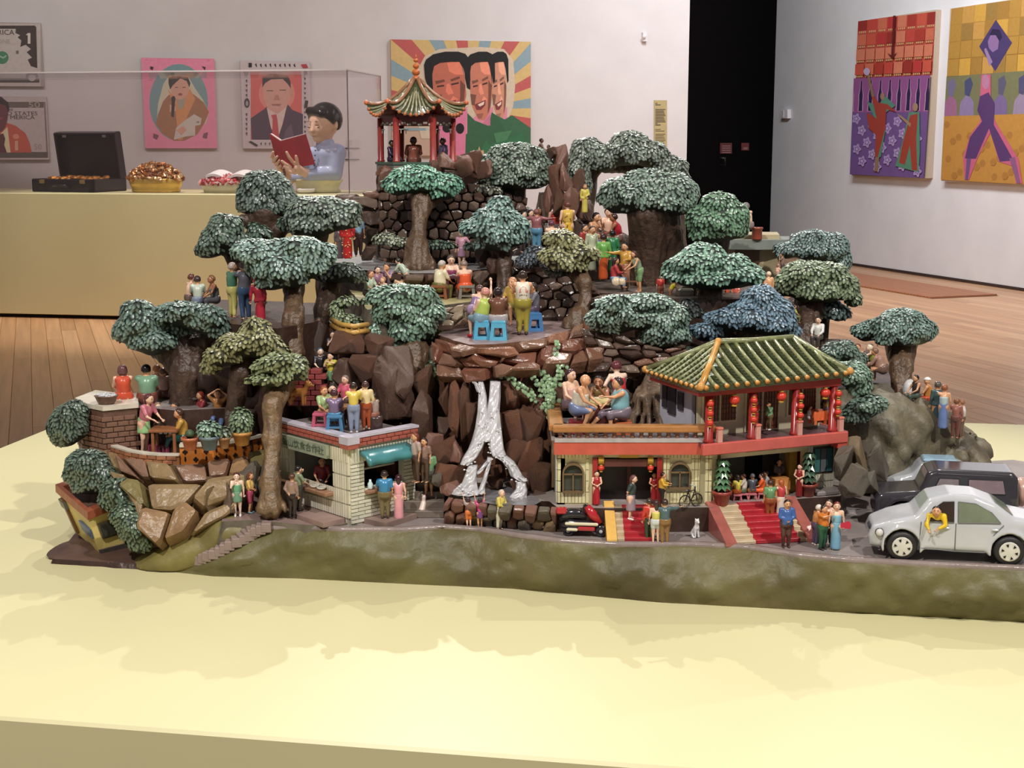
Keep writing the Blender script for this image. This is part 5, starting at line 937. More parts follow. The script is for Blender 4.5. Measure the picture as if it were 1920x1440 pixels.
# ---- round roofed restaurant wing
zy=lambda py,d=2.19:CH-ratio(py)*d
T=frame((.0737,2.19,T1),(1,.0,0))@Matrix.Diagonal((1.03,1,1,1)); L=.243; xx=lambda px:(px-1045)/285*.24; zz=lambda py:zy(py)-T1
r1=bthing('restaurant_wing','cream tiled restaurant wing with arched windows, red band and railed roof terrace','restaurant',T)
b=B(); opening(b,0,L,0,.1,0,.012,(xx(1110),xx(1240),0,zz(858)),CRM); b.obj('front_wall',r1)
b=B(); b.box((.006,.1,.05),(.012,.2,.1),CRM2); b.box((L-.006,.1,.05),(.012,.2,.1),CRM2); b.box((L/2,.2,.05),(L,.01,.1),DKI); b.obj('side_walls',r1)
b=B(); b.box((L/2,.1,.099),(L+.004,.2,.01),M((140,134,134),.35,.15,40,.2)); b.obj('roof_terrace_floor',r1)
b=B(); nn=44
for j in range(5):
 for i in range(nn):
  x=(i+.5)/nn*L; z=.003+j*.0185
  if xx(1106)<x<xx(1244)or(xx(1052)<x<xx(1096)and.012<z+.009<.075)or(xx(1253)<x<xx(1294)and.018<z+.009<.08):continue
  b.box((x,-.001,z+.0088),(L/nn*.84,.002,.0172),CRM if(i*7+j)%4 else CRM2)
for j in range(5):
 for i in range(30):b.box((-.001,(i+.5)/30*.2,.0118+j*.0185),(.002,.2/30*.84,.0172),WHT)
tag(b.obj('wall_tiles',r1),kind='stuff')
b=B(); z0,z1=zz(849),zz(826); b.prism([(-.006,-.014),(L-.002,-.014),(L+.004,-.006),(L+.004,.0),(-.006,.0)],z0,z1,M((196,92,76),.28,.1,60,.1)); b.box((-.003,.1,(z0+z1)/2),(.006,.2,z1-z0),M((196,178,160),.3,.1)); b.obj('red_band',r1)
b=B(); b.box((L/2,.0,z1+.003),(L+.01,.03,.006),M((178,172,172),.3,.15,60)); b.box((0,.1,z1+.003),(.02,.2,.006),M((178,172,172),.3,.15,60)); b.obj('ledge',r1)
zr=zz(802); RAIL=M((170,118,70),.28,.2,30,.15); BAL=M((140,96,76),.3,.2)
b=B(); b.box((L/2-.002,-.004,zr),(L+.012,.022,.011),RAIL,0,.002); b.obj('front_rail',r1)
b=B(); b.box((-.002,.098,zr),(.024,.2,.011),RAIL,0,.002); b.obj('side_rail',r1)
bb=B(); bb.lathe((0,0,0),[(.003,0),(.0042,.001),(.003,.004),(.0038,.009),(.0024,.013),(.0036,.017),(.0036,zr-z1-.011)],BAL,8); bm=bb.me('baluster',True)
for i in range(18):obj('baluster',bm,r1,(.004+(L-.004)*i/17,-.006,z1+.006))
for i in range(1,14):obj('baluster',bm,r1,(-.004,-.004+.196*i/13,z1+.006))
def arch_window(par,x,z,w,h,fr,two=True,y=-.005,T_=None):
 pts=[(-w/2,0),(w/2,0)]+[(w/2*math.cos(t),h-w/2+w/2*math.sin(t))for t in[math.pi*i/10 for i in range(11)]]
 b=B(); v=[(x+a,y+.004,z+c)for a,c in pts]; b.add(v,[tuple(range(len(v)))],GLS); me_=b.me('pane');
 fo=B(); n=len(pts); v=[]
 for s_,yy in((1.0,y+.002),(1.0,y-.002),(.86,y-.002),(.86,y+.004)):v+=[(x+a*s_,yy,z+h*.5+(c-h*.5)*(s_ if s_<1 else 1))for a,c in pts]
 fo.add(v,[(q*n+i,q*n+(i+1)%n,q*n+n+(i+1)%n,q*n+n+i)for q in range(3)for i in range(n)],fr)
 fo.box((x,y+.001,z+h*.62),(w*.86,.004,.0022),fr); fo.box((x,y+.001,z+h*.33),(.002,.004,h*.6),fr)
 m2=fo.me('window')
 if T_:me_.transform(T_); m2.transform(T_)
 o=obj('window',m2,par); obj('pane',me_,o)
WF=M((116,92,66),.35,.15)
arch_window(r1,xx(1074),zz(923),.034,.05,WF); arch_window(r1,xx(1273),zz(916),.033,.045,WF)
arch_window(r1,0,zz(935),.05,.075,WF,T_=Matrix.Translation((0,.1,0))@Matrix.Rotation(-math.pi/2,4,'Z'))
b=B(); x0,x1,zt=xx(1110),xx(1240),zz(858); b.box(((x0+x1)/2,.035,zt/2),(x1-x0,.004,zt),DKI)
for x in(x0+.004,x1-.004):b.box((x,.002,zt/2),(.008,.016,zt),REDP)
b.box(((x0+x1)/2,.002,zt-.008),(x1-x0,.012,.012),M((96,52,46),.35,.2)); b.box((x0+.06,.03,zt*.5),(.006,.004,zt),M((80,40,38),.35,.1)); b.obj('entrance',r1)
b=B(); b.box((xx(1178),-.002,zz(854)),(.03,.006,.006),GLD); b.obj('sign',r1)
def lantern(b,c,r,T=None):b.ball(c,(r,r,r*.85),LANT,10,T); b.lathe(Vector(c)+Vector((0,0,-r*1.15)),[(r*.5,0),(r*.5,r*.35)],GLD,8,T); b.lathe(Vector(c)+Vector((0,0,r*.75)),[(r*.45,0),(r*.45,r*.25)],GLD,8,T)
for j,x in enumerate((1126,1218)):
 b=B(); lantern(b,(0,0,0),.0055); b.box((0,0,.013),(.009,.003,.012),GLD); tag(b.obj('lantern',None,True,T@Vector((xx(x),-.006,zz(876)))),('red lantern under a gold tab at the entrance beside the apron woman','red lantern at the entrance behind the man in yellow shirt')[j],'lantern','red lanterns of the restaurant')
# ---- two storey restaurant with the green tiled roof
T=frame((.3048,2.185,T1),(.927,.375,0))@Matrix.Diagonal((1.057,1,1,1)); L,DP=.243,.16
r2=bthing('tiled_restaurant','two storey cream and red restaurant with green tiled hip roof and balcony','restaurant',T)
ZB2=.107
b=B(); opening(b,0,L,0,ZB2-.01,0,.014,(.028,.188,0,.074),CRM); b.box((.007,DP/2,.05),(.014,DP,ZB2-.01),CRM); b.box((L-.007,DP/2,.05),(.014,DP,ZB2-.01),CRM); b.obj('ground_floor_wall',r2)
b=B(); nn=10
for j in range(6):
 for i in range(nn):
  x=.192+(i+.5)/nn*.05
  if.201<x<.239 and 1<j<5:continue
  b.box((x,-.001,.004+j*.0155+.007),(.05/nn*.86,.002,.0138),WHT)
tag(b.obj('wall_tiles',r2),kind='stuff')
b=B(); b.box((.11,.1,.045),(.18,.006,.09),M((120,116,106),.5,.15,40)); b.box((.15,.095,.03),(.03,.006,.06),DKI); b.box((.105,.05,.088),(.16,.1,.004),DKI); b.box((.032,.05,.045),(.006,.1,.09),M((150,126,60),.4,.1)); b.box((.18,.028,.037),(.014,.014,.074),M((176,142,62),.35,.15)); b.box((.193,.02,.037),(.006,.03,.074),M((110,30,32),.35,.1)); b.obj('dining_hall',r2)
b=B(); b.box((.22,.0,.056),(.038,.006,.046),M((70,62,52),.35,.2)); w_=b.obj('window',r2)
for q in range(3):b=B(); b.box((.2085+q*.0115,-.0035,.056),(.0095,.002,.04),M([(70,120,124),(96,104,108),(60,108,116)][q],.15,.1)); b.obj('pane',w_)
b=B(); b.box((.222,-.012,.004),(.05,.03,.008),GRY,0,.002); b.obj('plinth_ledge',r2)
b=B(); b.box((.105,-.003,.0905),(.054,.006,.018),M((176,168,128),.4,.1)); sg=b.obj('sign_board',r2)
text('武吉山楼',.0135,M((60,60,52),.5,.1),sg,Matrix.Translation((.105,-.0065,.0905))@Matrix.Rotation(math.pi/2,4,'X'))
b=B(); b.box((L/2,DP/2-.012,ZB2-.003),(L+.016,DP+.024,.006),M((96,72,76),.35,.2,40)); b.obj('balcony_floor',r2)
b=B(); b.box((L/2-.004,-.026,ZB2-.009),(L+.018,.008,.019),M((194,92,84),.28,.1,60),0,.0015); b.box((L+.003,DP/2-.02,ZB2-.009),(.008,DP,.019),M((194,92,84),.28,.1,60),0,.0015); b.box((L-.004,-.018,ZB2-.022),(.018,.02,.01),M((190,80,72),.3,.1)); b.obj('red_band',r2)
ZE=.192
b=B(); b.box((L/2,.034,(ZB2+ZE)/2),(L-.02,.006,ZE-ZB2),M((206,196,168),.35,.1)); b.box((.012,DP/2+.025,(ZB2+ZE)/2),(.006,DP-.05,ZE-ZB2),M((196,196,210),.35,.08)); b.obj('upper_wall',r2)
colx=(.004,.08,.157,.226)
for i in range(3):
 a,c=colx[i]+.012,colx[i+1]-.004
 for q in range(2):
  x=a+(c-a)*(.26+.5*q); w=(c-a)*.42; dr=(i==1); h=.07 if dr else.048; z=ZB2+(.004 if dr else.024)+h/2
  b=B(); b.box((x,.0295,z),(w+.006,.004,h+.006),M((226,218,190),.35,.08)); wn=b.obj('door' if dr else 'window',r2); b=B(); b.box((x,.027,z),(w,.004,h),BRNW)
  for u in range(5):b.box((x-w/2+w*(u+.5)/5,.0245,z),(.0012,.001,h),M((74,38,28),.4,.1))
  for u in range(6):b.box((x,.0245,z-h/2+h*(u+.5)/6),(w,.001,.0012),M((74,38,28),.4,.1))
  b.obj('lattice_panel',wn)
for y,w,h in((.085,.018,.03),(.115,.026,.055),(.14,.016,.04)):b=B(); b.box((.008,y,ZB2+.05),(.004,w,h),M((58,54,60),.25,.1)); b.obj('window',r2)
for i,x in enumerate(colx):
 b=B(); b.lathe((x,-.016,ZB2),[(.0085,0),(.0085,.004),(.0065,.006),(.0065,ZE-ZB2)],REDP,12); b.obj('column',r2,True)
 for q in range(3):
  b=B(); lantern(b,(0,0,0),.006); nm=('first balcony column by the railed roof','second balcony column, behind the waiter','third balcony column','last balcony column under the red eave')[i]; tag(b.obj('lantern',None,True,T@Vector((x-(.004 if i<2 else-.003),-.026,ZB2+.034+.0155*q))),('lowest','middle','topmost')[q]+' red lantern of the three on the '+nm,'lantern','red lanterns of the restaurant')
for i,x in enumerate((.045,.128,.208)):
 b=B(); lantern(b,(0,0,0),.009); b.tube([(0,0,.008),(0,0,.02)],.0006,DKI,5); tag(b.obj('lantern',None,True,T@Vector((x,-.02,ZE-.018))),'round red lantern hanging from the eave '+('before the lattice windows nearest the roof terrace','above the man in the green jacket','above the orange table')[i],'lantern','red lanterns of the restaurant')
for i,x in enumerate((.018,.085,.16,.236)):
 b=B(); b.box((0,0,.011),(.0085,.0085,.022),M((206,150,140),.3,.1),0,.001); b.box((0,0,.0235),(.01,.01,.004),M((214,120,104),.3,.1),0,.001); tag(b.obj('railing_post',None,False,T@Vector((x,-.024,ZB2)),(0,0,math.atan2(.375,.927))),'stubby pink railing post on the balcony '+('beside the easel board','beside the waiter','below the third column','at the outer end by the red eave')[i],'post','pink balcony posts')
b=B(); b.box((L/2-.014,-.02,ZE),(L+.012,.008,.016),REDP,0,.001); b.box((-.014,DP/2-.014,ZE),(.008,DP,.016),REDP,0,.001); b.box((L-.006,DP/2-.014,ZE+.004),(.008,DP,.016),REDP,0,.001); b.box((L/2-.014,DP/2-.016,ZE+.002),(L+.008,DP,.004),M((90,30,30),.4,.1)); b.obj('eave_beam',r2)
# hip roof
ex0,ex1,ey0,ey1,ze=-.022,.243,-.034,.152,ZE+.006; rx0,rx1,ry_,zr=.062,.2,.066,ZE+.06
E=[Vector((ex0,ey0,ze)),Vector((ex1,ey0,ze+.008)),Vector((ex1,ey1,ze+.008)),Vector((ex0,ey1,ze))]; Rr=[Vector((rx0,ry_,zr)),Vector((rx1,ry_,zr))]
RTG=M((66,74,48),.25,.3,60,.3,grime=.4); RIB=M((136,140,98),.22,.3,80,.3,grime=.5); CAPM=M((208,150,80),.25,.1)
b=B(); cdn=Vector((0,0,-.006)); v=E+Rr+[p+cdn for p in E]; b.add(v,[(0,1,5,4),(1,2,5),(2,3,4,5),(3,0,4),(9,8,7,6)[::1],(0,6,7,1),(1,7,8,2),(2,8,9,3),(3,9,6,0)],RTG); b.obj('roof',r2)
def slope_ribs(e0,e1,r0,r1,n,nm,nrow=9):
 tb=B()
 for i in range(n+1):
  t=(i+.5)/(n+1); p=e0.lerp(e1,t); el=(e1-e0).length; x=t*el
  a0,a1=(r0-e0).dot((e1-e0).normalized()),(r1-e0).dot((e1-e0).normalized())
  up=1.0 if a0<=x<=a1 else(x/a0 if x<a0 else(el-x)/(el-a1))
  rp=e0+(e1-e0).normalized()*x; rdir=(r0.lerp(r1,.5)-e0.lerp(e1,.5)); rdir=rdir-(e1-e0).normalized()*rdir.dot((e1-e0).normalized()); q=p+rdir*max(.05,up*.97)
  sag=Vector((0,0,-.004)); lift=Vector((0,0,.0025))
  b=B(); pts=[p+lift,p.lerp(q,.33)+sag*.6+lift,p.lerp(q,.66)+sag*.6+lift,q+lift]; b.tube(pts,.0036,RIB,7); dr=(p-q).normalized(); b.tube([p+lift,p+lift+dr*.004],(.0039),CAPM,8); o=b.obj(nm,r2,True)
  if i<n:
   for s_ in range(int(14*up)):
    w_=(s_+.5)/14; c_=p.lerp(q,w_/max(.05,up))if up>.05 else p; c_=c_+(e1-e0).normalized()*(el/(n+1)/2); tb.box(c_+Vector((0,0,.001)),(.0065,.0065,.004),RTG,math.atan2((e1-e0).y,(e1-e0).x))
 tag(tb.obj('pan_tiles',r2),kind='stuff')
slope_ribs(E[0],E[1],Rr[0],Rr[1],14,'roof_rib'); slope_ribs(E[3],E[0],Rr[0],Rr[0],10,'roof_rib'); slope_ribs(E[1],E[2],Rr[1],Rr[1],9,'roof_rib')
for a,c in((E[0],Rr[0]),(E[1],Rr[1]),(Rr[0],Rr[1]),(E[3],Rr[0])):
 b=B(); l_=Vector((0,0,.004)); b.tube([a+l_,a.lerp(c,.5)+l_*.6,c+l_],.0052,M((206,150,74),.25,.2,60)if a is E[0]else RIB,8); b.ball(a+l_,.0065,CAPM,8); b.obj('hip_ridge',r2,True)
# entrance flights
CARP=M((172,44,54),.28,.15,60,.15); TRD=M((196,176,146),.35,.15,60,.1); STR=M((160,92,84),.3,.15)
def carpet_flight(label,ex,P0,w,run,rise,n,carpet,left,right,sl=.016):
 T=frame(P0,ex); o=bthing('entrance_steps',label,'steps',T)
 for k in range(n):
  z=rise*(k+1)/n; b=B(); b.box((0,run*(k+.5)/n,z/2),(w,run/n,z),TRD,0,.001); st=b.obj('step',o)
  b=B(); b.box(((carpet[0]+carpet[1])/2*w,run*(k+.5)/n-.0008,z/2+.0008),((carpet[1]-carpet[0])*w,run/n+.001,z+.0012),CARP,0,.0012); b.obj('carpet',st)
 for sx_,m in((-1,left),(1,right)):
  if m:
   b=B(); x=sx_*(w/2+sl/2); v=[(x+a,y,z)for a in(-sl/2,sl/2)for y,z in((-.006,0),(run+.004,0),(run+.004,rise+.006),(-.006,.006))]; b.add(v,[(0,1,2,3),(7,6,5,4),(0,4,5,1),(1,5,6,2),(2,6,7,3),(3,7,4,0)],m); b.obj('side_ramp',o)
 return o
P=R(1190,1017,ROAD); carpet_flight('narrow red carpeted flight with yellow edge leading to the apron woman',(1,0,0),P,.056,.074,.041,6,(-.28,.5),M((222,178,96),.3,.1),None)
P=R(1447,1019,ROAD); carpet_flight('wide red carpeted flight below the dining hall of the tiled restaurant',(.985,.17,0),P,.118,.1,.041,7,(-.22,.4),STR,STR,.018)
# ---- pavilion
pc=D(782,305,3.05); pc.z=1.362; T=Matrix.Translation(pc)
pv=thing('pavilion','hexagonal red columned pavilion with ribbed curved roof and orange finial','pavilion',pc)
s=spx(pc); hexp=lambda r,k:(r*math.cos(math.radians(60*k)),r*math.sin(math.radians(60*k)))
b=B(); b.prism([hexp(.088,k)for k in range(6)],-.022,0,M((120,126,124),.35,.15,40,.1)); b.prism([hexp(.091,k)for k in range(6)],-.004,.001,M((74,96,82),.3,.2,60)); b.obj('floor_slab',pv)
zc=.094
for k in range(6):
 x,y=hexp(.078,k); b=B(); b.lathe((x,y,0),[(.0085,0),(.0085,.004),(.0068,.006),(.0068,zc)],M((150,58,54),.3,.15,40),12); b.obj('column',pv,True)
for k in range(6):
 a,c=Vector(hexp(.076,k)+(0,)),Vector(hexp(.076,k+1)+(0,)); m_=(a+c)/2; rz=math.atan2((c-a).y,(c-a).x); Lh=(c-a).length
 b=B(); b.box(m_+Vector((0,0,zc-.004)),(Lh,.006,.024),M((112,44,42),.35,.2,60),rz); b.obj('frieze',pv)
 b=B(); W_=M((190,190,180),.4,.1)
 for q in range(7):t=(q+.5)/7; pnt=a.lerp(c,t); b.box(pnt*1.045+Vector((0,0,zc-.014+(q%2)*.003)),(Lh/9,.002,.004),W_,rz)
 for t in(.14,.86):pnt=a.lerp(c,t)*1.04; b.box(pnt+Vector((0,0,zc-.024)),(.011,.0015,.0014),W_,rz); b.box(pnt+Vector((0,0,zc-.028)),(.0014,.0015,.009),W_,rz)
 tag(b.obj('fretwork',pv),kind='stuff')
ZA,ZEV,RE_=.174,.112,.108
def rp(t,k,u):
 a,c=Vector(hexp(1,k)+(0,)),Vector(hexp(1,k+1)+(0,)); q=a.lerp(c,u); rr=RE_*(.07+.93*t); z=ZA+(ZEV-ZA)*(1-(1-t)**1.9)
 up=(abs(u-.5)*2)**3*.012*t**3; return Vector((q.x*rr,q.y*rr,z-(1-(abs(u-.5)*2)**2)*.014*t**2+up))
b=B(); NT_,NU=10,8
for k in range(6):
 v=[rp(i/NT_,k,j/NU)for i in range(NT_+1)for j in range(NU+1)]; b.add(v,[(i*(NU+1)+j,(i+1)*(NU+1)+j,(i+1)*(NU+1)+j+1,i*(NU+1)+j+1)for i in range(NT_)for j in range(NU)],RTG)
 v=[rp(1,k,j/NU)for j in range(NU+1)]+[Vector(hexp(.07,k)+(zc+.006,)).lerp(Vector(hexp(.07,k+1)+(zc+.006,)),j/NU)for j in range(NU+1)]; b.add(v,[(j,NU+1+j,NU+2+j,j+1)for j in range(NU)],M((96,36,34),.4,.2))
b.obj('roof',pv,True)
for k in range(6):
 for j in range(1,9):
  u=j/9; t0=.12+abs(u-.5)*.9; b=B(); b.tube([rp(t0+(1-t0)*q/5,k,.5+(u-.5))+Vector((0,0,.0022))for q in range(6)],.0026,M((138,134,104),.2,.3,90,.3,grime=.5),6); p_=rp(1,k,u); b.ball(p_+Vector((0,0,.001)),.0042,M((184,108,66),.25,.1),7); b.obj('roof_rib',pv,True)
 b=B(); b.tube([rp(q/7,k,0)+Vector((0,0,.003))for q in range(8)],.0042,M((152,108,80),.22,.2,60),7); b.ball(rp(1,k,0)+Vector((0,0,.003)),.0055,M((206,110,70),.25,.1),7); b.obj('hip_ridge',pv,True)
b=B(); FN=M((196,104,56),.15,.15,40)
for z,r in((ZA+.004,.0085),(ZA+.017,.0088),(ZA+.03,.0068),(ZA+.042,.0054)):b.ball((0,0,z),(r,r,r*.85),FN,12)
b.tube([(0,0,ZA+.045),(0,0,ZA+.054)],[.003,.001],FN,6); b.obj('finial',pv,True)
# ---- cream corner house, leaning
c8=[D(189,1040,2.30),D(240,1028,2.335),D(215,985,2.45),D(145,1000,2.40),D(165,972,2.285),D(209,954,2.32),D(180,900,2.44),D(110,924,2.38)]
o=thing('corner_house','small leaning cream house with red brown flat roof edge at the corner of the base','house',c8[0]); Ti=Matrix.Translation(-c8[0])
YC=M((226,204,128),.4,.12,20,.1,grime=.15)
b=B(); b.add(c8,[(3,2,1,0),(0,1,5,4),(1,2,6,5),(2,3,7,6),(3,0,4,7)],YC,Ti); b.obj('walls',o)
b=B(); top=c8[4:]; ctr=sum(top,Vector())/4; up=Vector((0,0,.014)); out=[p+(p-ctr)*.1 for p in top]; inn=[ctr+(p-ctr)*.84 for p in top]; v=out+[p+up for p in out]+[p+up for p in inn]+[p+Vector((0,0,.004))for p in inn]
b.add(v,[(q*4+i,q*4+(i+1)%4,q*4+4+(i+1)%4,q*4+4+i)for q in range(3)for i in range(4)]+[(3,2,1,0)],M((150,84,60),.35,.2,60,.2),Ti); b.add([v[12],v[13],v[14],v[15]],[(0,1,2,3)],M((84,62,54),.4,.3,60),Ti); b.obj('roof_edge',o)
def on_face(a,c_,d_,e_,u,w):return a.lerp(c_,u).lerp(d_.lerp(e_,u),w)
def panel(nm,fc,u0,u1,w0,w1,off,m,par,Ti):
 P=[on_face(*fc,u,w)for u,w in((u0,w0),(u1,w0),(u1,w1),(u0,w1))]; n=(P[1]-P[0]).cross(P[3]-P[0]).normalized(); b=B(); v=P+[p+n*off for p in P]; b.add(v,[(4,5,6,7),(0,1,5,4),(1,2,6,5),(2,3,7,6),(3,0,4,7)],m,Ti); return b.obj(nm,par)
f1=(c8[0],c8[1],c8[4],c8[5]); f2=(c8[3],c8[0],c8[7],c8[4])
w_=panel('window',f1,.25,.85,.38,.78,.003,M((86,78,62),.35,.2),o,Ti); panel('pane',f1,.31,.53,.43,.73,.005,M((60,60,54),.2,.2),w_,Ti); panel('pane',f1,.58,.8,.43,.73,.005,M((66,64,56),.2,.2),w_,Ti)
panel('stone_base',f1,-.02,1.05,-.12,.14,.004,M((84,78,76),.4,.2,60,.3),o,Ti); panel('window',f2,.55,.95,.42,.66,.003,M((84,104,138),.3,.1),o,Ti); panel('drain_pipe',f2,.1,.18,.1,.95,.005,M((120,84,56),.4,.2),o,Ti); panel('sign',f2,.02,.2,.72,.9,.006,M((100,96,92),.4,.2),o,Ti)
# ---- low brick parapet and pierced orange parapet of the corner terrace
def ribbon_wall(nm,lab,pts,z,h,th,m,capm,ch=.003):
 P=[R(x,y,z)for x,y in pts]; o=thing(nm,lab,'parapet',P[0]); v=[]
 N=[]
 for i in range(len(P)):d=P[min(i+1,len(P)-1)]-P[max(0,i-1)]; N.append(Vector((-d.y,d.x,0)).normalized())
 for s_,zz_ in((0,0),(0,h),(1,h),(1,0)):v+=[p+n*th*s_+Vector((0,0,zz_))for p,n in zip(P,N)]
 n=len(P); Ti=Matrix.Translation(-P[0]); fs=[(q*n+i,q*n+i+1,((q+1)%4)*n+i+1,((q+1)%4)*n+i)for q in range(4)for i in range(n-1)]+[(0,n,2*n,3*n)[::-1],(n-1,2*n-1,3*n-1,4*n-1)]
 b=B(); b.add(v,fs,m,Ti); b.obj('wall',o)
 v=[]
 for s_,zz_ in((-.25,h),(-.25,h+ch),(1.25,h+ch),(1.25,h)):v+=[p+nn_*th*s_+Vector((0,0,zz_))for p,nn_ in zip(P,N)]
 b=B(); b.add(v,fs,capm,Ti); b.obj('coping',o); return o,P,N
COP=M((216,208,192),.35,.1,40,.1,grime=.15); BRK=M((164,112,78),.32,.2,60,.3,grime=.25)
o,P,N=ribbon_wall('brick_parapet','low curved brick parapet with pale coping in front of the woman in green miniskirt',[(188,842),(212,855),(240,864),(270,869),(300,871.5),(337,872)],LT,.016,.009,BRK,COP)
bb=B(); bb.box((0,0,0),(.0165,.003,.0068),BRK,0,.0007); bm=[bb.me('brick')]; bb=B(); bb.box((0,0,0),(.0165,.003,.0068),M((178,120,86),.32,.2,60,.3),0,.0007); bm.append(bb.me('brick')); tot=sum((P[i+1]-P[i]).length for i in range(len(P)-1))
for j in range(2):
 for i in range(int(tot/.018)):
  t=(i+.5+.4*j)*.018/tot
  if t>.98:continue
  p=poly_at(P,t); d=poly_at(P,min(1,t+.02))-poly_at(P,max(0,t-.02)); q=obj('brick',bm[(i*3+j)%2],o,p-P[0]+Vector((d.y,-d.x,0)).normalized()*.0005+Vector((0,0,.0042+j*.0078)),(0,0,math.atan2(d.y,d.x)))
o,P,N=ribbon_wall('pierced_parapet','orange terrace parapet pierced with dark clover holes, carrying the flower pots',[(338,871),(380,870),(420,866),(455,860),(492,851)],LT,.031,.012,M((206,122,52),.32,.15,40,.15),COP,.005)
tot=sum((P[i+1]-P[i]).length for i in range(len(P)-1))
for j in range(2):
 for i in range(9):
  t=(i+.5)/9; p=poly_at(P,t); d=(poly_at(P,min(1,t+.02))-poly_at(P,max(0,t-.02))).normalized(); n=Vector((d.y,-d.x,0)); c=p-P[0]+n*.0008+Vector((0,0,.0085+j*.0135)); b=B(); RT_=Matrix((d.to_4d(),(-n).to_4d(),Vector((0,0,1,0)),(0,0,0,1))).transposed(); RT_.col[3]=c.to_4d(); RT_[3][0:3]=(0,0,0); RT_[0][3],RT_[1][3],RT_[2][3]=c
  if(i+j)%2:
   for a in range(4):b.ball((.0026*math.cos(a*math.pi/2),0,.0026*math.sin(a*math.pi/2)),(.0022,.0012,.0022),DKI,7,RT_)
  else:b.ball((0,0,.0012),(.0017,.0012,.005),DKI,7,RT_)
  b.obj('hole',o)
# brick corner structure with a basket on its pale slab
P=[R(x,y,LU+.006)for x,y in((144,752),(154,760),(193,768),(257,762),(255,747),(180,738))]; o=thing('brick_counter','round brick counter with pale slab carrying the basket','counter',P[0]); Ti=Matrix.Translation(-P[0])
b=B(); b.prism([(p.x,p.y)for p in P],LT,LU+.004,M((108,80,68),.35,.2,60,.3,grime=.4),Ti); b.obj('body',o); b=B(); cc=sum(P,Vector())/6; b.prism([tuple((cc+(p-cc)*1.05).xy)for p in P],LU+.004,LU+.012,COP,Ti); b.obj('slab',o)
bb=B(); bb.box((0,0,0),(.019,.004,.0082),M((128,94,78),.32,.2,60,.3,grime=.4),0,.0008); bm=bb.me('brick')
for a,c in((P[2],P[3]),(P[1],P[2]),(P[0],P[1])):
 l=(c-a).length; d=(c-a).normalized(); n=Vector((d.y,-d.x,0)); nb=max(1,round(l/.021))
 for j in range(7):
  for i in range(nb):obj('brick',bm,o,a+d*(l*(i+.5+(.2 if j%2 else-.2))/nb)+n*.0005-P[0]+Vector((0,0,LT-LU+.001+j*.0098)),(0,0,math.atan2(d.y,d.x)))
# small balustraded planters
def planter(lab,pts,z,h,m,n):
 P=[R(x,y,z)for x,y in pts]; o=thing('planter',lab,'planter',P[0]); tot=sum((P[i+1]-P[i]).length for i in range(len(P)-1))
 b=B(); b.tube([p-P[0]+Vector((0,0,h))for p in P],.0045,m,7); b.obj('top_rail',o,True); b=B(); b.tube([p-P[0]+Vector((0,.0,.002))for p in P],.005,m,7); b.obj('foot_rail',o,True)
 bb=B(); bb.lathe((0,0,0),[(.0022,0),(.0034,h*.3),(.002,h*.6),(.003,h)],m,7); me_=bb.me('baluster',True)
 for i in range(n):obj('baluster',me_,o,poly_at(P,(i+.5)/n)-P[0])
 b=B(); v=[p-P[0]+Vector((0,.014,0))for p in P]+[p-P[0]+Vector((0,.014,h))for p in P]; k=len(P); b.add(v,[(i,i+1,k+i+1,k+i)for i in range(k-1)],M((60,46,40),.6,.2)); b.obj('soil',o)
planter('curved brown balustraded planter at the foot of the flared trunk',[(696,476),(705,484),(722,490),(745,493),(765,492)],PATH,.014,M((140,98,78),.3,.2),9)
planter('brown balustraded planter strip behind the card players',[(800,486),(830,486),(865,484),(890,483)],PATH,.012,M((140,98,78),.3,.2),8)
planter('yellow balustraded planter below the light green hedge',[(622,612),(640,622),(665,626),(690,622)],1.072,.013,M((190,150,78),.3,.2),9)
# grey roofed stone hut
p=D(1400,520,2.9); o=thing('hut','stone hut with thick grey slab roof behind the bright green tree','hut',(p.x,p.y,LOWR),math.radians(-8))
b=B(); b.box((0,.05,.04),(.13,.1,.11),M((186,172,140),.4,.15,30,.2,grime=.2)); b.obj('walls',o); b=B(); hz=CH-ratio(468)*2.87-LOWR
b.prism([(-.09,-.03),(.02,-.032),(.085,-.012),(.09,.1),(-.09,.1)],hz,hz+.02,M((128,134,128),.4,.12,30,.15)); b.obj('roof_slab',o); b=B(); b.box((.0,-.002,.05),(.05,.006,.03),M((92,66,54),.4,.2)); b.obj('window',o); HUTZ=LOWR+hz+.02
for lb,px,py,d,r,hh,m in(('reddish clay barrel under the figure on the grey slab roof',1419,452,2.87,.011,.026,(150,74,54)),):
 b=B(); b.lathe((0,0,0),[(r*.9,0),(r,.003),(r*.94,hh*.8),(r*1.1,hh*.86),(r*1.1,hh)],M(m,.3,.15),14); p=D(px,py,d); p.z=HUTZ; tag(b.obj('barrel',None,True,p),lb,'barrel')
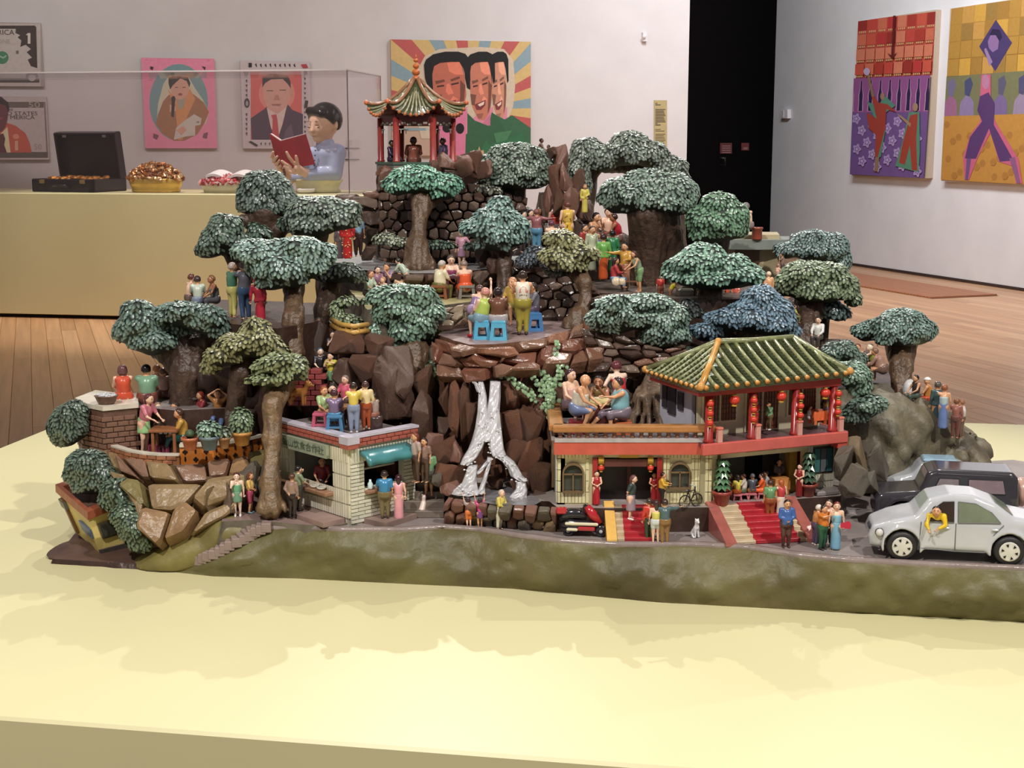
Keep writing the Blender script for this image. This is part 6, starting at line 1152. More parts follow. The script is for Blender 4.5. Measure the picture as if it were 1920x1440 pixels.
# ================================================================ people (clay figures): one skin surface each, clothes and hair as children
SKN={'p':(232,190,164),'t':(214,160,122),'b':(168,112,82),'d':(110,72,56),'w':(236,204,184)}
_SM={k:M(c,.3,.08,60)for k,c in SKN.items()}
EYE=M((28,20,20),.3,0); LIP=M((166,70,66),.35,0)
NP=[0]
def mkbox(*pts):a=np.array([p[0]for p in pts]); r=max(p[1]for p in pts); return a.min(0)-r,a.max(0)+r
def person(px,py,hp,z,face,label,pose='stand',arms='dd',sk='t',hair=('s',(36,28,28)),top=None,bot=None,lean=0,fat=1.0,shoe=None,grp='clay figures on the hillside',turn=0,d=None,seat=.27,side=0,split=.055,head=0,cat='person',knee=1.0):
 """px, py: where the feet (or seat) stand in the photo; hp: full standing height in photo pixels; face: heading, 0 towards the viewer, 90 to the photo's right"""
 base=D(px,py,d)if d else R(px,py,z); h=hp*spx(base); NP[0]+=1
 fa=math.radians(face); rz=math.pi+fa; g=fat*1.08
 v=lambda x,y,z_:np.array([x,y,z_],float)
 if pose=='stand':
  pel=v(0,0,.5); hips=[v(-.052*g,0,.49),v(.052*g,0,.49)]; knees=[v(-split,.012,.27),v(split,.012,.27)]; ank=[v(-split,-.01,.035),v(split,-.01,.035)]
 elif pose=='walk':
  pel=v(0,0,.49); hips=[v(-.05*g,0,.48),v(.05*g,0,.48)]; knees=[v(-.05,.07,.27),v(.05,.01,.26)]; ank=[v(-.05,.09,.035),v(.05,-.12,.05)]
 elif pose=='kneel':
  pel=v(0,0,.26); hips=[v(-.06*g,0,.25),v(.06*g,0,.25)]; knees=[v(-.08,.2,.09),v(.08,.2,.2)]; ank=[v(-.07,.0,.04),v(.08,.2,.035)]
 elif pose=='lie':
  pel=v(0,0,.07); hips=[v(-.05,.02,.06),v(.05,.02,.06)]; knees=[v(-.05,.22,.12),v(.05,.24,.07)]; ank=[v(-.05,.4,.03),v(.05,.45,.03)]
 else:
  pel=v(0,0,seat); hips=[v(-.06*g,.01,seat-.01),v(.06*g,.01,seat-.01)]; kx=.075 if pose=='sit' else.12
  knees=[v(-kx,.22*knee,seat),v(kx,.22*knee,seat)]; ank=[v(-kx,.2*knee,.035),v(kx,.2*knee,.035)]
  if pose=='cross':ank[0]=v(.06,.3,.1); knees[0]=v(-.03,.23,seat+.03)
  if pose=='astride':ank=[v(-.12,.1,.035),v(.12,.12,.035)]
  if pose=='legout':knees[1]=v(.08,.26,seat-.02); ank[1]=v(.09,.46,.04)
 L=math.radians(lean); sdl=math.radians(side)
 def up(x,y,z_):
  yy=y*math.cos(L)+z_*math.sin(L); zz_=-y*math.sin(L)+z_*math.cos(L); return pel+v(x*math.cos(sdl)+zz_*math.sin(sdl),yy,zz_*math.cos(sdl))
 waist,chest,neck=up(0,0,.1),up(0,0,.21),up(0,.005,.325); hL=L*.4
 hd=neck+v(math.sin(sdl)*.09,.02+.08*math.sin(hL),.085*math.cos(hL)); ht=math.radians(turn); hn=math.radians(head)+hL*.6
 hf=v(math.sin(-ht)*math.cos(hn),math.cos(ht)*math.cos(hn),-math.sin(hn)); hs=np.cross(hf,v(0,0,1)); hs/=np.linalg.norm(hs)+1e-9; hu=np.cross(hs,hf)
 sh=[up(-.105*g**.5,0,.29),up(.105*g**.5,0,.29)]; el,wr=[],[]
 for i,c in enumerate(arms):
  sx=-1 if i==0 else 1; S=sh[i]
  if c=='d':e_,w_=S+v(.035*sx,-.01,-.15),S+v(.04*sx,.02,-.29)
  elif c=='f':e_,w_=S+v(.03*sx,.06,-.13),S+v(.0,.2,-.13)
  elif c=='r':e_,w_=S+v(.0,.13,-.05),S+v(-.01*sx,.28,-.03)
  elif c=='k':e_,w_=S+v(.03*sx,.08,-.14),S+v(-.02*sx,.2,-.21)
  elif c=='u':e_,w_=S+v(.03*sx,.03,.13),S+v(.06*sx,.07,.29)
  elif c=='m':e_,w_=S+v(.02*sx,.09,-.11),hd+v(.02*sx,.09,-.06)
  elif c=='c':e_,w_=S+v(.035*sx,.05,-.14),S+v(-.085*sx,.11,-.2)
  elif c=='b':e_,w_=S+v(.04*sx,-.06,-.14),S+v(-.085*sx,-.1,-.22)
  elif c=='h':e_,w_=S+v(.1*sx,-.03,-.12),S+v(.0*sx,.04,-.22)
  elif c=='o':e_,w_=S+v(.13*sx,.03,-.02),S+v(.25*sx,.08,.0)
  elif c=='g':e_,w_=S+v(.02*sx,.12,-.02),S+v(-.1*sx,.2,.02)
  elif c=='n':e_,w_=S+v(.09*sx,.03,.1),hd+v(.05*sx,-.03,.08)
  el.append(e_); wr.append(w_)
 R_=.032*(.6+.4*g); TR=.082*g
 A3=lambda p:np.asarray(p,np.float32)
 def arm(P,i,o=0,t=1.0,only=None):
  q=el[i]if t>=1 else sh[i]+(el[i]-sh[i])*t; f=cap(P,sh[i],q,.034*g**.4+o,.027+o)
  if only!='u':f=smin(f,cap(P,el[i],wr[i],.026+o,.018+o),.01)
  return f
 def leg(P,i,o=0,t=2.0):
  f=cap(P,hips[i],hips[i]+(knees[i]-hips[i])*min(1,t),.056*g**.6+o,(.056-(.056-.04)*min(1,t))+o)
  if t>1:f=smin(f,cap(P,knees[i],knees[i]+(ank[i]-knees[i])*min(1,t-1),.04+o,.04-.016*min(1,t-1)+o),.012)
  return f
 def torso(P,o=0,lo=True):
  f=cap(P,waist,chest,TR*.92+o,TR+o); f=smin(f,cap(P,sh[0],sh[1],.036+o),.04)
  if g>1.12:f=smin(f,ell(P,waist+v(0,.035,-.01),(TR*1.0+o,TR*.9+o,TR*.95+o)),.03)
  if lo:f=smin(f,cap(P,pel+v(-.025*g,0,.0),pel+v(.025*g,0,0),TR*.98+o),.03)
  return f
 hand=[]
 for i in(0,1):
  dr=wr[i]-el[i]; dr=dr/(np.linalg.norm(dr)+1e-9); hand.append(dr)
 toe=[]
 for i in(0,1):
  dr=v(0,1,0)if pose!='lie' else v(0,.6,.8); toe.append(ank[i]+dr*.075+v(0,0,-.02 if pose!='lie' else 0))
 pt=[(hd,.09),(pel,.12)]+[(q,.05)for q in sh+el+wr+knees+ank+toe+hips]+[(wr[i]+hand[i]*.05,.03)for i in(0,1)]
 lo,hi=mkbox(*pt); c=1/(40 if hp>70 else 33)
 def body(P):
  f=torso(P)
  for i in(0,1):
   f=smin(f,arm(P,i),.016); f=smin(f,leg(P,i),.016); f=smin(f,cap(P,wr[i],wr[i]+hand[i]*.03,.018,.02),.008); f=smin(f,cap(P,ank[i]+v(0,-.015,-.008),toe[i],.023,.019),.012)
  f=smin(f,cap(P,neck+v(0,0,-.02),hd,.03),.016)
  k=ell(P,hd+v(0,0,.005),(.068,.075,.078)); k=smin(k,ell(P,hd+hf*.018-hu*.028,(.05,.049,.046)),.02); k=smin(k,cap(P,hd+hf*.07+hu*.004,hd+hf*.085-hu*.016,.007,.012),.01)
  for q in(-1,1):k=smin(k,ell(P,hd+hs*.07*q-hu*.008,(.016,.016,.022)),.008)
  return smin(f,k,.012)
 def build(nm,fn,m,lo_=lo,hi_=hi,par=None,cc=None):
  me=sdf_mesh(nm,fn,lo_,hi_,cc or c,m); me.transform(Matrix.Scale(h,4)); return obj(nm,me,par)
 o=build('person',body,_SM[sk]); me=o.data
 if hp>52:
  b=B(); S4=Matrix.Scale(h,4)
  for i in(0,1):
   dr=Vector(hand[i]); sx=-1 if i==0 else 1; ax=dr.cross(Vector((0,0,1))if abs(dr.z)<.8 else Vector((0,1,0))).normalized(); nn=ax.cross(dr).normalized(); w0=Vector(wr[i])+dr*.034; cl=-nn if nn.z>0 else nn
   for q,ln in enumerate((.03,.036,.034,.026)):
    a=w0+ax*(q-1.5)*.0095; m1=a+dr*ln*.6+cl*.003; b.tube([a,m1,m1+(dr*.7+cl*.7).normalized()*ln*.55],[.0064,.0058,.0045],_SM[sk],5,S4)
   a=Vector(wr[i])+dr*.016+ax*.016*sx; b.tube([a,a+(dr*.6+ax*sx*.8).normalized()*.022,a+(dr*.95+ax*sx*.3).normalized()*.04],[.008,.007,.005],_SM[sk],5,S4)
  bm=bmesh.new(); bm.from_mesh(me); t_=b.me('fingers',True); bm.from_mesh(t_); bm.to_mesh(me); bm.free(); bpy.data.meshes.remove(t_)
 o.location=base; o.rotation_euler=(0,0,rz); tag(o,label,cat,grp)
 cl_=lambda col,**k:M(col,.28,.12,70,grime=k.get('g',.12))
 zc=lambda P,zz_:zz_-P[...,2]
 if top:
  ty,col=top[0],top[1]
  def shirt(P):
   f=torso(P,.012,lo=ty in 'jlx')
   f=np.maximum(f,-ell(P,neck+v(0,.02,.02),(.05,.055,.05)))
   for i in(0,1):
    if ty in 'sj':f=smin(f,arm(P,i,.011,.8,'u'),.012)
    if ty in 'lx':
     a=smin(arm(P,i,.011,1,'u'),cap(P,el[i],el[i]+(wr[i]-el[i])*.82,.036,.029),.01); f=smin(f,a,.012)
   if ty=='t':f=np.maximum(f,-np.minimum(cap(P,sh[0]+v(-.03,0,0),sh[0]+v(-.03,0,.06),.05),cap(P,sh[1]+v(.03,0,0),sh[1]+v(.03,0,.06),.05)))
   if ty=='b':q=(P-A3(chest))@A3(up(0,0,1)-up(0,0,0)); f=np.maximum(f,q-.03)
   q=(P-A3(waist))@A3(up(0,0,1)-up(0,0,0)); f=np.maximum(f,-q-(.075 if ty in 'stb' else.12)); return f
  nm={'t':'tank_top','s':'shirt','l':'shirt','j':'jacket','b':'strapless_top','x':'coat'}[ty]
  build(nm,shirt,cl_(col),par=o)
 if bot:
  ty,col=bot[0],bot[1]
  if ty in 'ps':
   T_=1.86 if ty=='p' else(.92 if len(bot)<3 else bot[2])
   def pants(P):
    f=np.minimum(cap(P,pel+v(-.025*g,0,.03),pel+v(.025*g,0,.03),TR*.98+.011),cap(P,pel+v(-.025*g,0,0),pel+v(.025*g,0,0),TR*.98+.012))
    for i in(0,1):f=smin(f,leg(P,i,.012,T_),.012)
    q=(P-A3(pel))@A3(up(0,0,1)-up(0,0,0)); return np.maximum(f,q-.075)
   build('trousers' if ty=='p' else 'shorts',pants,cl_(col),par=o)
  else:
   zl={'k':.34,'m':.2,'g':.02,'d':.27}[ty[0]]
   def skirt(P):
    if pose in('stand','walk'):
     a=pel+v(0,0,.05); l_=(knees[0]+knees[1])/2 if zl<.3 else pel; f=cap(P,a,v(l_[0]*.6,l_[1]*.5,max(zl,.05)),TR+.006,TR*(1.12 if ty[0]!='g' else 1.05)+.012)
     f=np.maximum(f,zl-P[...,2])
    else:
     f=cap(P,pel+v(0,0,.02),pel+v(0,.02,.02),TR+.012)
     for i in(0,1):f=smin(f,leg(P,i,.02,.95 if zl>.25 else 1.8),.04)
    q=(P-A3(pel))@A3(up(0,0,1)-up(0,0,0)); return np.maximum(f,q-.09)
   build('skirt' if ty[0]in 'km' else 'gown',skirt,cl_(col),par=o)
   if len(bot)>2 and bot[2]:
    b=B(); rs=random.Random(NP[0])
    for q in range(46):
     a_=rs.uniform(0,6.28); z_=rs.uniform(zl+.02,.76); rr=(TR+.0135)*(1.1 if z_<.45 else 1.0); cz=0 if z_<.5 else 0; p_=v(math.cos(a_)*rr,math.sin(a_)*rr+(chest[1]if z_>.6 else 0),z_); b.ball(p_,(.015,.015,.015),M(bot[2],.35,0),6,Matrix.Scale(h,4))
    tag(b.obj('printed_spots',o),kind='stuff')
 if shoe:
  def shoes(P):return np.minimum(*[cap(P,ank[i]+v(0,-.015,-.006),toe[i]+v(0,.006,0),.031,.026)for i in(0,1)])
  sl,sh_=mkbox(*[(q,.06)for q in ank+toe]); build('shoes',shoes,cl_(shoe),sl,sh_,o,c*.8)
 if hair:
  ty,col=hair[0],hair[1]
  def hr(P):
   f=ell(P,hd+v(0,0,.012)-hf*.006,(.078,.085,.087)); f=np.maximum(f,(P-A3(hd+hf*.022+hu*.03))@A3(hf*.86-hu*.52)); f=np.maximum(f,-((P-A3(hd-hu*(.03 if ty in 'sbc' else.06)))@A3(hu)))
   if ty=='l':f=smin(f,cap(P,hd-hf*.045-hu*.01,hd-hf*.06-hu*.17,.048,.036),.03)
   if ty=='o':f=smin(f,cap(P,hd-hf*.03-hu*.03-hs*.03,hd-hf*.03-hu*.03+hs*.03,.05),.02)
   if ty=='u':f=smin(f,ell(P,hd-hf*.05+hu*.055,(.036,.036,.034)),.01)
   if ty=='t':f=smin(f,cap(P,hd-hf*.07+hu*.02,hd-hf*.1-hu*.1,.025,.016),.01)
   return f
  if ty in 'slobut':
   l2,h2=mkbox((hd,.12),(hd-hf*.07-hu*.16,.06)); build('hair',hr,M(col,.2,.2,90),l2,h2,o,c*.9)
  elif ty=='c':
   def capf(P):f=np.maximum(ell(P,hd+v(0,0,.02),(.08,.088,.08)),-((P-A3(hd+hu*.022))@A3(hu))); return np.minimum(f,np.maximum(ell(P,hd+hu*.026+hf*.06,(.055,.06,.01)),-((P-A3(hd))@A3(hf))))
   l2,h2=mkbox((hd,.14)); build('cap',capf,M(col,.3,.1),l2,h2,o,c*.8)
  elif ty=='h':
   b=B(); b.lathe(hd+v(0,0,.035),[(.11,0),(.105,.006),(.012,.075)],M(col,.35,.1),14,Matrix.Scale(h,4)); b.obj('hat',o,True)
 if hp>44 and abs(((face-turn+180)%360)-180)<115:
  S4=Matrix.Scale(h,4)
  for q in(-1,1):
   e_=Vector(hd+hf*.069+hs*.026*q+hu*.01); b=B(); b.ball(e_,(.0085,.008,.0055),EYE,6,S4); b.tube([e_+Vector(hu*.017-hs*.013),e_+Vector(hu*.022),e_+Vector(hu*.017+hs*.013)],.0028,EYE,4,S4); b.obj('eye',o)
  b=B(); m_=Vector(hd+hf*.07-hu*.038); b.tube([m_-Vector(hs)*.016,m_+Vector(hf)*.004,m_+Vector(hs)*.016],[.003,.005,.003],LIP,5,S4); b.obj('lips',o)
 o['_hd']=[float(x)for x in hd]; return o,h
def hand_at(oh,i,off=(0,0,0)):pass
BLK,BRH,RDH,GRH=(34,28,30),(92,58,44),(110,40,34),(150,144,140)
# ---- along the road
person(446,968,84,.786,10,'woman in strapless green dress and white boots in front of the dark rock',arms='dm',sk='w',hair=('o',(84,34,34)),top=('b',(104,164,128)),bot=('k',(112,150,124)),shoe=(228,224,220))
person(470,962,78,.786,80,'woman in yellow top, pinkish shorts and blue socks beside the green dress',arms='cc',sk='t',hair=('o',(120,66,44)),top=('s',(222,186,110)),bot=('s',(170,70,96)),shoe=(96,130,140))
person(549,970,84,.789,150,'man in taupe jacket and black trousers seen from behind at the kiosk counter',arms='bd',sk='t',hair=('s',BRH),top=('l',(150,122,108)),bot=('p',(50,40,40)),shoe=(40,32,32),fat=1.1)
person(560,957,86,0,130,'black haired man in grey green shirt leaning toward the kiosk counter',arms='mk',sk='p',hair=('s',BLK),top=('s',(134,150,118)),bot=('p',(62,62,56)),shoe=(40,36,34),d=2.258)
person(606,950,96,.80,5,'saleswoman with long dark hair and red top behind the kiosk counter',arms='kk',sk='t',hair=('l',(50,26,28)),top=('s',(150,52,62)),bot=('p',(60,44,44)),d=2.315)
person(722,972,92,0,190,'stout man in bright blue shirt seen from behind at the side counter',arms='kd',sk='t',hair=('s',(60,44,40)),top=('s',(58,132,180)),bot=('p',(118,104,70)),shoe=(60,46,40),fat=1.2,d=2.218)
person(748,974,86,0,190,'woman in long pink dress with long dark hair by the blue shirted man',arms='fd',sk='p',hair=('l',(60,34,40)),top=('t',(228,158,166)),bot=('g',(230,160,170)),shoe=(150,60,70),d=2.222)
person(756,930,80,ROAD+.02,260,'woman in mustard shirt and brown trousers reaching toward the kiosk window',arms='rr',sk='t',hair=('s',(110,60,40)),top=('l',(190,136,60)),bot=('p',(128,84,56)),shoe=(50,40,40))
person(779,918,94,ROAD+.03,350,'woman in white shirt and dark trousers with hand at her mouth',arms='mc',sk='p',hair=('o',(80,40,44)),top=('s',(206,206,196)),bot=('p',(60,46,44)),shoe=(220,216,210))
person(804,930,92,ROAD+.03,185,'man in light green polo shirt and grey shorts seen from behind on the steps',arms='dd',sk='t',hair=('s',BLK),top=('s',(136,186,138)),bot=('s',(112,116,106)),shoe=(150,74,60),fat=1.1)
person(764,905,88,ROAD+.05,20,'woman in orange red top in the crowd behind the kiosk',arms='dm',sk='w',hair=('s',(130,70,50)),top=('s',(206,84,62)),bot=('p',(150,60,50)))
person(781,905,96,ROAD+.06,300,'brown haired figure at the back of the crowd behind the kiosk',arms='dd',sk='t',hair=('l',(120,62,48)),top=('s',(180,160,150)),bot=('p',(80,60,50)))
person(797,905,86,ROAD+.06,330,'dark haired figure behind the man in light green polo',arms='dd',sk='t',hair=('l',(52,40,44)),top=('s',(140,110,100)),bot=('p',(80,60,50)))
person(766,882,74,ROAD+.07,30,'pale faced figure in blue collar at the top of the crowd by the kiosk',arms='dd',sk='w',hair=('o',(84,36,38)),top=('s',(96,130,160)),bot=('p',(80,60,50)))
person(752,830,40,KR,5,'small dark haired head peeping over the back corner of the kiosk roof',sk='p',hair=('o',(60,44,44)),top=('s',(110,90,84)),d=2.38)
person(879,989,58,ROAD,200,'child in grey shirt and orange shorts at the pool wall',arms='ud',sk='p',hair=('o',(64,50,50)),top=('s',(170,156,150)),bot=('s',(222,120,60)),lean=8,grp='children at the pool wall')
person(900,990,58,ROAD,190,'child in magenta shirt and purple skirt at the pool wall',arms='uu',sk='t',hair=('o',(60,44,50)),top=('s',(206,74,130)),bot=('k',(120,70,130)),grp='children at the pool wall')
person(936,993,78,ROAD,60,'old man in yellow jumper and white trousers by the pool wall',arms='cc',sk='p',hair=('s',(206,186,170)),top=('l',(214,196,104)),bot=('p',(224,216,196)),lean=8)
# ---- restaurant front
hostess=[]
person(1118,947,66,T1,10,'hostess in long red dress standing before the red door post by the scooter',arms='cc',sk='p',hair=('u',BLK),top=('t',(170,40,48)),bot=('g',(178,40,50)),grp='hostesses in red')
person(1226,944,60,T1,350,'hostess in long red dress in the entrance behind the man in yellow',arms='cc',sk='t',hair=('u',BLK),top=('t',(160,38,46)),bot=('g',(170,40,50)),grp='hostesses in red')
person(1182,974,86,ROAD+.026,70,'woman in grey lilac apron walking down the red carpeted steps',arms='bb',sk='p',hair=('l',(110,74,70)),top=('s',(60,76,74)),bot=('m',(156,138,150)),shoe=(224,220,216),lean=6)
person(1241,950,66,T1,80,'man in yellow shirt and black trousers gesturing in front of the arched window',arms='ff',sk='t',hair=('s',BLK),top=('l',(222,176,66)),bot=('p',(40,34,34)),fat=1.1)
person(1217,1016,84,ROAD,195,'person in red shirt and dark green trousers at the foot of the narrow red steps',arms='dg',sk='t',hair=('s',(70,54,50)),top=('l',(196,62,50)),bot=('p',(52,70,48)))
person(1229,1019,84,ROAD,185,'woman with dark brown hair, yellow sash and white shorts seen from behind',arms='dg',sk='p',hair=('l',(64,44,42)),top=('b',(214,204,110)),bot=('s',(206,212,212),.5))
person(1246,1020,86,ROAD,190,'man in dark teal shirt and tan trousers embracing the woman in white shorts',arms='go',sk='t',hair=('s',(64,46,42)),top=('l',(78,102,104)),bot=('p',(140,104,62)),fat=1.1,lean=4)
person(1443,976,78,ROAD+.018,185,'man in green polo and rust trousers on the wide red carpet',arms='dg',sk='t',hair=('s',(70,50,44)),top=('s',(104,150,104)),bot=('p',(150,84,46)),fat=1.15)
person(1463,973,76,ROAD+.02,200,'ginger haired woman in red top and white skirt on the wide red carpet',arms='gd',sk='p',hair=('l',(170,88,44)),top=('t',(190,66,70)),bot=('g',(220,210,200)))
person(1473,1026,92,ROAD,5,'man in royal blue shirt with clasped hands at the foot of the wide steps',arms='cc',sk='t',hair=('s',BLK),top=('l',(64,96,158)),bot=('p',(88,54,48)),shoe=(70,44,40),fat=1.15)
person(1541,1030,86,ROAD,40,'man in orange shirt and green trousers being hugged near the silver car',arms='og',sk='t',hair=('s',(60,44,38)),top=('s',(206,118,46)),bot=('p',(44,92,64)),shoe=(40,40,38),fat=1.15)
person(1528,1022,78,ROAD,110,'white haired person in purple trousers hugging the man in orange',arms='gg',sk='p',hair=('s',(216,208,200)),top=('t',(190,130,80)),bot=('p',(92,78,104)),lean=8,shoe=(226,210,200))
person(1552,1022,88,ROAD,330,'pale shirted person with dark hair behind the hugging pair',arms='dd',sk='p',hair=('s',(70,54,50)),top=('t',(216,180,160)),bot=('p',(56,60,52)))
wo,wh=person(1566,1030,92,ROAD,350,'red haired woman in pale blue gown holding a red fan',arms='dd',sk='p',hair=('o',(120,44,42)),top=('b',(128,178,200)),bot=('g',(124,172,198)))
p=R(1577,1030,ROAD); p.z+=.041; b=B(); b.add([(0,0,.004),(.012,-.002,.008),(.016,-.003,.002),(.014,-.002,-.005),(0,0,-.003),(0,.003,0)],[(0,4,3,2,1),(0,1,5),(1,2,5),(2,3,5),(3,4,5),(4,0,5)],M((190,36,66),.35,.1)); tag(b.obj('fan',None,False,p+Vector((-.005,-.012,0))),'red folding fan held by the woman in the blue gown','fan')
person(1498,932,64,T1,330,'waitress in long dark red dress beside the tall potted topiary',arms='cc',sk='p',hair=('u',BLK),top=('t',(140,38,36)),bot=('g',(124,34,34)),grp='hostesses in red')
# diners inside the hall
for px,py,f,lb,sk,hr,tp_,bt_ in((1366,934,60,'diner in brown red at the end of the table by the potted topiary','t',('s',(90,60,50)),('s',(130,60,52)),('p',(90,60,50))),(1382,938,200,'long haired diner in yellow top at the dining hall table','t',('l',(56,44,44)),('s',(220,206,92)),('k',(186,96,44))),(1394,936,250,'diner in white shirt and green trousers at the dining hall table','t',('s',(70,44,34)),('s',(220,214,206)),('p',(84,100,76))),(1410,936,190,'diner in slate grey jacket with grey hair at the dining hall table','t',('s',(110,110,112)),('l',(74,80,92)),('k',(160,96,50))),(1428,935,260,'diner in bright orange dress at the dining hall table','p',('s',(60,40,36)),('s',(226,98,48)),('k',(226,98,48))),(1436,930,270,'pale shirted diner behind the orange dress','t',('s',BLK),('s',(196,194,192)),('p',(80,76,76)))):
 person(px,py,64,T1,f,lb,'sit','kk',sk,hr,tp_,bt_,grp='diners in the dining hall')
 q=R(px,py,T1); b=B(); b.box((0,0,.0095),(.014,.014,.003),M((190,110,120),.3,.1),0,.0006)
 for a,c in((-1,-1),(1,-1),(1,1),(-1,1)):b.tube([(a*.005,c*.005,.0085),(a*.007,c*.007,0)],.0013,M((190,110,120),.3,.1),5)
 tag(b.obj('stool',None,False,q),'small pink stool under the '+lb.split(' at ')[0].split(' behind ')[0],'stool','pink stools in the dining hall')
person(1459,925,66,T1,0,'person in dark dress standing behind the orange covered counter',arms='cc',sk='t',hair=('s',BLK),top=('l',(74,60,60)),bot=('p',(50,44,44)),d=2.275)
def table(lab,px,py,z,w,dp,h,cm,lm=None,d=None,rz=0,round_=False,cloth=None):
 p=D(px,py,d)if d else R(px,py,z); o=thing('table',lab,'table',p,rz); b=B()
 if round_:b.lathe((0,0,h-.003),[(w/2,0),(w/2,.004)],cm,20)
 else:b.box((0,0,h),(w,dp,.005),cm,0,.0008)
 b.obj('tabletop',o); lm=lm or cm
 if cloth:
  b=B(); n=24; v=[]
  for r_,z_ in((.96,h+.0028),(1.04,h-.001),(1.06,h*.35)):
   for i in range(n):a=2*math.pi*i/n; q=r_*(1+(.03*math.sin(i*2.7)if z_<h-.002 else 0)); x,y=math.cos(a),math.sin(a); m_=max(abs(x),abs(y))if not round_ else 1; v.append((x/m_*w/2*q,y/m_*dp/2*q,z_))
  b.add(v,[(q*n+(i+1)%n,q*n+i,q*n+n+i,q*n+n+(i+1)%n)for q in range(2)for i in range(n)]+[tuple(range(n))],M(cloth,.35,.12)); b.obj('tablecloth',o)
 for a,c in((-1,-1),(1,-1),(1,1),(-1,1)):b=B(); b.box((a*w*.38,c*dp*.38,h/2),(.005,.005,h),lm); b.obj('leg',o)
 return o,p
table('long table under the diners in the dining hall',1402,930,T1,.07,.03,.019,M((140,90,56),.35,.2))
table('orange covered counter table in the dining hall',1460,926,T1,.028,.022,.026,M((206,140,80),.35,.1),cloth=(214,146,84),rz=.38)
def potted(lab,px,py,z,r,h,potc,kind,fh,col,d=None):
 p=D(px,py,d)if d else R(px,py,z); o=thing('potted_plant',lab,'plant',p); b=B(); PM=M(potc,.32,.15,60,.2,grime=.15)
 b.lathe((0,0,0),[(r*.62,0),(r*.68,.001),(r*.95,h*.78),(r*1.1,h*.8),(r*1.1,h),(r*.9,h),(r*.85,h*.85)],PM,16); b.obj('pot',o,True)
 b=B(); b.lathe((0,0,h*.8),[(r*.85,0),(r*.8,h*.05)],M((58,42,34),.7,.2),12); b.obj('soil',o); c=p+Vector((0,0,h))
 s=spx(p);
 if kind=='tier':
  b=B(); b.tube([(0,0,h*.8),(0,0,h+fh)],.002,TRUNK,6); b.obj('stem',o); V,Q=[],[]
  for k in range(5):
   zz_=h+fh*(k+.6)/5; rr=r*(1.05-.05*k); n=9; v=[]; b=B(); LM=M(col,.2,.25,90)
   for i in range(n):
    a=2*math.pi*i/n+k*.5; d_=Vector((math.cos(a),math.sin(a),0)); sd_=Vector((-d_.y,d_.x,0)); base=Vector((0,0,zz_)); w_=rr*.42
    b.add([base,base+d_*rr*.5+sd_*w_+Vector((0,0,.003)),base+d_*rr*1.05+Vector((0,0,-.004)),base+d_*rr*.5-sd_*w_+Vector((0,0,.003)),base+d_*rr*.55+Vector((0,0,.0055))],[(0,4,1),(1,4,2),(2,4,3),(3,4,0)],LM)
   tag(b.obj('leaves',o),kind='stuff')
 elif kind=='ball':b=B(); b.ball((0,0,h+fh*.4),(r*.6,r*.6,fh*.55),M(col,.4,.3,120,.6),12); b.obj('cactus',o,True)
 else:
  def fn(P):return ell(P,(p.x,p.y,p.z+h+fh*.35),(r*1.15,r*1.1,fh*.6))
  lo=np.array([p.x-r*1.4,p.y-r*1.4,p.z+h*.6]); hi=np.array([p.x+r*1.4,p.y+r*1.4,p.z+h+fh*1.1]); P=grid(lo,hi,.004); V,Q=nets(fn(P).astype(np.float32),lo,.004); Ti=Matrix.Translation(-p)
  q=obj('crown',mesh('crown',V,Q,M(tuple(int(v*.3)for v in col),.6,.1),None,True),o); q.matrix_parent_inverse=Ti; leaves('leaves',V,Q,.0078,col,o,None,-.5,int(px),Ti,1.6)
 return o
potted('tall tiered topiary in red brown pot at the near end of the dining hall',1353,947,T1,.015,.024,(150,66,56),'tier',.05,(80,120,84))
potted('tall tiered topiary in red brown pot beside the waitress',1515,930,T1,.0145,.022,(140,62,52),'tier',.05,(56,84,64))
# ---- upper storey
person(1416,799,48,BALC,20,'waiter in red with a pale cone hat on the balcony',arms='cf',sk='p',hair=('h',(226,196,170)),top=('s',(206,56,44)),bot=('p',(200,60,48)),d=2.235)
person(1442,806,54,BALC,300,'stout man in green jacket and brown trousers on the balcony',arms='mc',sk='t',hair=('s',(60,46,40)),top=('l',(110,152,116)),bot=('p',(96,80,54)),fat=1.25,shoe=(220,220,216),d=2.23)
person(1517,795,46,BALC,80,'seated figure in white dress at the orange balcony table','sit','kk','t',('s',BRH),('l',(216,222,226)),('k',(206,214,222)),d=2.275)
person(1532,786,44,BALC,350,'dark figure seated behind the orange balcony table','sit','kk','d',('s',BLK),('s',(90,70,60)),('p',(60,50,44)),d=2.31)
person(1547,788,46,BALC,270,'standing figure in yellow top and lavender trousers by the last balcony column',arms='kd',sk='d',hair=('o',(120,74,44)),top=('b',(196,170,70)),bot=('p',(156,140,172)),d=2.285)
table('orange covered table on the balcony',1532,794,BALC,.026,.02,.02,M((214,110,60),.35,.1),cloth=(216,104,60),d=2.275,rz=.38)
p=D(1349,806,2.215); p.z=BALC; b=B(); b.box((0,0,.009),(.011,.002,.018),M((190,176,164),.4,.15),.38,.0005,); b.box((0,-.0012,.01),(.007,.001,.01),M((110,90,84),.5,.2),.38); tag(b.obj('menu_board',None,False,p),'small pale menu board standing on the balcony floor','board')
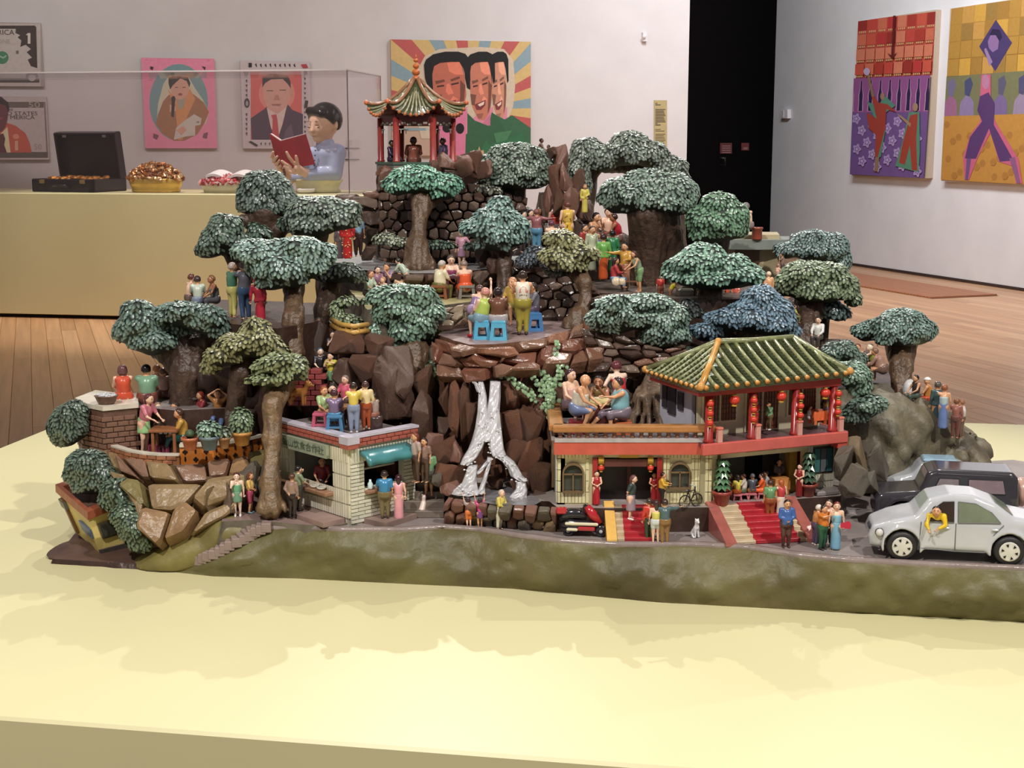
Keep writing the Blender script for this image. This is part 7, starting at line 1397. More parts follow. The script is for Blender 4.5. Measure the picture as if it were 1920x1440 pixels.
# ---- roof terrace card players
person(1082,802,136,ROOF1+.002,70,'bald man with rolled up white shirt and blue shorts on the roof terrace','astride','kk','t',None,('b',(216,210,196)),('s',(110,124,160)),lean=14,fat=1.15,d=2.245)
person(1068,792,132,ROOF1+.002,40,'woman with long glossy dark hair behind the bald man','sit','kk','p',('l',(70,44,54)),('b',(214,170,160)),('s',(110,90,100)),d=2.31)
person(1130,798,128,ROOF1+.002,350,'man in brown vest leaning his chin on his hand at the terrace table','sit','mk','b',('s',(56,46,46)),('t',(130,100,60)),('p',(60,64,66)),lean=14,side=8,d=2.36)
person(1163,808,134,ROOF1+.002,200,'red haired woman in red top bending over the terrace table','stand','hk','w',('s',(104,52,58)),('b',(196,52,62)),('s',(96,84,92)),lean=24,d=2.345)
person(1166,808,134,ROOF1+.002,285,'heavy person in pale blue tank top and grey trousers reaching across the terrace table','legout','rk','t',('s',(60,44,48)),('t',(130,178,190)),('s',(122,110,122),1.2),lean=8,fat=1.25,d=2.24,shoe=(120,90,116))
o,p=table('pale topped brown table on the railed roof terrace',1122,799,ROOF1,.062,.045,.042,M((206,192,130),.3,.12,60),M((110,60,50),.35,.2),d=2.28)
b=B(); b.box((0,0,.018),(.05,.036,.034),M((96,48,44),.35,.2)); b.obj('pedestal',o)
b=B(); b.lathe((0,0,0),[(.0045,0),(.0048,.001),(.0048,.007),(.003,.009),(.003,.011)],M((86,108,108),.2,.1),10); tag(b.obj('bottle',None,True,p+Vector((-.02,-.01,.0445))),'grey green jar on the terrace table in front of the bald man','jar')
for k in range(9):
 b=B(); b.box((0,0,.0008),(.006,.004,.0014),M((220,206,190),.3,.05),k*.7); tag(b.obj('game_tile',None,False,p+Vector((random.uniform(-.012,.022),random.uniform(-.014,.016),.0445+.0002*k))),'small pale game tile lying on the terrace table','tile','game tiles on the terrace table')
def block_stool(lab,px,py,z,d,col,w=.03,h=.03):
 p=D(px,py,d)if d else R(px,py,z); p.z=z; o=thing('stool',lab,'stool',p); m=M(col,.3,.15,60,.1,grime=.15); b=B(); b.box((0,0,h-.002),(w,w,.005),m,0,.001); b.obj('seat',o)
 for a,c in((-1,-1),(1,-1),(1,1),(-1,1)):b=B(); b.tube([(a*w*.38,c*w*.38,h-.004),(a*w*.46,c*w*.46,0)],[.003,.0034],m,6); b.obj('leg',o)
 b=B()
 for a,c,rz in((0,-1,0),(1,0,1.571),(0,1,0),(-1,0,1.571)):b.box((a*w*.43,c*w*.43,h*.25),(w*.85,.003,.003),m,rz)
 b.obj('stretcher',o); return o
block_stool('orange brown stool under the person in pale blue tank top',1168,806,ROOF1,2.24,(176,92,52),.028,.026); block_stool('dark red stool under the bald man on the roof terrace',1080,800,ROOF1,2.25,(140,44,52),.024,.026)
# roots of a banyan spreading over the terrace
bt=thing('banyan_root','mass of grey brown hanging roots between the roof terrace and the tiled restaurant','tree roots',D(1235,790,2.4)); Ti=Matrix.Translation(-bt.location)
trunk(bt,Ti,[[(1228,688,2.43,5),(1226+5.5*(k-6.5),745,2.385-.008*(k%3),6),(1228+9.5*(k-6.5),808,2.34-.012*(k%3),5)]for k in range(14)]+[[(1240,690,2.46,12),(1232,740,2.42,26),(1230,800,2.4,42)]],M((120,100,82),.34,.35,60,.9,bsc=120,grime=.5),None,.004,.005)
# ---- kiosk roof party
person(664,812,96,KR,185,'man in yellow shirt and grey blue jeans seen from behind on the kiosk roof',arms='gf',sk='t',hair=('s',(56,40,38)),top=('s',(222,196,92)),bot=('p',(134,146,172)),shoe=(200,196,200),d=2.25)
person(687,806,92,KR,200,'man in cream shirt and rust red trousers on the kiosk roof',arms='gd',sk='p',hair=('s',(78,54,50)),top=('l',(222,200,150)),bot=('p',(160,74,40)),d=2.27)
person(628,806,100,KR,190,'figure in purple patterned shirt and blue shorts seated on the kiosk roof','sit','gk','t',('s',(72,42,46)),('s',(122,104,136)),('s',(76,130,170)),d=2.27,fat=1.1)
person(608,800,100,KR,40,'brown haired figure in light green at the kiosk roof table','sit','gk','t',('s',(150,84,50)),('s',(160,186,130)),('p',(190,150,110)),d=2.31)
person(622,800,108,KR,20,'pale faced man with dark hair leaning in at the kiosk roof table','sit','kk','p',('s',BLK),('s',(150,110,90)),('p',(90,70,60)),d=2.36,lean=10)
person(650,800,98,KR,330,'grey haired person in pink shirt on the kiosk roof',arms='kk',sk='p',hair=('s',(130,110,110)),top=('s',(206,96,120)),bot=('p',(90,70,70)),d=2.35)
person(703,800,84,KR,240,'figure in rusty brown seated on the drum stool on the kiosk roof','sit','kk','t',('s',BLK),('s',(160,140,130)),('p',(150,100,84)),d=2.28)
block_stool('pink plastic stool on the kiosk roof',601,796,KR,2.29,(190,90,116),.024,.026); block_stool('blue stool under the figure in purple patterned shirt',629,806,KR,2.27,(80,130,170),.026,.026)
b=B(); b.lathe((0,0,0),[(.012,0),(.013,.002),(.012,.01),(.013,.018),(.012,.022)],M((70,54,52),.25,.2),14); p=D(704,800,2.28); p.z=KR; tag(b.obj('drum_stool',None,True,p),'round dark drum stool at the corner of the kiosk roof','stool')
table('round brown table on the kiosk roof',640,798,KR,.04,.04,.034,M((150,110,70),.35,.15),d=2.315,round_=True)
# crowd on the stairway behind the kiosk
for px,py,hp,d,f,lb,sk,hr,tp_,bt_,ar in((602,735,84,2.44,20,'pale armed figure in black squatting on the dark stairway','w',('s',(60,84,104)),('s',(44,38,44)),('p',(50,46,48)),'kk'),(622,740,80,2.42,340,'figure in yellow and green top on the dark stairway','p',('s',BLK),('s',(206,196,84)),('k',(110,150,110)),'gm'),(626,700,80,2.47,10,'dark haired figure holding a pink fan up the stairway','p',('s',(44,40,46)),('s',(60,50,56)),('p',(54,48,50)),'fm'),(577,690,60,2.52,0,'dark figure in violet half hidden up the stairway','d',('s',BLK),('l',(70,50,72)),('p',(50,40,50)),'dd'),(600,665,70,2.54,350,'figure in blackish purple shawl under the leaning trunk','d',('s',(60,70,60)),('l',(66,46,70)),('p',(50,40,50)),'cd')):
 person(px,py,hp,0,f,lb,'stand',ar,sk,hr,tp_,bt_,d=d,grp='crowd on the stairway')
o=thing('brick_wall','short red brick wall beside the brown dog on the stairway','wall',D(560,760,2.4)); bm_=B(); bm_.box((0,0,0),(.019,.02,.0085),M((140,66,66),.32,.2,60,.3),0,.0008); bm=bm_.me('brick')
for j in range(7):
 for i in range(3):obj('brick',bm,o,(-.008+.0205*i+(.008 if j%2 else 0),0,.005+.0094*j))
# ---- animals
def dog(lab,px,py,z,face,L,col,sit=True,d=None,name='dog'):
 p=D(px,py,d)if d else R(px,py,z); h=L; rz=math.pi+math.radians(face); v=lambda x,y,z_:np.array([x,y,z_],float)
 def fn(P):
  if sit:f=cap(P,v(0,-.16,.2),v(0,.08,.52),.17,.14); f=smin(f,cap(P,v(0,.1,.55),v(0,.12,.8),.09,.11),.06); hd=v(0,.14,.86); fr=[(v(q,.1,.45),v(q,.14,.05))for q in(-.08,.08)]; bk_=[(v(q*1.3,-.15,.18),v(q*1.5,.02,.12))for q in(-.1,.1)]+[(v(q*1.5,.0,.1),v(q*1.5,.1,.04))for q in(-.1,.1)]
  else:f=cap(P,v(0,-.26,.46),v(0,.18,.48),.12,.15); f=smin(f,cap(P,v(0,.24,.52),v(0,.34,.72),.09,.09),.06); hd=v(0,.4,.78); fr=[(v(q,.2,.42),v(q,.21,.04))for q in(-.08,.08)]; bk_=[(v(q,-.28,.42),v(q,-.2,.26))for q in(-.08,.08)]+[(v(q,-.2,.26),v(q,-.3,.17))for q in(-.08,.08)]+[(v(q,-.3,.17),v(q,-.27,.04))for q in(-.08,.08)]
  f=smin(f,ell(P,hd,(.11,.13,.11)),.04); f=smin(f,cap(P,hd+v(0,.08,-.03),hd+v(0,.2,-.05),.06,.045),.03)
  for q in(-1,1):f=smin(f,cap(P,hd+v(.07*q,-.03,.07),hd+v(.1*q,-.05,.16),.035,.015),.015)
  for a,c in fr+bk_:f=smin(f,cap(P,a,c,.06,.04),.04)
  return smin(f,cap(P,v(0,-.26,.22)if sit else v(0,-.34,.5),v(0,-.4,.3)if sit else v(0,-.46,.72),.04,.022),.03)
 me=sdf_mesh(name,fn,(-.24,-.5,-.02),(.24,.66,1.08),.034,M(col,.3,.1,60)); me.transform(Matrix.Scale(h,4)); o=obj(name,me,None,p,(0,0,rz)); tag(o,lab,'dog'); hd=(0,.14,.86)if sit else(0,.4,.78)
 b=B(); S4=Matrix.Scale(h,4); b.ball((hd[0],hd[1]+.24,hd[2]-.04),.025,EYE,6,S4); b.obj('nose',o)
 for q in(-1,1):b=B(); b.ball((.05*q,hd[1]+.11,hd[2]+.03),.018,EYE,6,S4); b.obj('eye',o)
dog('white pinkish dog sitting on the grey steps beside the pool wall',793,962,ROAD+.004,160,.032,(226,206,196))
dog('small white dog sitting alone on the road between the two red flights',1304,1008,ROAD,20,.033,(226,224,224))
dog('orange brown long haired dog on the ledge behind the kiosk roof',560,760,0,70,.05,(190,126,66),False,2.37)
# ---- corner terrace (brick parapet)
person(272,850,116,LT,70,'long haired woman in pink top and green miniskirt leaning over the corner terrace table',arms='kk',sk='p',hair=('l',(96,56,56)),top=('s',(206,124,138)),bot=('k',(158,200,140)),lean=16,shoe=(226,214,206))
person(346,850,112,LT,285,'man in yellow shirt and dark green trousers seated at the corner terrace table','cross','kk','t',('s',(80,56,48)),('l',(196,152,72)),('p',(40,92,88)),lean=8,shoe=(34,30,32))
person(333,834,106,LT,330,'dark bobbed person in white collar behind the corner terrace table','sit','kk','t',('o',(84,64,60)),('s',(96,70,84)),('p',(80,60,60)),d=2.47)
person(297,830,100,LT,40,'pale shirted person half hidden behind the woman in pink top','sit','kk','p',('s',(140,110,90)),('s',(214,206,206)),('p',(90,80,80)),d=2.48)
table('brown table of small cups on the corner terrace',312,846,LT,.05,.04,.04,M((150,96,62),.35,.2),d=2.41)
for k in range(7):
 b=B(); b.lathe((0,0,0),[(.003,0),(.0042,.006),(.0034,.006)],M([(206,210,206),(60,56,58),(150,160,160)][k%3],.2,.05),9); p=D(303+k*3,846,2.395+(k%3)*.012); p.z=LT+.0425; tag(b.obj('cup',None,True,p),'small '+('pale','blackish','grey')[k%3]+' cup standing on the corner terrace table','cup','cups on the corner terrace table')
b=B(); b.box((0,0,.008),(.038,.02,.016),M((110,40,60),.3,.2,60),.05,.001); p=R(299,849,LT); o=b.obj('crate',None,False,p); tag(o,'maroon crate on the floor behind the brick parapet','crate')
for k in range(6):b=B(); b.box((-.016+.0064*k,-.0108,.008),(.0022,.0016,.012),M((150,70,90),.3,.1)); b.obj('slat',o)
person(206,842,84,LT,330,'figure in mauve skirt with dark hair against the brick counter',arms='dm',sk='b',hair=('o',(90,50,52)),top=('s',(150,96,90)),bot=('g',(160,124,130)),lean=-6,d=2.42)
person(385,800,90,LU,300,'red haired person in red and green bending by the dark boulders','kneel','kk','t',('l',(130,54,40)),('s',(150,60,66)),('s',(150,180,120)),d=2.47,lean=10)
person(411,800,92,LU,0,'figure in brown top and blue jeans with raised arms by the dark boulders','kneel','nn','t',('l',(110,64,46)),('s',(170,116,66)),('p',(90,110,150)),d=2.46)
# flower pots on the pierced parapet
PZ=LT+.037
for lb,px,d,r,h,c,kd,fh,col in(('terracotta pot with a small dark cactus on the pierced parapet',357,2.288,.014,.022,(190,110,78),'ball',.014,(66,84,56)),('blue grey bucket overflowing with leafy plant on the pierced parapet',393,2.29,.0165,.024,(112,126,138),'leaf',.026,(110,150,124)),('small brown pot of leafy plant on the pierced parapet',421,2.3,.0105,.02,(170,124,84),'leaf',.018,(104,120,92)),('large orange flower pot with broad green plant on the pierced parapet',454,2.325,.0165,.024,(206,148,82),'leaf',.044,(100,128,84))):
 p=D(px,830,d); p.z=PZ; x,y=pix(p); potted(lb,px,y,0,r,h,c,kd,fh,col,d)
# upper corner
person(233,766,118,LU,195,'woman in orange red sundress sitting with her back turned beside the basket','sit','kg','p',('o',(104,70,70)),('t',(206,84,58)),('k',(206,84,58)),fat=1.15,seat=.2,d=2.48)
person(277,768,122,LU,190,'black haired man in sage green shirt sitting with his back turned','sit','gk','t',('s',BLK),('s',(126,164,136)),('p',(120,70,60)),fat=1.3,seat=.2,d=2.49)
person(297,756,104,LU,200,'blond figure beyond the man in sage green shirt','sit','kk','p',('s',(176,120,84)),('s',(206,150,130)),('p',(120,80,70)),seat=.2,d=2.57)
person(308,756,96,LU,210,'pale pink shirted figure at the end of the seated group','sit','kk','p',('s',(120,84,76)),('s',(222,186,178)),('p',(120,80,70)),seat=.2,d=2.54)
person(318,748,78,LU,250,'figure in dull yellow with raised hand at the end of the seated group','sit','mk','t',('s',BLK),('s',(180,164,96)),('p',(110,50,44)),seat=.2,d=2.58)
b=B(); p=R(200,757,LU+.012); b.lathe((0,0,0),[(.013,0),(.016,.004),(.02,.014),(.0215,.015),(.019,.016),(.016,.008)],M((110,78,62),.4,.25,120,.5),18); o=b.obj('basket',None,True,p); tag(o,'dark woven basket of whitish pebbles on the brick counter','basket'); b=B()
for k in range(26):a=random.uniform(0,6.28); q=.015*math.sqrt(random.random()); b.ball((q*math.cos(a),q*math.sin(a),.014+random.uniform(0,.003)),(.004,.0035,.0025),M((190,190,196),.3,.1),6)
tag(b.obj('pebbles',o),kind='stuff')
# ---- ledge with the embracing pair
person(437,596,104,ULZ,130,'man in green shirt and pale yellow trousers embracing his companion',arms='gg',sk='t',hair=('s',(196,176,168)),top=('s',(86,132,108)),bot=('p',(206,196,120)),d=2.55)
person(461,600,110,ULZ,215,'person in dark grey shirt and blue jeans in the embrace',arms='gg',sk='p',hair=('s',(110,100,104)),top=('l',(98,98,110)),bot=('p',(62,88,120)),fat=1.1,d=2.54)
person(489,610,92,ULZ,195,'figure in long crimson dress leaning against the rough tree trunk',arms='dd',sk='t',hair=('s',(176,60,66)),top=('x',(170,44,60)),bot=('g',(176,46,62)),side=-8,d=2.52)
for px,py,f,lb,sk,hr,tp_,bt_,d in((356,584,130,'shirtless red haired man seated beyond the dark spreading tree','p',('s',(104,60,52)),None,('s',(110,90,84)),2.62),(372,588,190,'man in speckled white shirt seated with his back turned beyond the dark spreading tree','t',('s',(70,54,50)),('s',(190,200,186)),('p',(124,134,156)),2.6),(405,586,300,'brown skinned figure with grey trousers seated beyond the dark spreading tree','b',('s',(130,90,60)),('b',(110,116,116)),('p',(96,96,100)),2.61)):
 person(px,py,92,ULZ,f,lb,'sit','kk',sk,hr,tp_,bt_,d=d,lean=8)
person(652,486,84,PATH,180,'faceless figure in long red spotted dress on the grey path',arms='dd',sk='t',hair=('s',(120,50,46)),top=('x',(186,46,44)),bot=('g',(190,48,46),(222,186,130)),d=2.87)
person(672,482,80,PATH,190,'person in pale blue shirt and dark trousers behind the spotted dress',arms='dd',sk='t',hair=('s',(90,70,60)),top=('s',(136,172,196)),bot=('p',(66,46,44)),d=2.92)
person(638,486,66,PATH,200,'grey draped figure beside the spotted dress',arms='dd',sk='b',hair=('s',(110,100,100)),top=('x',(116,104,110)),bot=('g',(110,98,104)),d=2.9)
# ---- yellow platform: card players and the group behind the green tree
person(823,564,98,UP1,130,'man in cream shirt and olive trousers with his back turned on the brown stool','sit','kk','t',('s',(190,180,170)),('s',(226,214,184)),('p',(112,106,60)),d=2.665,fat=1.2,head=20,lean=10)
person(846,558,104,UP1,10,'woman in plum strapless top looking down at the card table','sit','kk','p',('s',(96,84,80)),('b',(140,66,100)),('k',(120,60,90)),d=2.715,head=20)
person(873,564,98,UP1,200,'bare backed woman in orange red dress on the grey stool','sit','kk','p',('s',(140,120,110)),('b',(222,90,50)),('k',(222,90,50)),d=2.665,fat=1.2,head=20,lean=12)
person(866,506,74,UP1,350,'woman in lilac top standing behind the card players','stand','hd','p',('l',(120,80,80)),('s',(190,140,160)),('k',(180,140,170)),d=2.86)
block_stool('reddish brown wooden stool under the man in cream shirt',823,562,UP1,2.665,(138,84,58),.03,.026); block_stool('grey stool under the bare backed woman in orange',876,562,UP1,2.665,(128,124,118),.03,.026)
table('dark red card table between the players on the yellow platform',850,560,UP1,.028,.026,.042,M((84,46,54),.3,.2),d=2.675)
for k,(dx,dy)in enumerate(((-.005,-.004),(.004,-.002),(0,.005))):b=B(); b.box((0,0,.0006),(.007,.0048,.001),M((206,190,196),.3,.05),k); p=D(850,560,2.675); p.z=D(850,560,2.675).z+.0452; tag(b.obj('playing_card',None,False,p+Vector((dx,dy,.0003*k))),'pale playing card on the dark red table','card','playing cards')
for px,py,hp,f,lb,ps,sk,hr,tp_,bt_,d,ar in((690,572,86,60,'man in pale mint shirt seated behind the sea green tree','sit','t',('s',(96,64,56)),('s',(184,206,184)),('p',(90,80,80)),2.66,'kk'),(706,560,80,30,'dark haired person beside the mint shirted man','sit','p',('s',(60,48,50)),('s',(150,110,130)),('p',(90,80,80)),2.69,'kk'),(730,556,82,330,'person in violet print shirt in the group behind the sea green tree','sit','t',('s',(84,50,44)),('s',(150,124,148)),('p',(90,80,80)),2.7,'mk'),(751,566,70,200,'orange haired head seen from behind above the sea green tree','sit','t',('s',(176,110,66)),('s',(206,170,140)),('p',(90,80,80)),2.68,'kk'),(724,572,70,300,'pale person bending low behind the sea green tree','sit','p',('s',(190,140,110)),('s',(222,190,170)),('p',(90,80,80)),2.66,'kk')):
 person(px,py,hp,UP1,f,lb,ps,ar,sk,hr,tp_,bt_,d=d,lean=10)
person(762,545,66,UP1,250,'pale green draped figure bending beside the grey path edge','stand','kk','p',('s',(50,44,44)),('x',(176,188,170)),('g',(176,188,170)),d=2.7,lean=40)
# ---- middle platform
to,th_=person(980,628,120,MID,185,'standing man in white printed tank top and olive trousers seen from behind',arms='ff',sk='t',hair=('s',(60,44,40)),top=('t',(232,222,204)),bot=('p',(158,146,62)),shoe=(60,46,40),fat=1.15)
tt=Matrix.Translation((0,-.106*th_,.70*th_))@Matrix.Rotation(math.pi/2,4,'X')
lg=text('Srilla',.075*th_,M((206,66,70),.4,0),to,tt,'shirt_print',.0002,1.0,shear=.25); text('AMBER AL',.032*th_,M((60,50,50),.4,0),to,Matrix.Translation((0,-.106*th_,.635*th_))@Matrix.Rotation(math.pi/2,4,'X'),'shirt_print',.0002)
b=B(); b.tube([(-.045*th_*math.cos(a),-.104*th_,(.72+.045*math.sin(a))*th_)for a in[math.pi*q/10 for q in range(11)]],.0022*th_,M((206,66,70),.4,0),5); b.obj('printed_arc',to)
b=B(); n=20; v=[((.098*math.cos(2*math.pi*i/n))*th_,.095*math.sin(2*math.pi*i/n)*th_,(.575+.022*q)*th_)for q in(0,1)for i in range(n)]; b.add(v,[(i,(i+1)%n,n+(i+1)%n,n+i)for i in range(n)],M((90,66,44),.35,.1)); b.obj('belt',to)
person(903,634,116,MID,215,'woman in lime green top and denim shorts raising one arm on the blue stool','sit','ku','p',('s',(214,150,140)),('t',(176,196,96)),('s',(126,156,172)),d=2.45,fat=1.15,side=12,seat=.32,shoe=(190,40,50))
person(934,634,116,MID,190,'dark brown bare backed man in grey shorts on the blue stool','sit','kk','d',('s',(44,36,38)),None,('s',(170,164,166)),d=2.45,fat=1.35,seat=.32,shoe=(110,130,170))
person(888,615,104,MID,150,'person in purple top bending beyond the woman in lime green','sit','kk','p',('s',(96,70,70)),('b',(140,112,150)),('s',(176,150,186)),d=2.53,lean=34,seat=.32)
person(962,608,108,MID,330,'person in golden yellow half hidden by the man in tank top','sit','mk','t',('s',(206,150,120)),('s',(190,156,76)),('s',(130,120,60)),d=2.56,seat=.32)
person(1002,610,98,MID,280,'grey clothed person on the bright blue stool behind the man in tank top','sit','kk','t',('s',(60,50,50)),('s',(120,120,130)),('p',(90,80,100)),d=2.58,seat=.32)
def plastic_stool(lab,px,py,d,col,rz=0):
 p=D(px,py,d); p.z=MID; o=thing('plastic_stool',lab,'stool',p,rz,'blue plastic stools'); m=M(col,.3,.1,40); w,h=.027,.034; b=B(); b.box((0,0,h-.0025),(w*.9,w*.9,.005),m,0,.0012); b.obj('seat',o)
 for k in range(4):
  TT=Matrix.Rotation(k*math.pi/2,4,'Z'); b=B(); y=w*.46
  ov=[(-.0085,.006),(.0085,.006),(.0068,.022),(-.0068,.022)]; out=[(-.0155,0),(.0155,0),(.0122,h-.004),(-.0122,h-.004)]
  v=[(x,-y-(h-z_)*.07,z_)for x,z_ in out]+[(x,-y-(h-z_)*.07,z_)for x,z_ in ov]; v+=[(a[0],a[1]+.0028,a[2])for a in v]
  b.add(v,[(i,(i+1)%4,4+(i+1)%4,4+i)for i in range(4)]+[(8+(i+1)%4,8+i,12+i,12+(i+1)%4)for i in range(4)]+[(4+i,4+(i+1)%4,12+(i+1)%4,12+i)for i in range(4)]+[((i+1)%4,i,8+i,8+(i+1)%4)for i in range(4)],m,TT); b.obj('side_panel',o)
plastic_stool('light blue plastic stool under the woman in lime green',903,634,2.45,(92,172,206),.1); plastic_stool('light blue plastic stool under the dark brown man',935,635,2.44,(96,176,208),-.04); plastic_stool('deeper blue plastic stool behind the man in tank top',1001,622,2.56,(88,150,214),.2)
table('low table hidden among the group on the paved platform',925,612,MID,.04,.03,.036,M((150,110,84),.35,.15),d=2.53)
# ================================================================ cars
def poly2(X,Z,pts):
 d=None; ins=np.zeros(X.shape,bool); n=len(pts)
 for i in range(n):
  (ax,az),(bx_,bz)=pts[i],pts[(i+1)%n]; ex,ez=bx_-ax,bz-az; wx,wz=X-ax,Z-az; t=np.clip((wx*ex+wz*ez)/(ex*ex+ez*ez),0,1); q=(wx-ex*t)**2+(wz-ez*t)**2; d=q if d is None else np.minimum(d,q)
  c=((az>Z)!=(bz>Z))&(X<ex*(Z-az)/(ez if abs(ez)>1e-9 else 1e-9)+ax); ins^=c
 return np.where(ins,-1,1)*np.sqrt(d)
def car(label,px,py,prof,W_,wheels,col,glass,roofc=None,box=False,wr=.0225,yaw=YAW,cell=.0036):
 p=R(px,py,ROAD); o=thing('car',label,'car',p,yaw); Z1=max(z for x,z in prof); X1=max(x for x,z in prof); tum=.12 if box else.32
 inset=lambda z:np.maximum(0,z-.06)*tum
 def fn(P):
  X,Y,Z=P[...,0],P[...,1],P[...,2]; a=poly2(X,Z,prof)+.006
  b_=np.abs(Y-W_/2)-(W_/2-inset(Z)-(0 if box else.012*np.clip(np.abs(X-X1/2)/(X1/2),0,1)**4))+.006
  f=np.sqrt(np.maximum(a,0)**2+np.maximum(b_,0)**2)+np.minimum(np.maximum(a,b_),0)-.006
  for wx in wheels:f=np.maximum(f,-np.maximum(np.sqrt((X-wx)**2+(Z-wr)**2)-wr*1.17,np.abs(np.abs(Y-W_/2)-W_/2)-.018)); f=smin(f,np.maximum(np.abs(np.sqrt((X-wx)**2+(Z-wr)**2)-wr*1.27)-.0022,np.maximum(np.abs(Y-.002)-.003,.012-Z)),.003)
  return f
 CM=M(col,.16,.06,20,coat=.4); obj('body',sdf_mesh('body',fn,(-.01,-.004,.008),(X1+.01,W_+.004,Z1+.01),cell,CM),o)
 if roofc:b=B(); b.box((X1*.5,W_/2,Z1-.002),(X1*.3,W_*.62,.006),M(roofc,.16,.06),0,.0025); b.obj('roof_panel',o)
 TY=M((34,32,34),.5,.15,60); RM=M((206,204,196),.22,.05)
 for wx in wheels:
  for y0,sg in((-.001,1),(W_+.001,-1)):
   TT=Matrix.Translation((wx,y0,wr))@Matrix.Rotation(-sg*math.pi/2,4,'X'); b=B(); b.lathe((0,0,0),[(wr*.6,.0),(wr*.9,-.0002),(wr,.003),(wr,.014),(wr*.9,.017)],TY,24,TT); w=b.obj('wheel',o,True)
   b=B(); b.lathe((0,0,0),[(.0015,-.0022),(wr*.3,-.002),(wr*.58,-.0006),(wr*.66,-.001),(wr*.66,.002)],RM,20,TT); rim=b.obj('rim',w,True); b=B()
   for k in range(6):a=k*math.pi/3+.2; c_=Vector((math.cos(a),math.sin(a),0))*wr*.43; s_=Vector((-c_.y,c_.x,0)).normalized()*wr*.1; b.add([TT@(c_*1.22+s_+Vector((0,0,-.0022))),TT@(c_*1.22-s_+Vector((0,0,-.0022))),TT@(c_*.72+Vector((0,0,-.0026)))],[(0,1,2),(2,1,0)],TY)
   tag(b.obj('rim_holes',w),kind='stuff')
 for nm,pts,g_ in glass:
  b=B(); v=[]
  for q in(-.0016,.002):v+=[(x,float(inset(np.float64(z)))+q,z)for x,z in pts]
  n=len(pts); b.add(v,[tuple(range(n)),tuple(range(2*n-1,n-1,-1))]+[(i,n+i,n+(i+1)%n,(i+1)%n)for i in range(n)],M(g_,.12,.15,40)); b.obj(nm,o)
  b=B(); b.tube([(x,float(inset(np.float64(z)))-.0015,z)for x,z in pts+pts[:1]],.0007,M(tuple(int(c*.55)for c in col),.3,0),4); b.obj('window_frame',o)
 return o
def shield(o,prof_a,prof_b,y0,y1,g_,nm='windscreen'):
 (xa,za),(xb,zb)=prof_a,prof_b; n=Vector((-(zb-za),0,xb-xa)).normalized(); n=n if n.z>0 else-n; b=B(); P_=[Vector((xa,y0,za)),Vector((xa,y1,za)),Vector((xb,y1-.01,zb)),Vector((xb,y0+.01,zb))]; v=[p+n*.0008 for p in P_]+[p-n*.002 for p in P_]; b.add(v,[(3,2,1,0),(0,1,5,4),(1,2,6,5),(2,3,7,6),(3,0,4,7),(4,5,6,7)],M(g_,.12,.1,40)); b.obj(nm,o)
SED=[(0,.018),(-.003,.034),(.003,.049),(.03,.06),(.063,.069),(.084,.094),(.112,.102),(.15,.101),(.18,.09),(.205,.073),(.24,.067),(.252,.054),(.252,.018)]
GG=(112,120,100)
c1=car('pale silver sedan with driver in yellow leaning out, nearest on the road',1631,1049,SED,.098,(.046,.2),(186,188,194),[('front_window',[(.077,.063),(.09,.083),(.103,.092),(.119,.093),(.119,.063)],(52,40,34)),('rear_window',[(.125,.063),(.125,.093),(.15,.091),(.172,.08),(.186,.065)],GG)])
shield(c1,(.066,.0705),(.083,.0935),.012,.086,(150,160,152)); shield(c1,(.204,.0745),(.181,.0905),.014,.084,(110,118,104),'rear_screen')
LN=M((96,98,102),.4,0)
for x0,z0,x1,z1 in((.072,.062,.07,.024),(.122,.062,.122,.02),(.072,.022,.122,.019),(.122,.019,.165,.019),(.19,.062,.176,.046)):b=B(); b.tube([(x0,-.0008+max(0,z0-.06)*.32,z0),(x1,-.0008,z1)],.0006,LN,4); b.obj('door_seam',c1)
for x in(.108,.178):b=B(); b.ball((x,-.001,.0545),(.0055,.002,.002),M((200,202,206),.15,.05),8); b.obj('door_handle',c1)
b=B(); b.ball((.0125,.0025,.042),(.0058,.0045,.006),M((206,204,204),.1,.1,200),10); b.obj('headlight',c1,True); b=B(); b.ball((.0125,.0045,.042),(.0068,.0045,.007),M((70,70,74),.3,0),10); b.obj('headlight_rim',c1,True)
b=B(); b.ball((-.0005,.03,.046),(.003,.012,.005),M((60,64,74),.25,.1),8); b.obj('grille',c1); b=B(); b.box((.11,.03,.078),(.014,.03,.03),M((130,80,50),.4,.2)); b.obj('seat',c1)
_dp=c1.matrix_basis@Vector((.098,.026,.036)); person(*pix(_dp),112,0,340,'driver in yellow shirt leaning out of the silver sedan','sit','ck','t',('s',BLK),('l',(226,190,44)),('p',(60,50,46)),d=_dp.y,lean=58,fat=1.15,seat=.24,knee=.35,head=-20,grp='people on the road')
c2=car('black boxy off road car with spare wheel, between two pale cars',1638,990,[(0,.018),(0,.048),(.008,.058),(.07,.064),(.082,.094),(.096,.1),(.214,.099),(.222,.09),(.226,.018)],.088,(.045,.185),(52,50,56),[('front_window',[(.09,.065),(.1,.087),(.13,.087),(.13,.065)],(126,116,118)),('rear_window',[(.145,.065),(.145,.087),(.198,.087),(.202,.065)],(130,112,116))],None,True,.022)
shield(c2,(.073,.067),(.082,.093),.01,.078,(128,108,112))
b=B(); b.lathe((0,0,0),[(.004,0),(.021,0),(.024,.004),(.024,.012),(.02,.016),(.004,.017)],M((186,150,138),.25,.1),20,Matrix.Translation((.225,.044,.06))@Matrix.Rotation(math.pi/2,4,'Y')); b.obj('spare_wheel',c2,True)
b=B(); b.ball((.08,-.002,.066),(.004,.003,.004),M((96,94,98),.2,.1),7); b.obj('mirror',c2); b=B(); b.tube([(.098,.006,.094),(.212,.006,.093)],.0018,M((90,88,94),.2,.1),6); b.obj('roof_rail',c2)
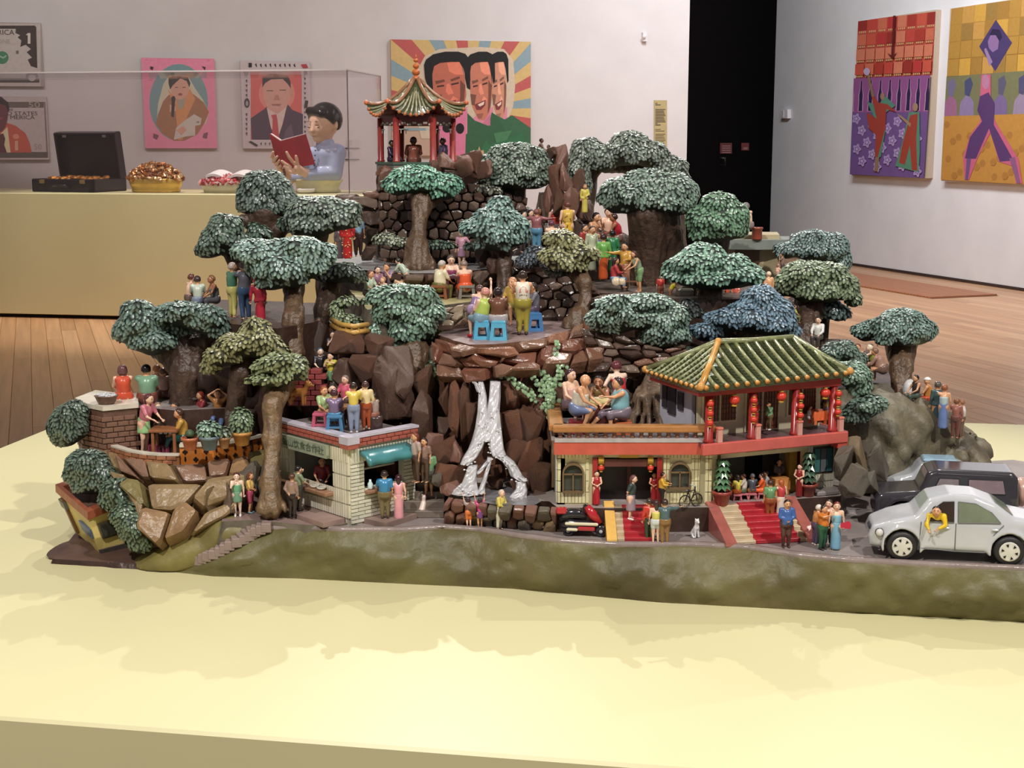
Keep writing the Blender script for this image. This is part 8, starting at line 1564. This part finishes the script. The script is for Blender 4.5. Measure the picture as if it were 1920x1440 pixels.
c3=car('pale grey car with light blue roof, farthest of the three cars',1655,941,[(x*.76,z*.74)for x,z in SED],.07,(.036,.145),(176,180,186),[('front_window',[(.06,.05),(.07,.062),(.08,.067),(.092,.067),(.092,.05)],(110,116,120))],(150,180,200),False,.016,cell=.004)
# ---- motor scooter and bicycle by the steps
p=R(1093,1004,ROAD); s=spx(p); o=thing('motor_scooter','red, cream and black motor scooter parked beside the yellow edged steps','scooter',p,-.12); U=lambda x,z,y=0:((x-1093)*s,y,(1004-z)*s); BKM=M((38,36,42),.2,.1,40,coat=.3); RDM=M((178,38,48),.2,.1,40,coat=.3); CRMM=M((222,214,184),.25,.08)
b=B(); b.tube([U(1052,975),U(1066,962),U(1085,962),U(1100,968)],[.006,.009,.0085,.004],BKM,10); b.obj('seat',o,True)
b=B(); b.tube([U(1052,990,.0),U(1068,982),U(1100,985),U(1122,985)],[.008,.011,.009,.006],BKM,10); b.obj('body',o,True)
b=B(); b.tube([U(1099,947),U(1110,962),U(1124,980)],[.0055,.008,.005],RDM,10); b.obj('front_shield',o,True)
b=B(); b.box(U(1053,957),(.017,.014,.01),RDM,0,.002); b.obj('top_box',o)
for x0,x1,z,m,nm,yy in((1060,1122,979,CRMM,'side_trim',-.0095),(1063,1084,990,CRMM,'exhaust_cover',-.0105),(1084,1116,988,RDM,'side_panel',-.0095)):b=B(); b.box(((x0+x1)/2*s-1093*s,yy,(1004-z)*s),((x1-x0)*s,.005,.005 if m is CRMM else.007),m,0,.0015); b.obj(nm,o)
for x,r in((1066,.0085),(1127,.0095)):
 TT=Matrix.Translation((U(x,0)[0],-.004,r))@Matrix.Rotation(math.pi/2,4,'X'); b=B(); b.lathe((0,0,-.004),[(r*.5,0),(r*.9,0),(r,.002),(r,.006),(r*.9,.008),(r*.5,.008)],BKM,16,TT); w=b.obj('wheel',o,True); b=B(); b.lathe((0,0,-.0045),[(.001,0),(r*.5,.001),(r*.5,.008),(.001,.009)],M((186,186,190),.2,.1),10,TT); b.obj('hub',w)
b=B(); b.tube([U(1092,950,-.014),U(1097,944),U(1092,950,.014)],.0014,BKM,6); b.obj('handlebar',o); b=B(); b.ball(U(1101,950),(.0045,.005,.0055),BKM,8); b.obj('headlamp',o)
p=R(1294,951,T1); s=spx(p); o=thing('bicycle','dark bicycle leaning at the corner of the arched window wall','bicycle',p,.5); DM=M((52,44,42),.25,.2)
for x in(-.011,.013):
 b=B(); b.tube([(x+.0105*math.cos(a),0,.0105+.0105*math.sin(a))for a in[2*math.pi*q/16 for q in range(17)]],.0011,DM,5); w=b.obj('wheel',o); b=B()
 for q in range(4):a=q*math.pi/4; b.tube([(x+.01*math.cos(a),0,.0105+.01*math.sin(a)),(x-.01*math.cos(a),0,.0105-.01*math.sin(a))],.0003,DM,3)
 tag(b.obj('spokes',w),kind='stuff')
b=B(); b.tube([(-.011,0,.0105),(-.004,0,.026),(.009,0,.028),(.013,0,.0105)],.0012,DM,5); b.tube([(-.004,0,.026),(.001,0,.011),(.009,0,.027)],.0012,DM,5); b.obj('frame',o); b=B(); b.ball((-.005,0,.0285),(.005,.003,.002),DM,6); b.obj('saddle',o); b=B(); b.tube([(.009,0,.027),(.009,0,.034)],.001,DM,5); b.tube([(.006,-.008,.035),(.009,0,.034),(.006,.008,.035)],.0011,M((190,190,186),.2,.1),5); b.obj('handlebar',o)
# ================================================================ people of the upper ledges
BL2=lambda*a,**k:person(*a,**k)
PT='party guests on the high ledge'
for px,py,hp,d,f,lb,ps,ar,sk,hr,tp_,bt_,kw in((1006,474,82,2.88,170,'man in mauve shirt and blue jeans with arm around his neighbours','stand','oo','t',('s',(130,84,76)),('l',(150,96,100)),('p',(92,142,172)),{'fat':1.15}),(980,474,78,2.95,60,'pale figure with dark side parted hair at the end of the high ledge','stand','kr','p',('s',BLK),('s',(206,200,190)),('p',(90,80,80)),{}),(994,470,76,2.97,40,'smiling dark haired figure beside the man in mauve shirt','stand','kd','p',('s',BLK),('s',(190,180,170)),('p',(90,80,80)),{}),(1010,468,78,2.98,20,'grey haired head beyond the man in mauve shirt','stand','dd','t',('s',(96,90,96)),('s',(150,120,110)),('p',(80,70,70)),{}),(1041,470,88,2.92,190,'figure in red top next to the yellow spotted dress','stand','dd','p',('s',(70,50,54)),('t',(190,56,54)),('p',(120,110,116)),{}),(1064,470,92,2.88,185,'woman in yellow spotted dress with her back turned on the high ledge','stand','dk','p',('s',(110,66,56)),('t',(214,178,84)),('m',(222,176,60),(150,90,50)),{'fat':1.15}),(1034,478,84,2.8,180,'purple haired person in pink seated below the red top','sit','kk','p',('s',(96,60,76)),('b',(226,180,166)),('p',(110,90,90)),{}),(1108,474,100,2.92,50,'shirtless man with hand on chin at the stone table','sit','mk','t',('s',BLK),None,('s',(120,90,80)),{'lean':16,'fat':1.15}),(1138,466,100,2.99,10,'bare chested figure behind the stone table','sit','kk','p',('s',(110,70,60)),None,('s',(90,70,70)),{'lean':10}),(1160,472,94,2.93,260,'brown skinned woman in crimson top at the stone table','sit','kk','b',('s',(60,40,40)),('t',(176,40,56)),('s',(170,130,120)),{'lean':14}),(1094,505,84,2.8,60,'person in dull red shirt on the upper steps','stand','dd','t',('s',(60,44,46)),('s',(170,66,62)),('p',(96,60,56)),{}),(1109,508,84,2.78,30,'person in pale greyish green robe on the upper steps','stand','dd','t',('s',(56,46,44)),('x',(186,192,166)),('g',(176,184,158)),{}),(1121,510,74,2.8,350,'figure in blue behind the bright green robe','stand','dd','t',('s',(110,60,66)),('s',(80,104,160)),('p',(70,84,130)),{}),(1131,525,86,2.74,190,'headless looking figure in bright green top and long orange skirt','stand','dd','t',('s',(60,40,40)),('x',(110,170,84)),('g',(190,86,44)),{'shoe':(206,150,60)}),(1148,512,80,2.76,185,'dark skinned figure in green and white striped cloth','stand','cd','d',('s',BLK),('x',(54,120,80)),('g',(60,130,90)),{}),(1152,540,82,2.68,100,'dark haired woman in red top and blue jeans seated with pale guitar','sit','kf','t',('l',(64,46,46)),('l',(180,66,70)),('p',(130,160,196)),{'seat':.2}),(1171,545,90,2.7,330,'man in mustard shirt standing against the thick trunk','stand','fo','t',('s',BLK),('l',(198,150,66)),('p',(176,120,96)),{}),(1198,548,80,2.66,290,'woman in sage tank top and green shorts bending with hands low','stand','kk','t',('o',(80,54,50)),('t',(150,166,136)),('s',(132,164,116)),{'lean':20}),(1096,400,54,2.9,20,'figure in yellow dress standing by the rock spire','stand','cd','t',('s',(130,90,70)),('x',(206,190,90)),('g',(206,192,96)),{}),(1014,312,52,3.04,90,'dark haired climber at the top of the rock spire','stand','kk','d',('s',BLK),('s',(120,90,76)),('p',(90,70,60)),{}),(1029,316,44,3.02,300,'lower climber clinging to the rock spire','stand','rr','d',('s',BLK),('s',(130,90,70)),('p',(90,70,60)),{}),(1403,446,86,2.86,210,'grey haired person sitting on the grey slab roof of the hut','sit','mk','p',('s',(120,112,114)),('b',(236,200,170)),('p',(150,130,124)),{'lean':14}),(1238,566,52,2.63,20,'small figure in red by the stone block under the mint umbrella tree','stand','dd','p',('s',BLK),('s',(180,60,56)),('p',(150,90,70)),{}),(1256,568,46,2.62,90,'small figure in yellow bending by the stone block','stand','kk','t',('s',(90,60,50)),('s',(222,206,70)),('p',(170,120,90)),{'lean':30}),(1362,566,40,2.66,60,'small figure in orange red under the mint umbrella tree','sit','kk','t',('s',BLK),('s',(226,92,62)),('p',(200,80,60)),{}),(1380,566,48,2.66,330,'broad figure in coral pink with a grey blue cone hat','sit','kk','t',('h',(110,132,150)),('s',(206,100,86)),('g',(206,100,86)),{'fat':1.3}),(1440,575,66,2.62,200,'figure in pale orange robe beyond the mint umbrella tree','stand','dd','p',('s',(226,200,170)),('x',(222,166,126)),('g',(222,160,120)),{}),(1466,520,46,2.8,250,'dark haired small figure under the smooth blue grey tree','stand','mk','t',('s',BLK),('s',(150,120,110)),('p',(90,70,70)),{}),(1458,530,46,2.76,120,'pinkish seated back beside the smooth blue grey tree','sit','kk','p',('s',(150,110,90)),('b',(226,180,160)),('p',(110,100,90)),{}),(1545,512,50,2.9,160,'bare backed figure between the blue grey and olive trees','sit','kk','p',('s',(206,150,120)),None,('s',(120,90,70)),{}),(1488,606,46,2.62,100,'small figure in lime yellow behind the blue tree','sit','kk','t',('s',(60,50,46)),('s',(206,210,80)),('p',(110,110,70)),{}),(1533,652,76,2.58,330,'man in white shirt with moustache sitting against the olive tree trunk','sit','kk','p',('s',BLK),('l',(224,222,218)),('p',(80,74,72)),{}),(1606,705,80,2.56,330,'red brown bare shouldered figure beyond the leafy shrub','sit','mk','t',('s',(120,70,60)),('b',(170,100,80)),('p',(90,66,60)),{}),(1624,700,76,2.6,20,'dark clothed figure bending beside the lone umbrella tree','sit','kk','p',('s',(70,60,60)),('l',(120,104,104)),('p',(90,80,80)),{'lean':20}),(1641,702,76,2.57,260,'lime topped figure with pale hair leaning in by the lone umbrella tree','sit','rk','w',('s',(226,216,190)),('t',(170,190,80)),('p',(120,110,70)),{'lean':24}),(1655,715,86,2.54,240,'hunched figure in brown beige wrap against the lone tree trunk','sit','kk','t',('s',(130,96,80)),('l',(160,124,110)),('p',(110,84,74)),{'lean':30,'fat':1.2}),(1716,762,78,2.5,290,'dark haired man in black vest sitting beyond the lone tree','sit','kk','t',('s',BLK),('t',(56,48,46)),('p',(70,82,74)),{}),(1738,770,82,2.5,240,'man in white cap and orange vest at the edge of the hill','sit','kk','t',('c',(226,224,222)),('t',(190,126,62)),('p',(200,80,50)),{}),(1755,802,88,2.46,190,'person in dark teal coat standing at the edge of the hill','stand','dd','t',('s',(90,84,76)),('x',(64,84,86)),('g',(56,76,84)),{}),(1767,804,84,2.43,160,'brown haired woman in blue skirt resting on the dark teal coat','stand','gd','t',('s',(150,90,62)),('b',(180,200,200)),('g',(110,132,180)),{}),(1790,822,76,2.42,150,'red brown haired figure in rusty coat, outermost on the hill edge','stand','gd','t',('s',(130,84,60)),('x',(150,96,84)),('p',(110,70,60)),{}),(1801,822,74,2.45,230,'figure in white vest embracing the rusty coat on the hill edge','stand','gd','t',('s',(140,96,70)),('t',(214,206,200)),('p',(120,90,76)),{}),(776,312,88,3.04,190,'reddish brown seated figure with arms folded inside the pavilion','sit','cc','d',('s',(84,50,42)),('x',(130,74,60)),('p',(110,64,54)),{'fat':1.3,'seat':.12}),(832,306,76,3.08,300,'figure in violet print seated behind the pavilion column','sit','kk','d',('s',(84,50,42)),('s',(130,110,150)),('p',(140,70,70)),{'fat':1.2,'seat':.12}),(734,308,72,3.06,60,'dark violet figure at the shaded side of the pavilion','sit','kk','d',('s',BLK),('x',(60,44,70)),('p',(50,38,56)),{'seat':.12})):
 person(px,py,hp,0,f,lb,ps,ar,sk,hr,tp_,bt_,d=d,grp=PT if d>2.79 and px<1180 else 'clay figures on the hillside',**kw)
o,p=table('grey stone table between the bare chested guests',1134,472,0,.05,.034,.036,M((150,136,124),.35,.2,80,.3),d=2.95)
for k in range(5):b=B(); b.ball((0,0,.0015),(.004,.003,.0018),M([(206,190,170),(150,110,90),(190,80,70)][k%3],.3,.1),6); tag(b.obj('morsel',None,True,p+Vector((-.014+.007*k,-.006+.008*(k%2),.0385))),'small morsel on the grey stone table','food','morsels on the stone table')
p=D(1160,528,2.655); b=B(); TT=TM(p,0,1.4); b.lathe((-.005,0,0),[(.008,0),(.0085,.003),(.008,.004)],M((216,196,166),.2,.1),14,TT); b.lathe((.006,0,0),[(.0065,0),(.007,.003),(.0065,.004)],M((216,196,166),.2,.1),14,TT); g=b.obj('guitar',None,True); tag(g,'pale guitar held by the seated woman in red top','guitar'); b=B(); b.box((.021,0,.002),(.024,.003,.0025),M((110,70,50),.3,.1),0,0,TT); b.obj('neck',g)
p=D(1284,552,2.6); b=B(); b.box((0,0,0),(.03,.026,.024),M((176,168,154),.35,.15,40,.2,grime=.2),.1,.003); tag(b.obj('stone_block',None,False,p),'pale square stone block under the mint umbrella tree','stone')
b=B(); b.ball((0,0,0),(.014,.012,.02),M((206,206,208),.35,.15,40,.2),10); tag(b.obj('pale_rock',None,True,D(1706,730,2.56)),'smooth whitish rock beyond the lone umbrella tree trunk','rock')
# lettering becomes plain meshes
bpy.context.view_layer.update(); _dg=bpy.context.evaluated_depsgraph_get()
for o in[o for o in SC.objects if o.type=='FONT']:
 me=bpy.data.meshes.new_from_object(o.evaluated_get(_dg)); n=obj(o.name,me,o.parent); n.matrix_local=o.matrix_local.copy(); nm=o.name; bpy.data.objects.remove(o); n.name=nm; n['kind']='stuff'
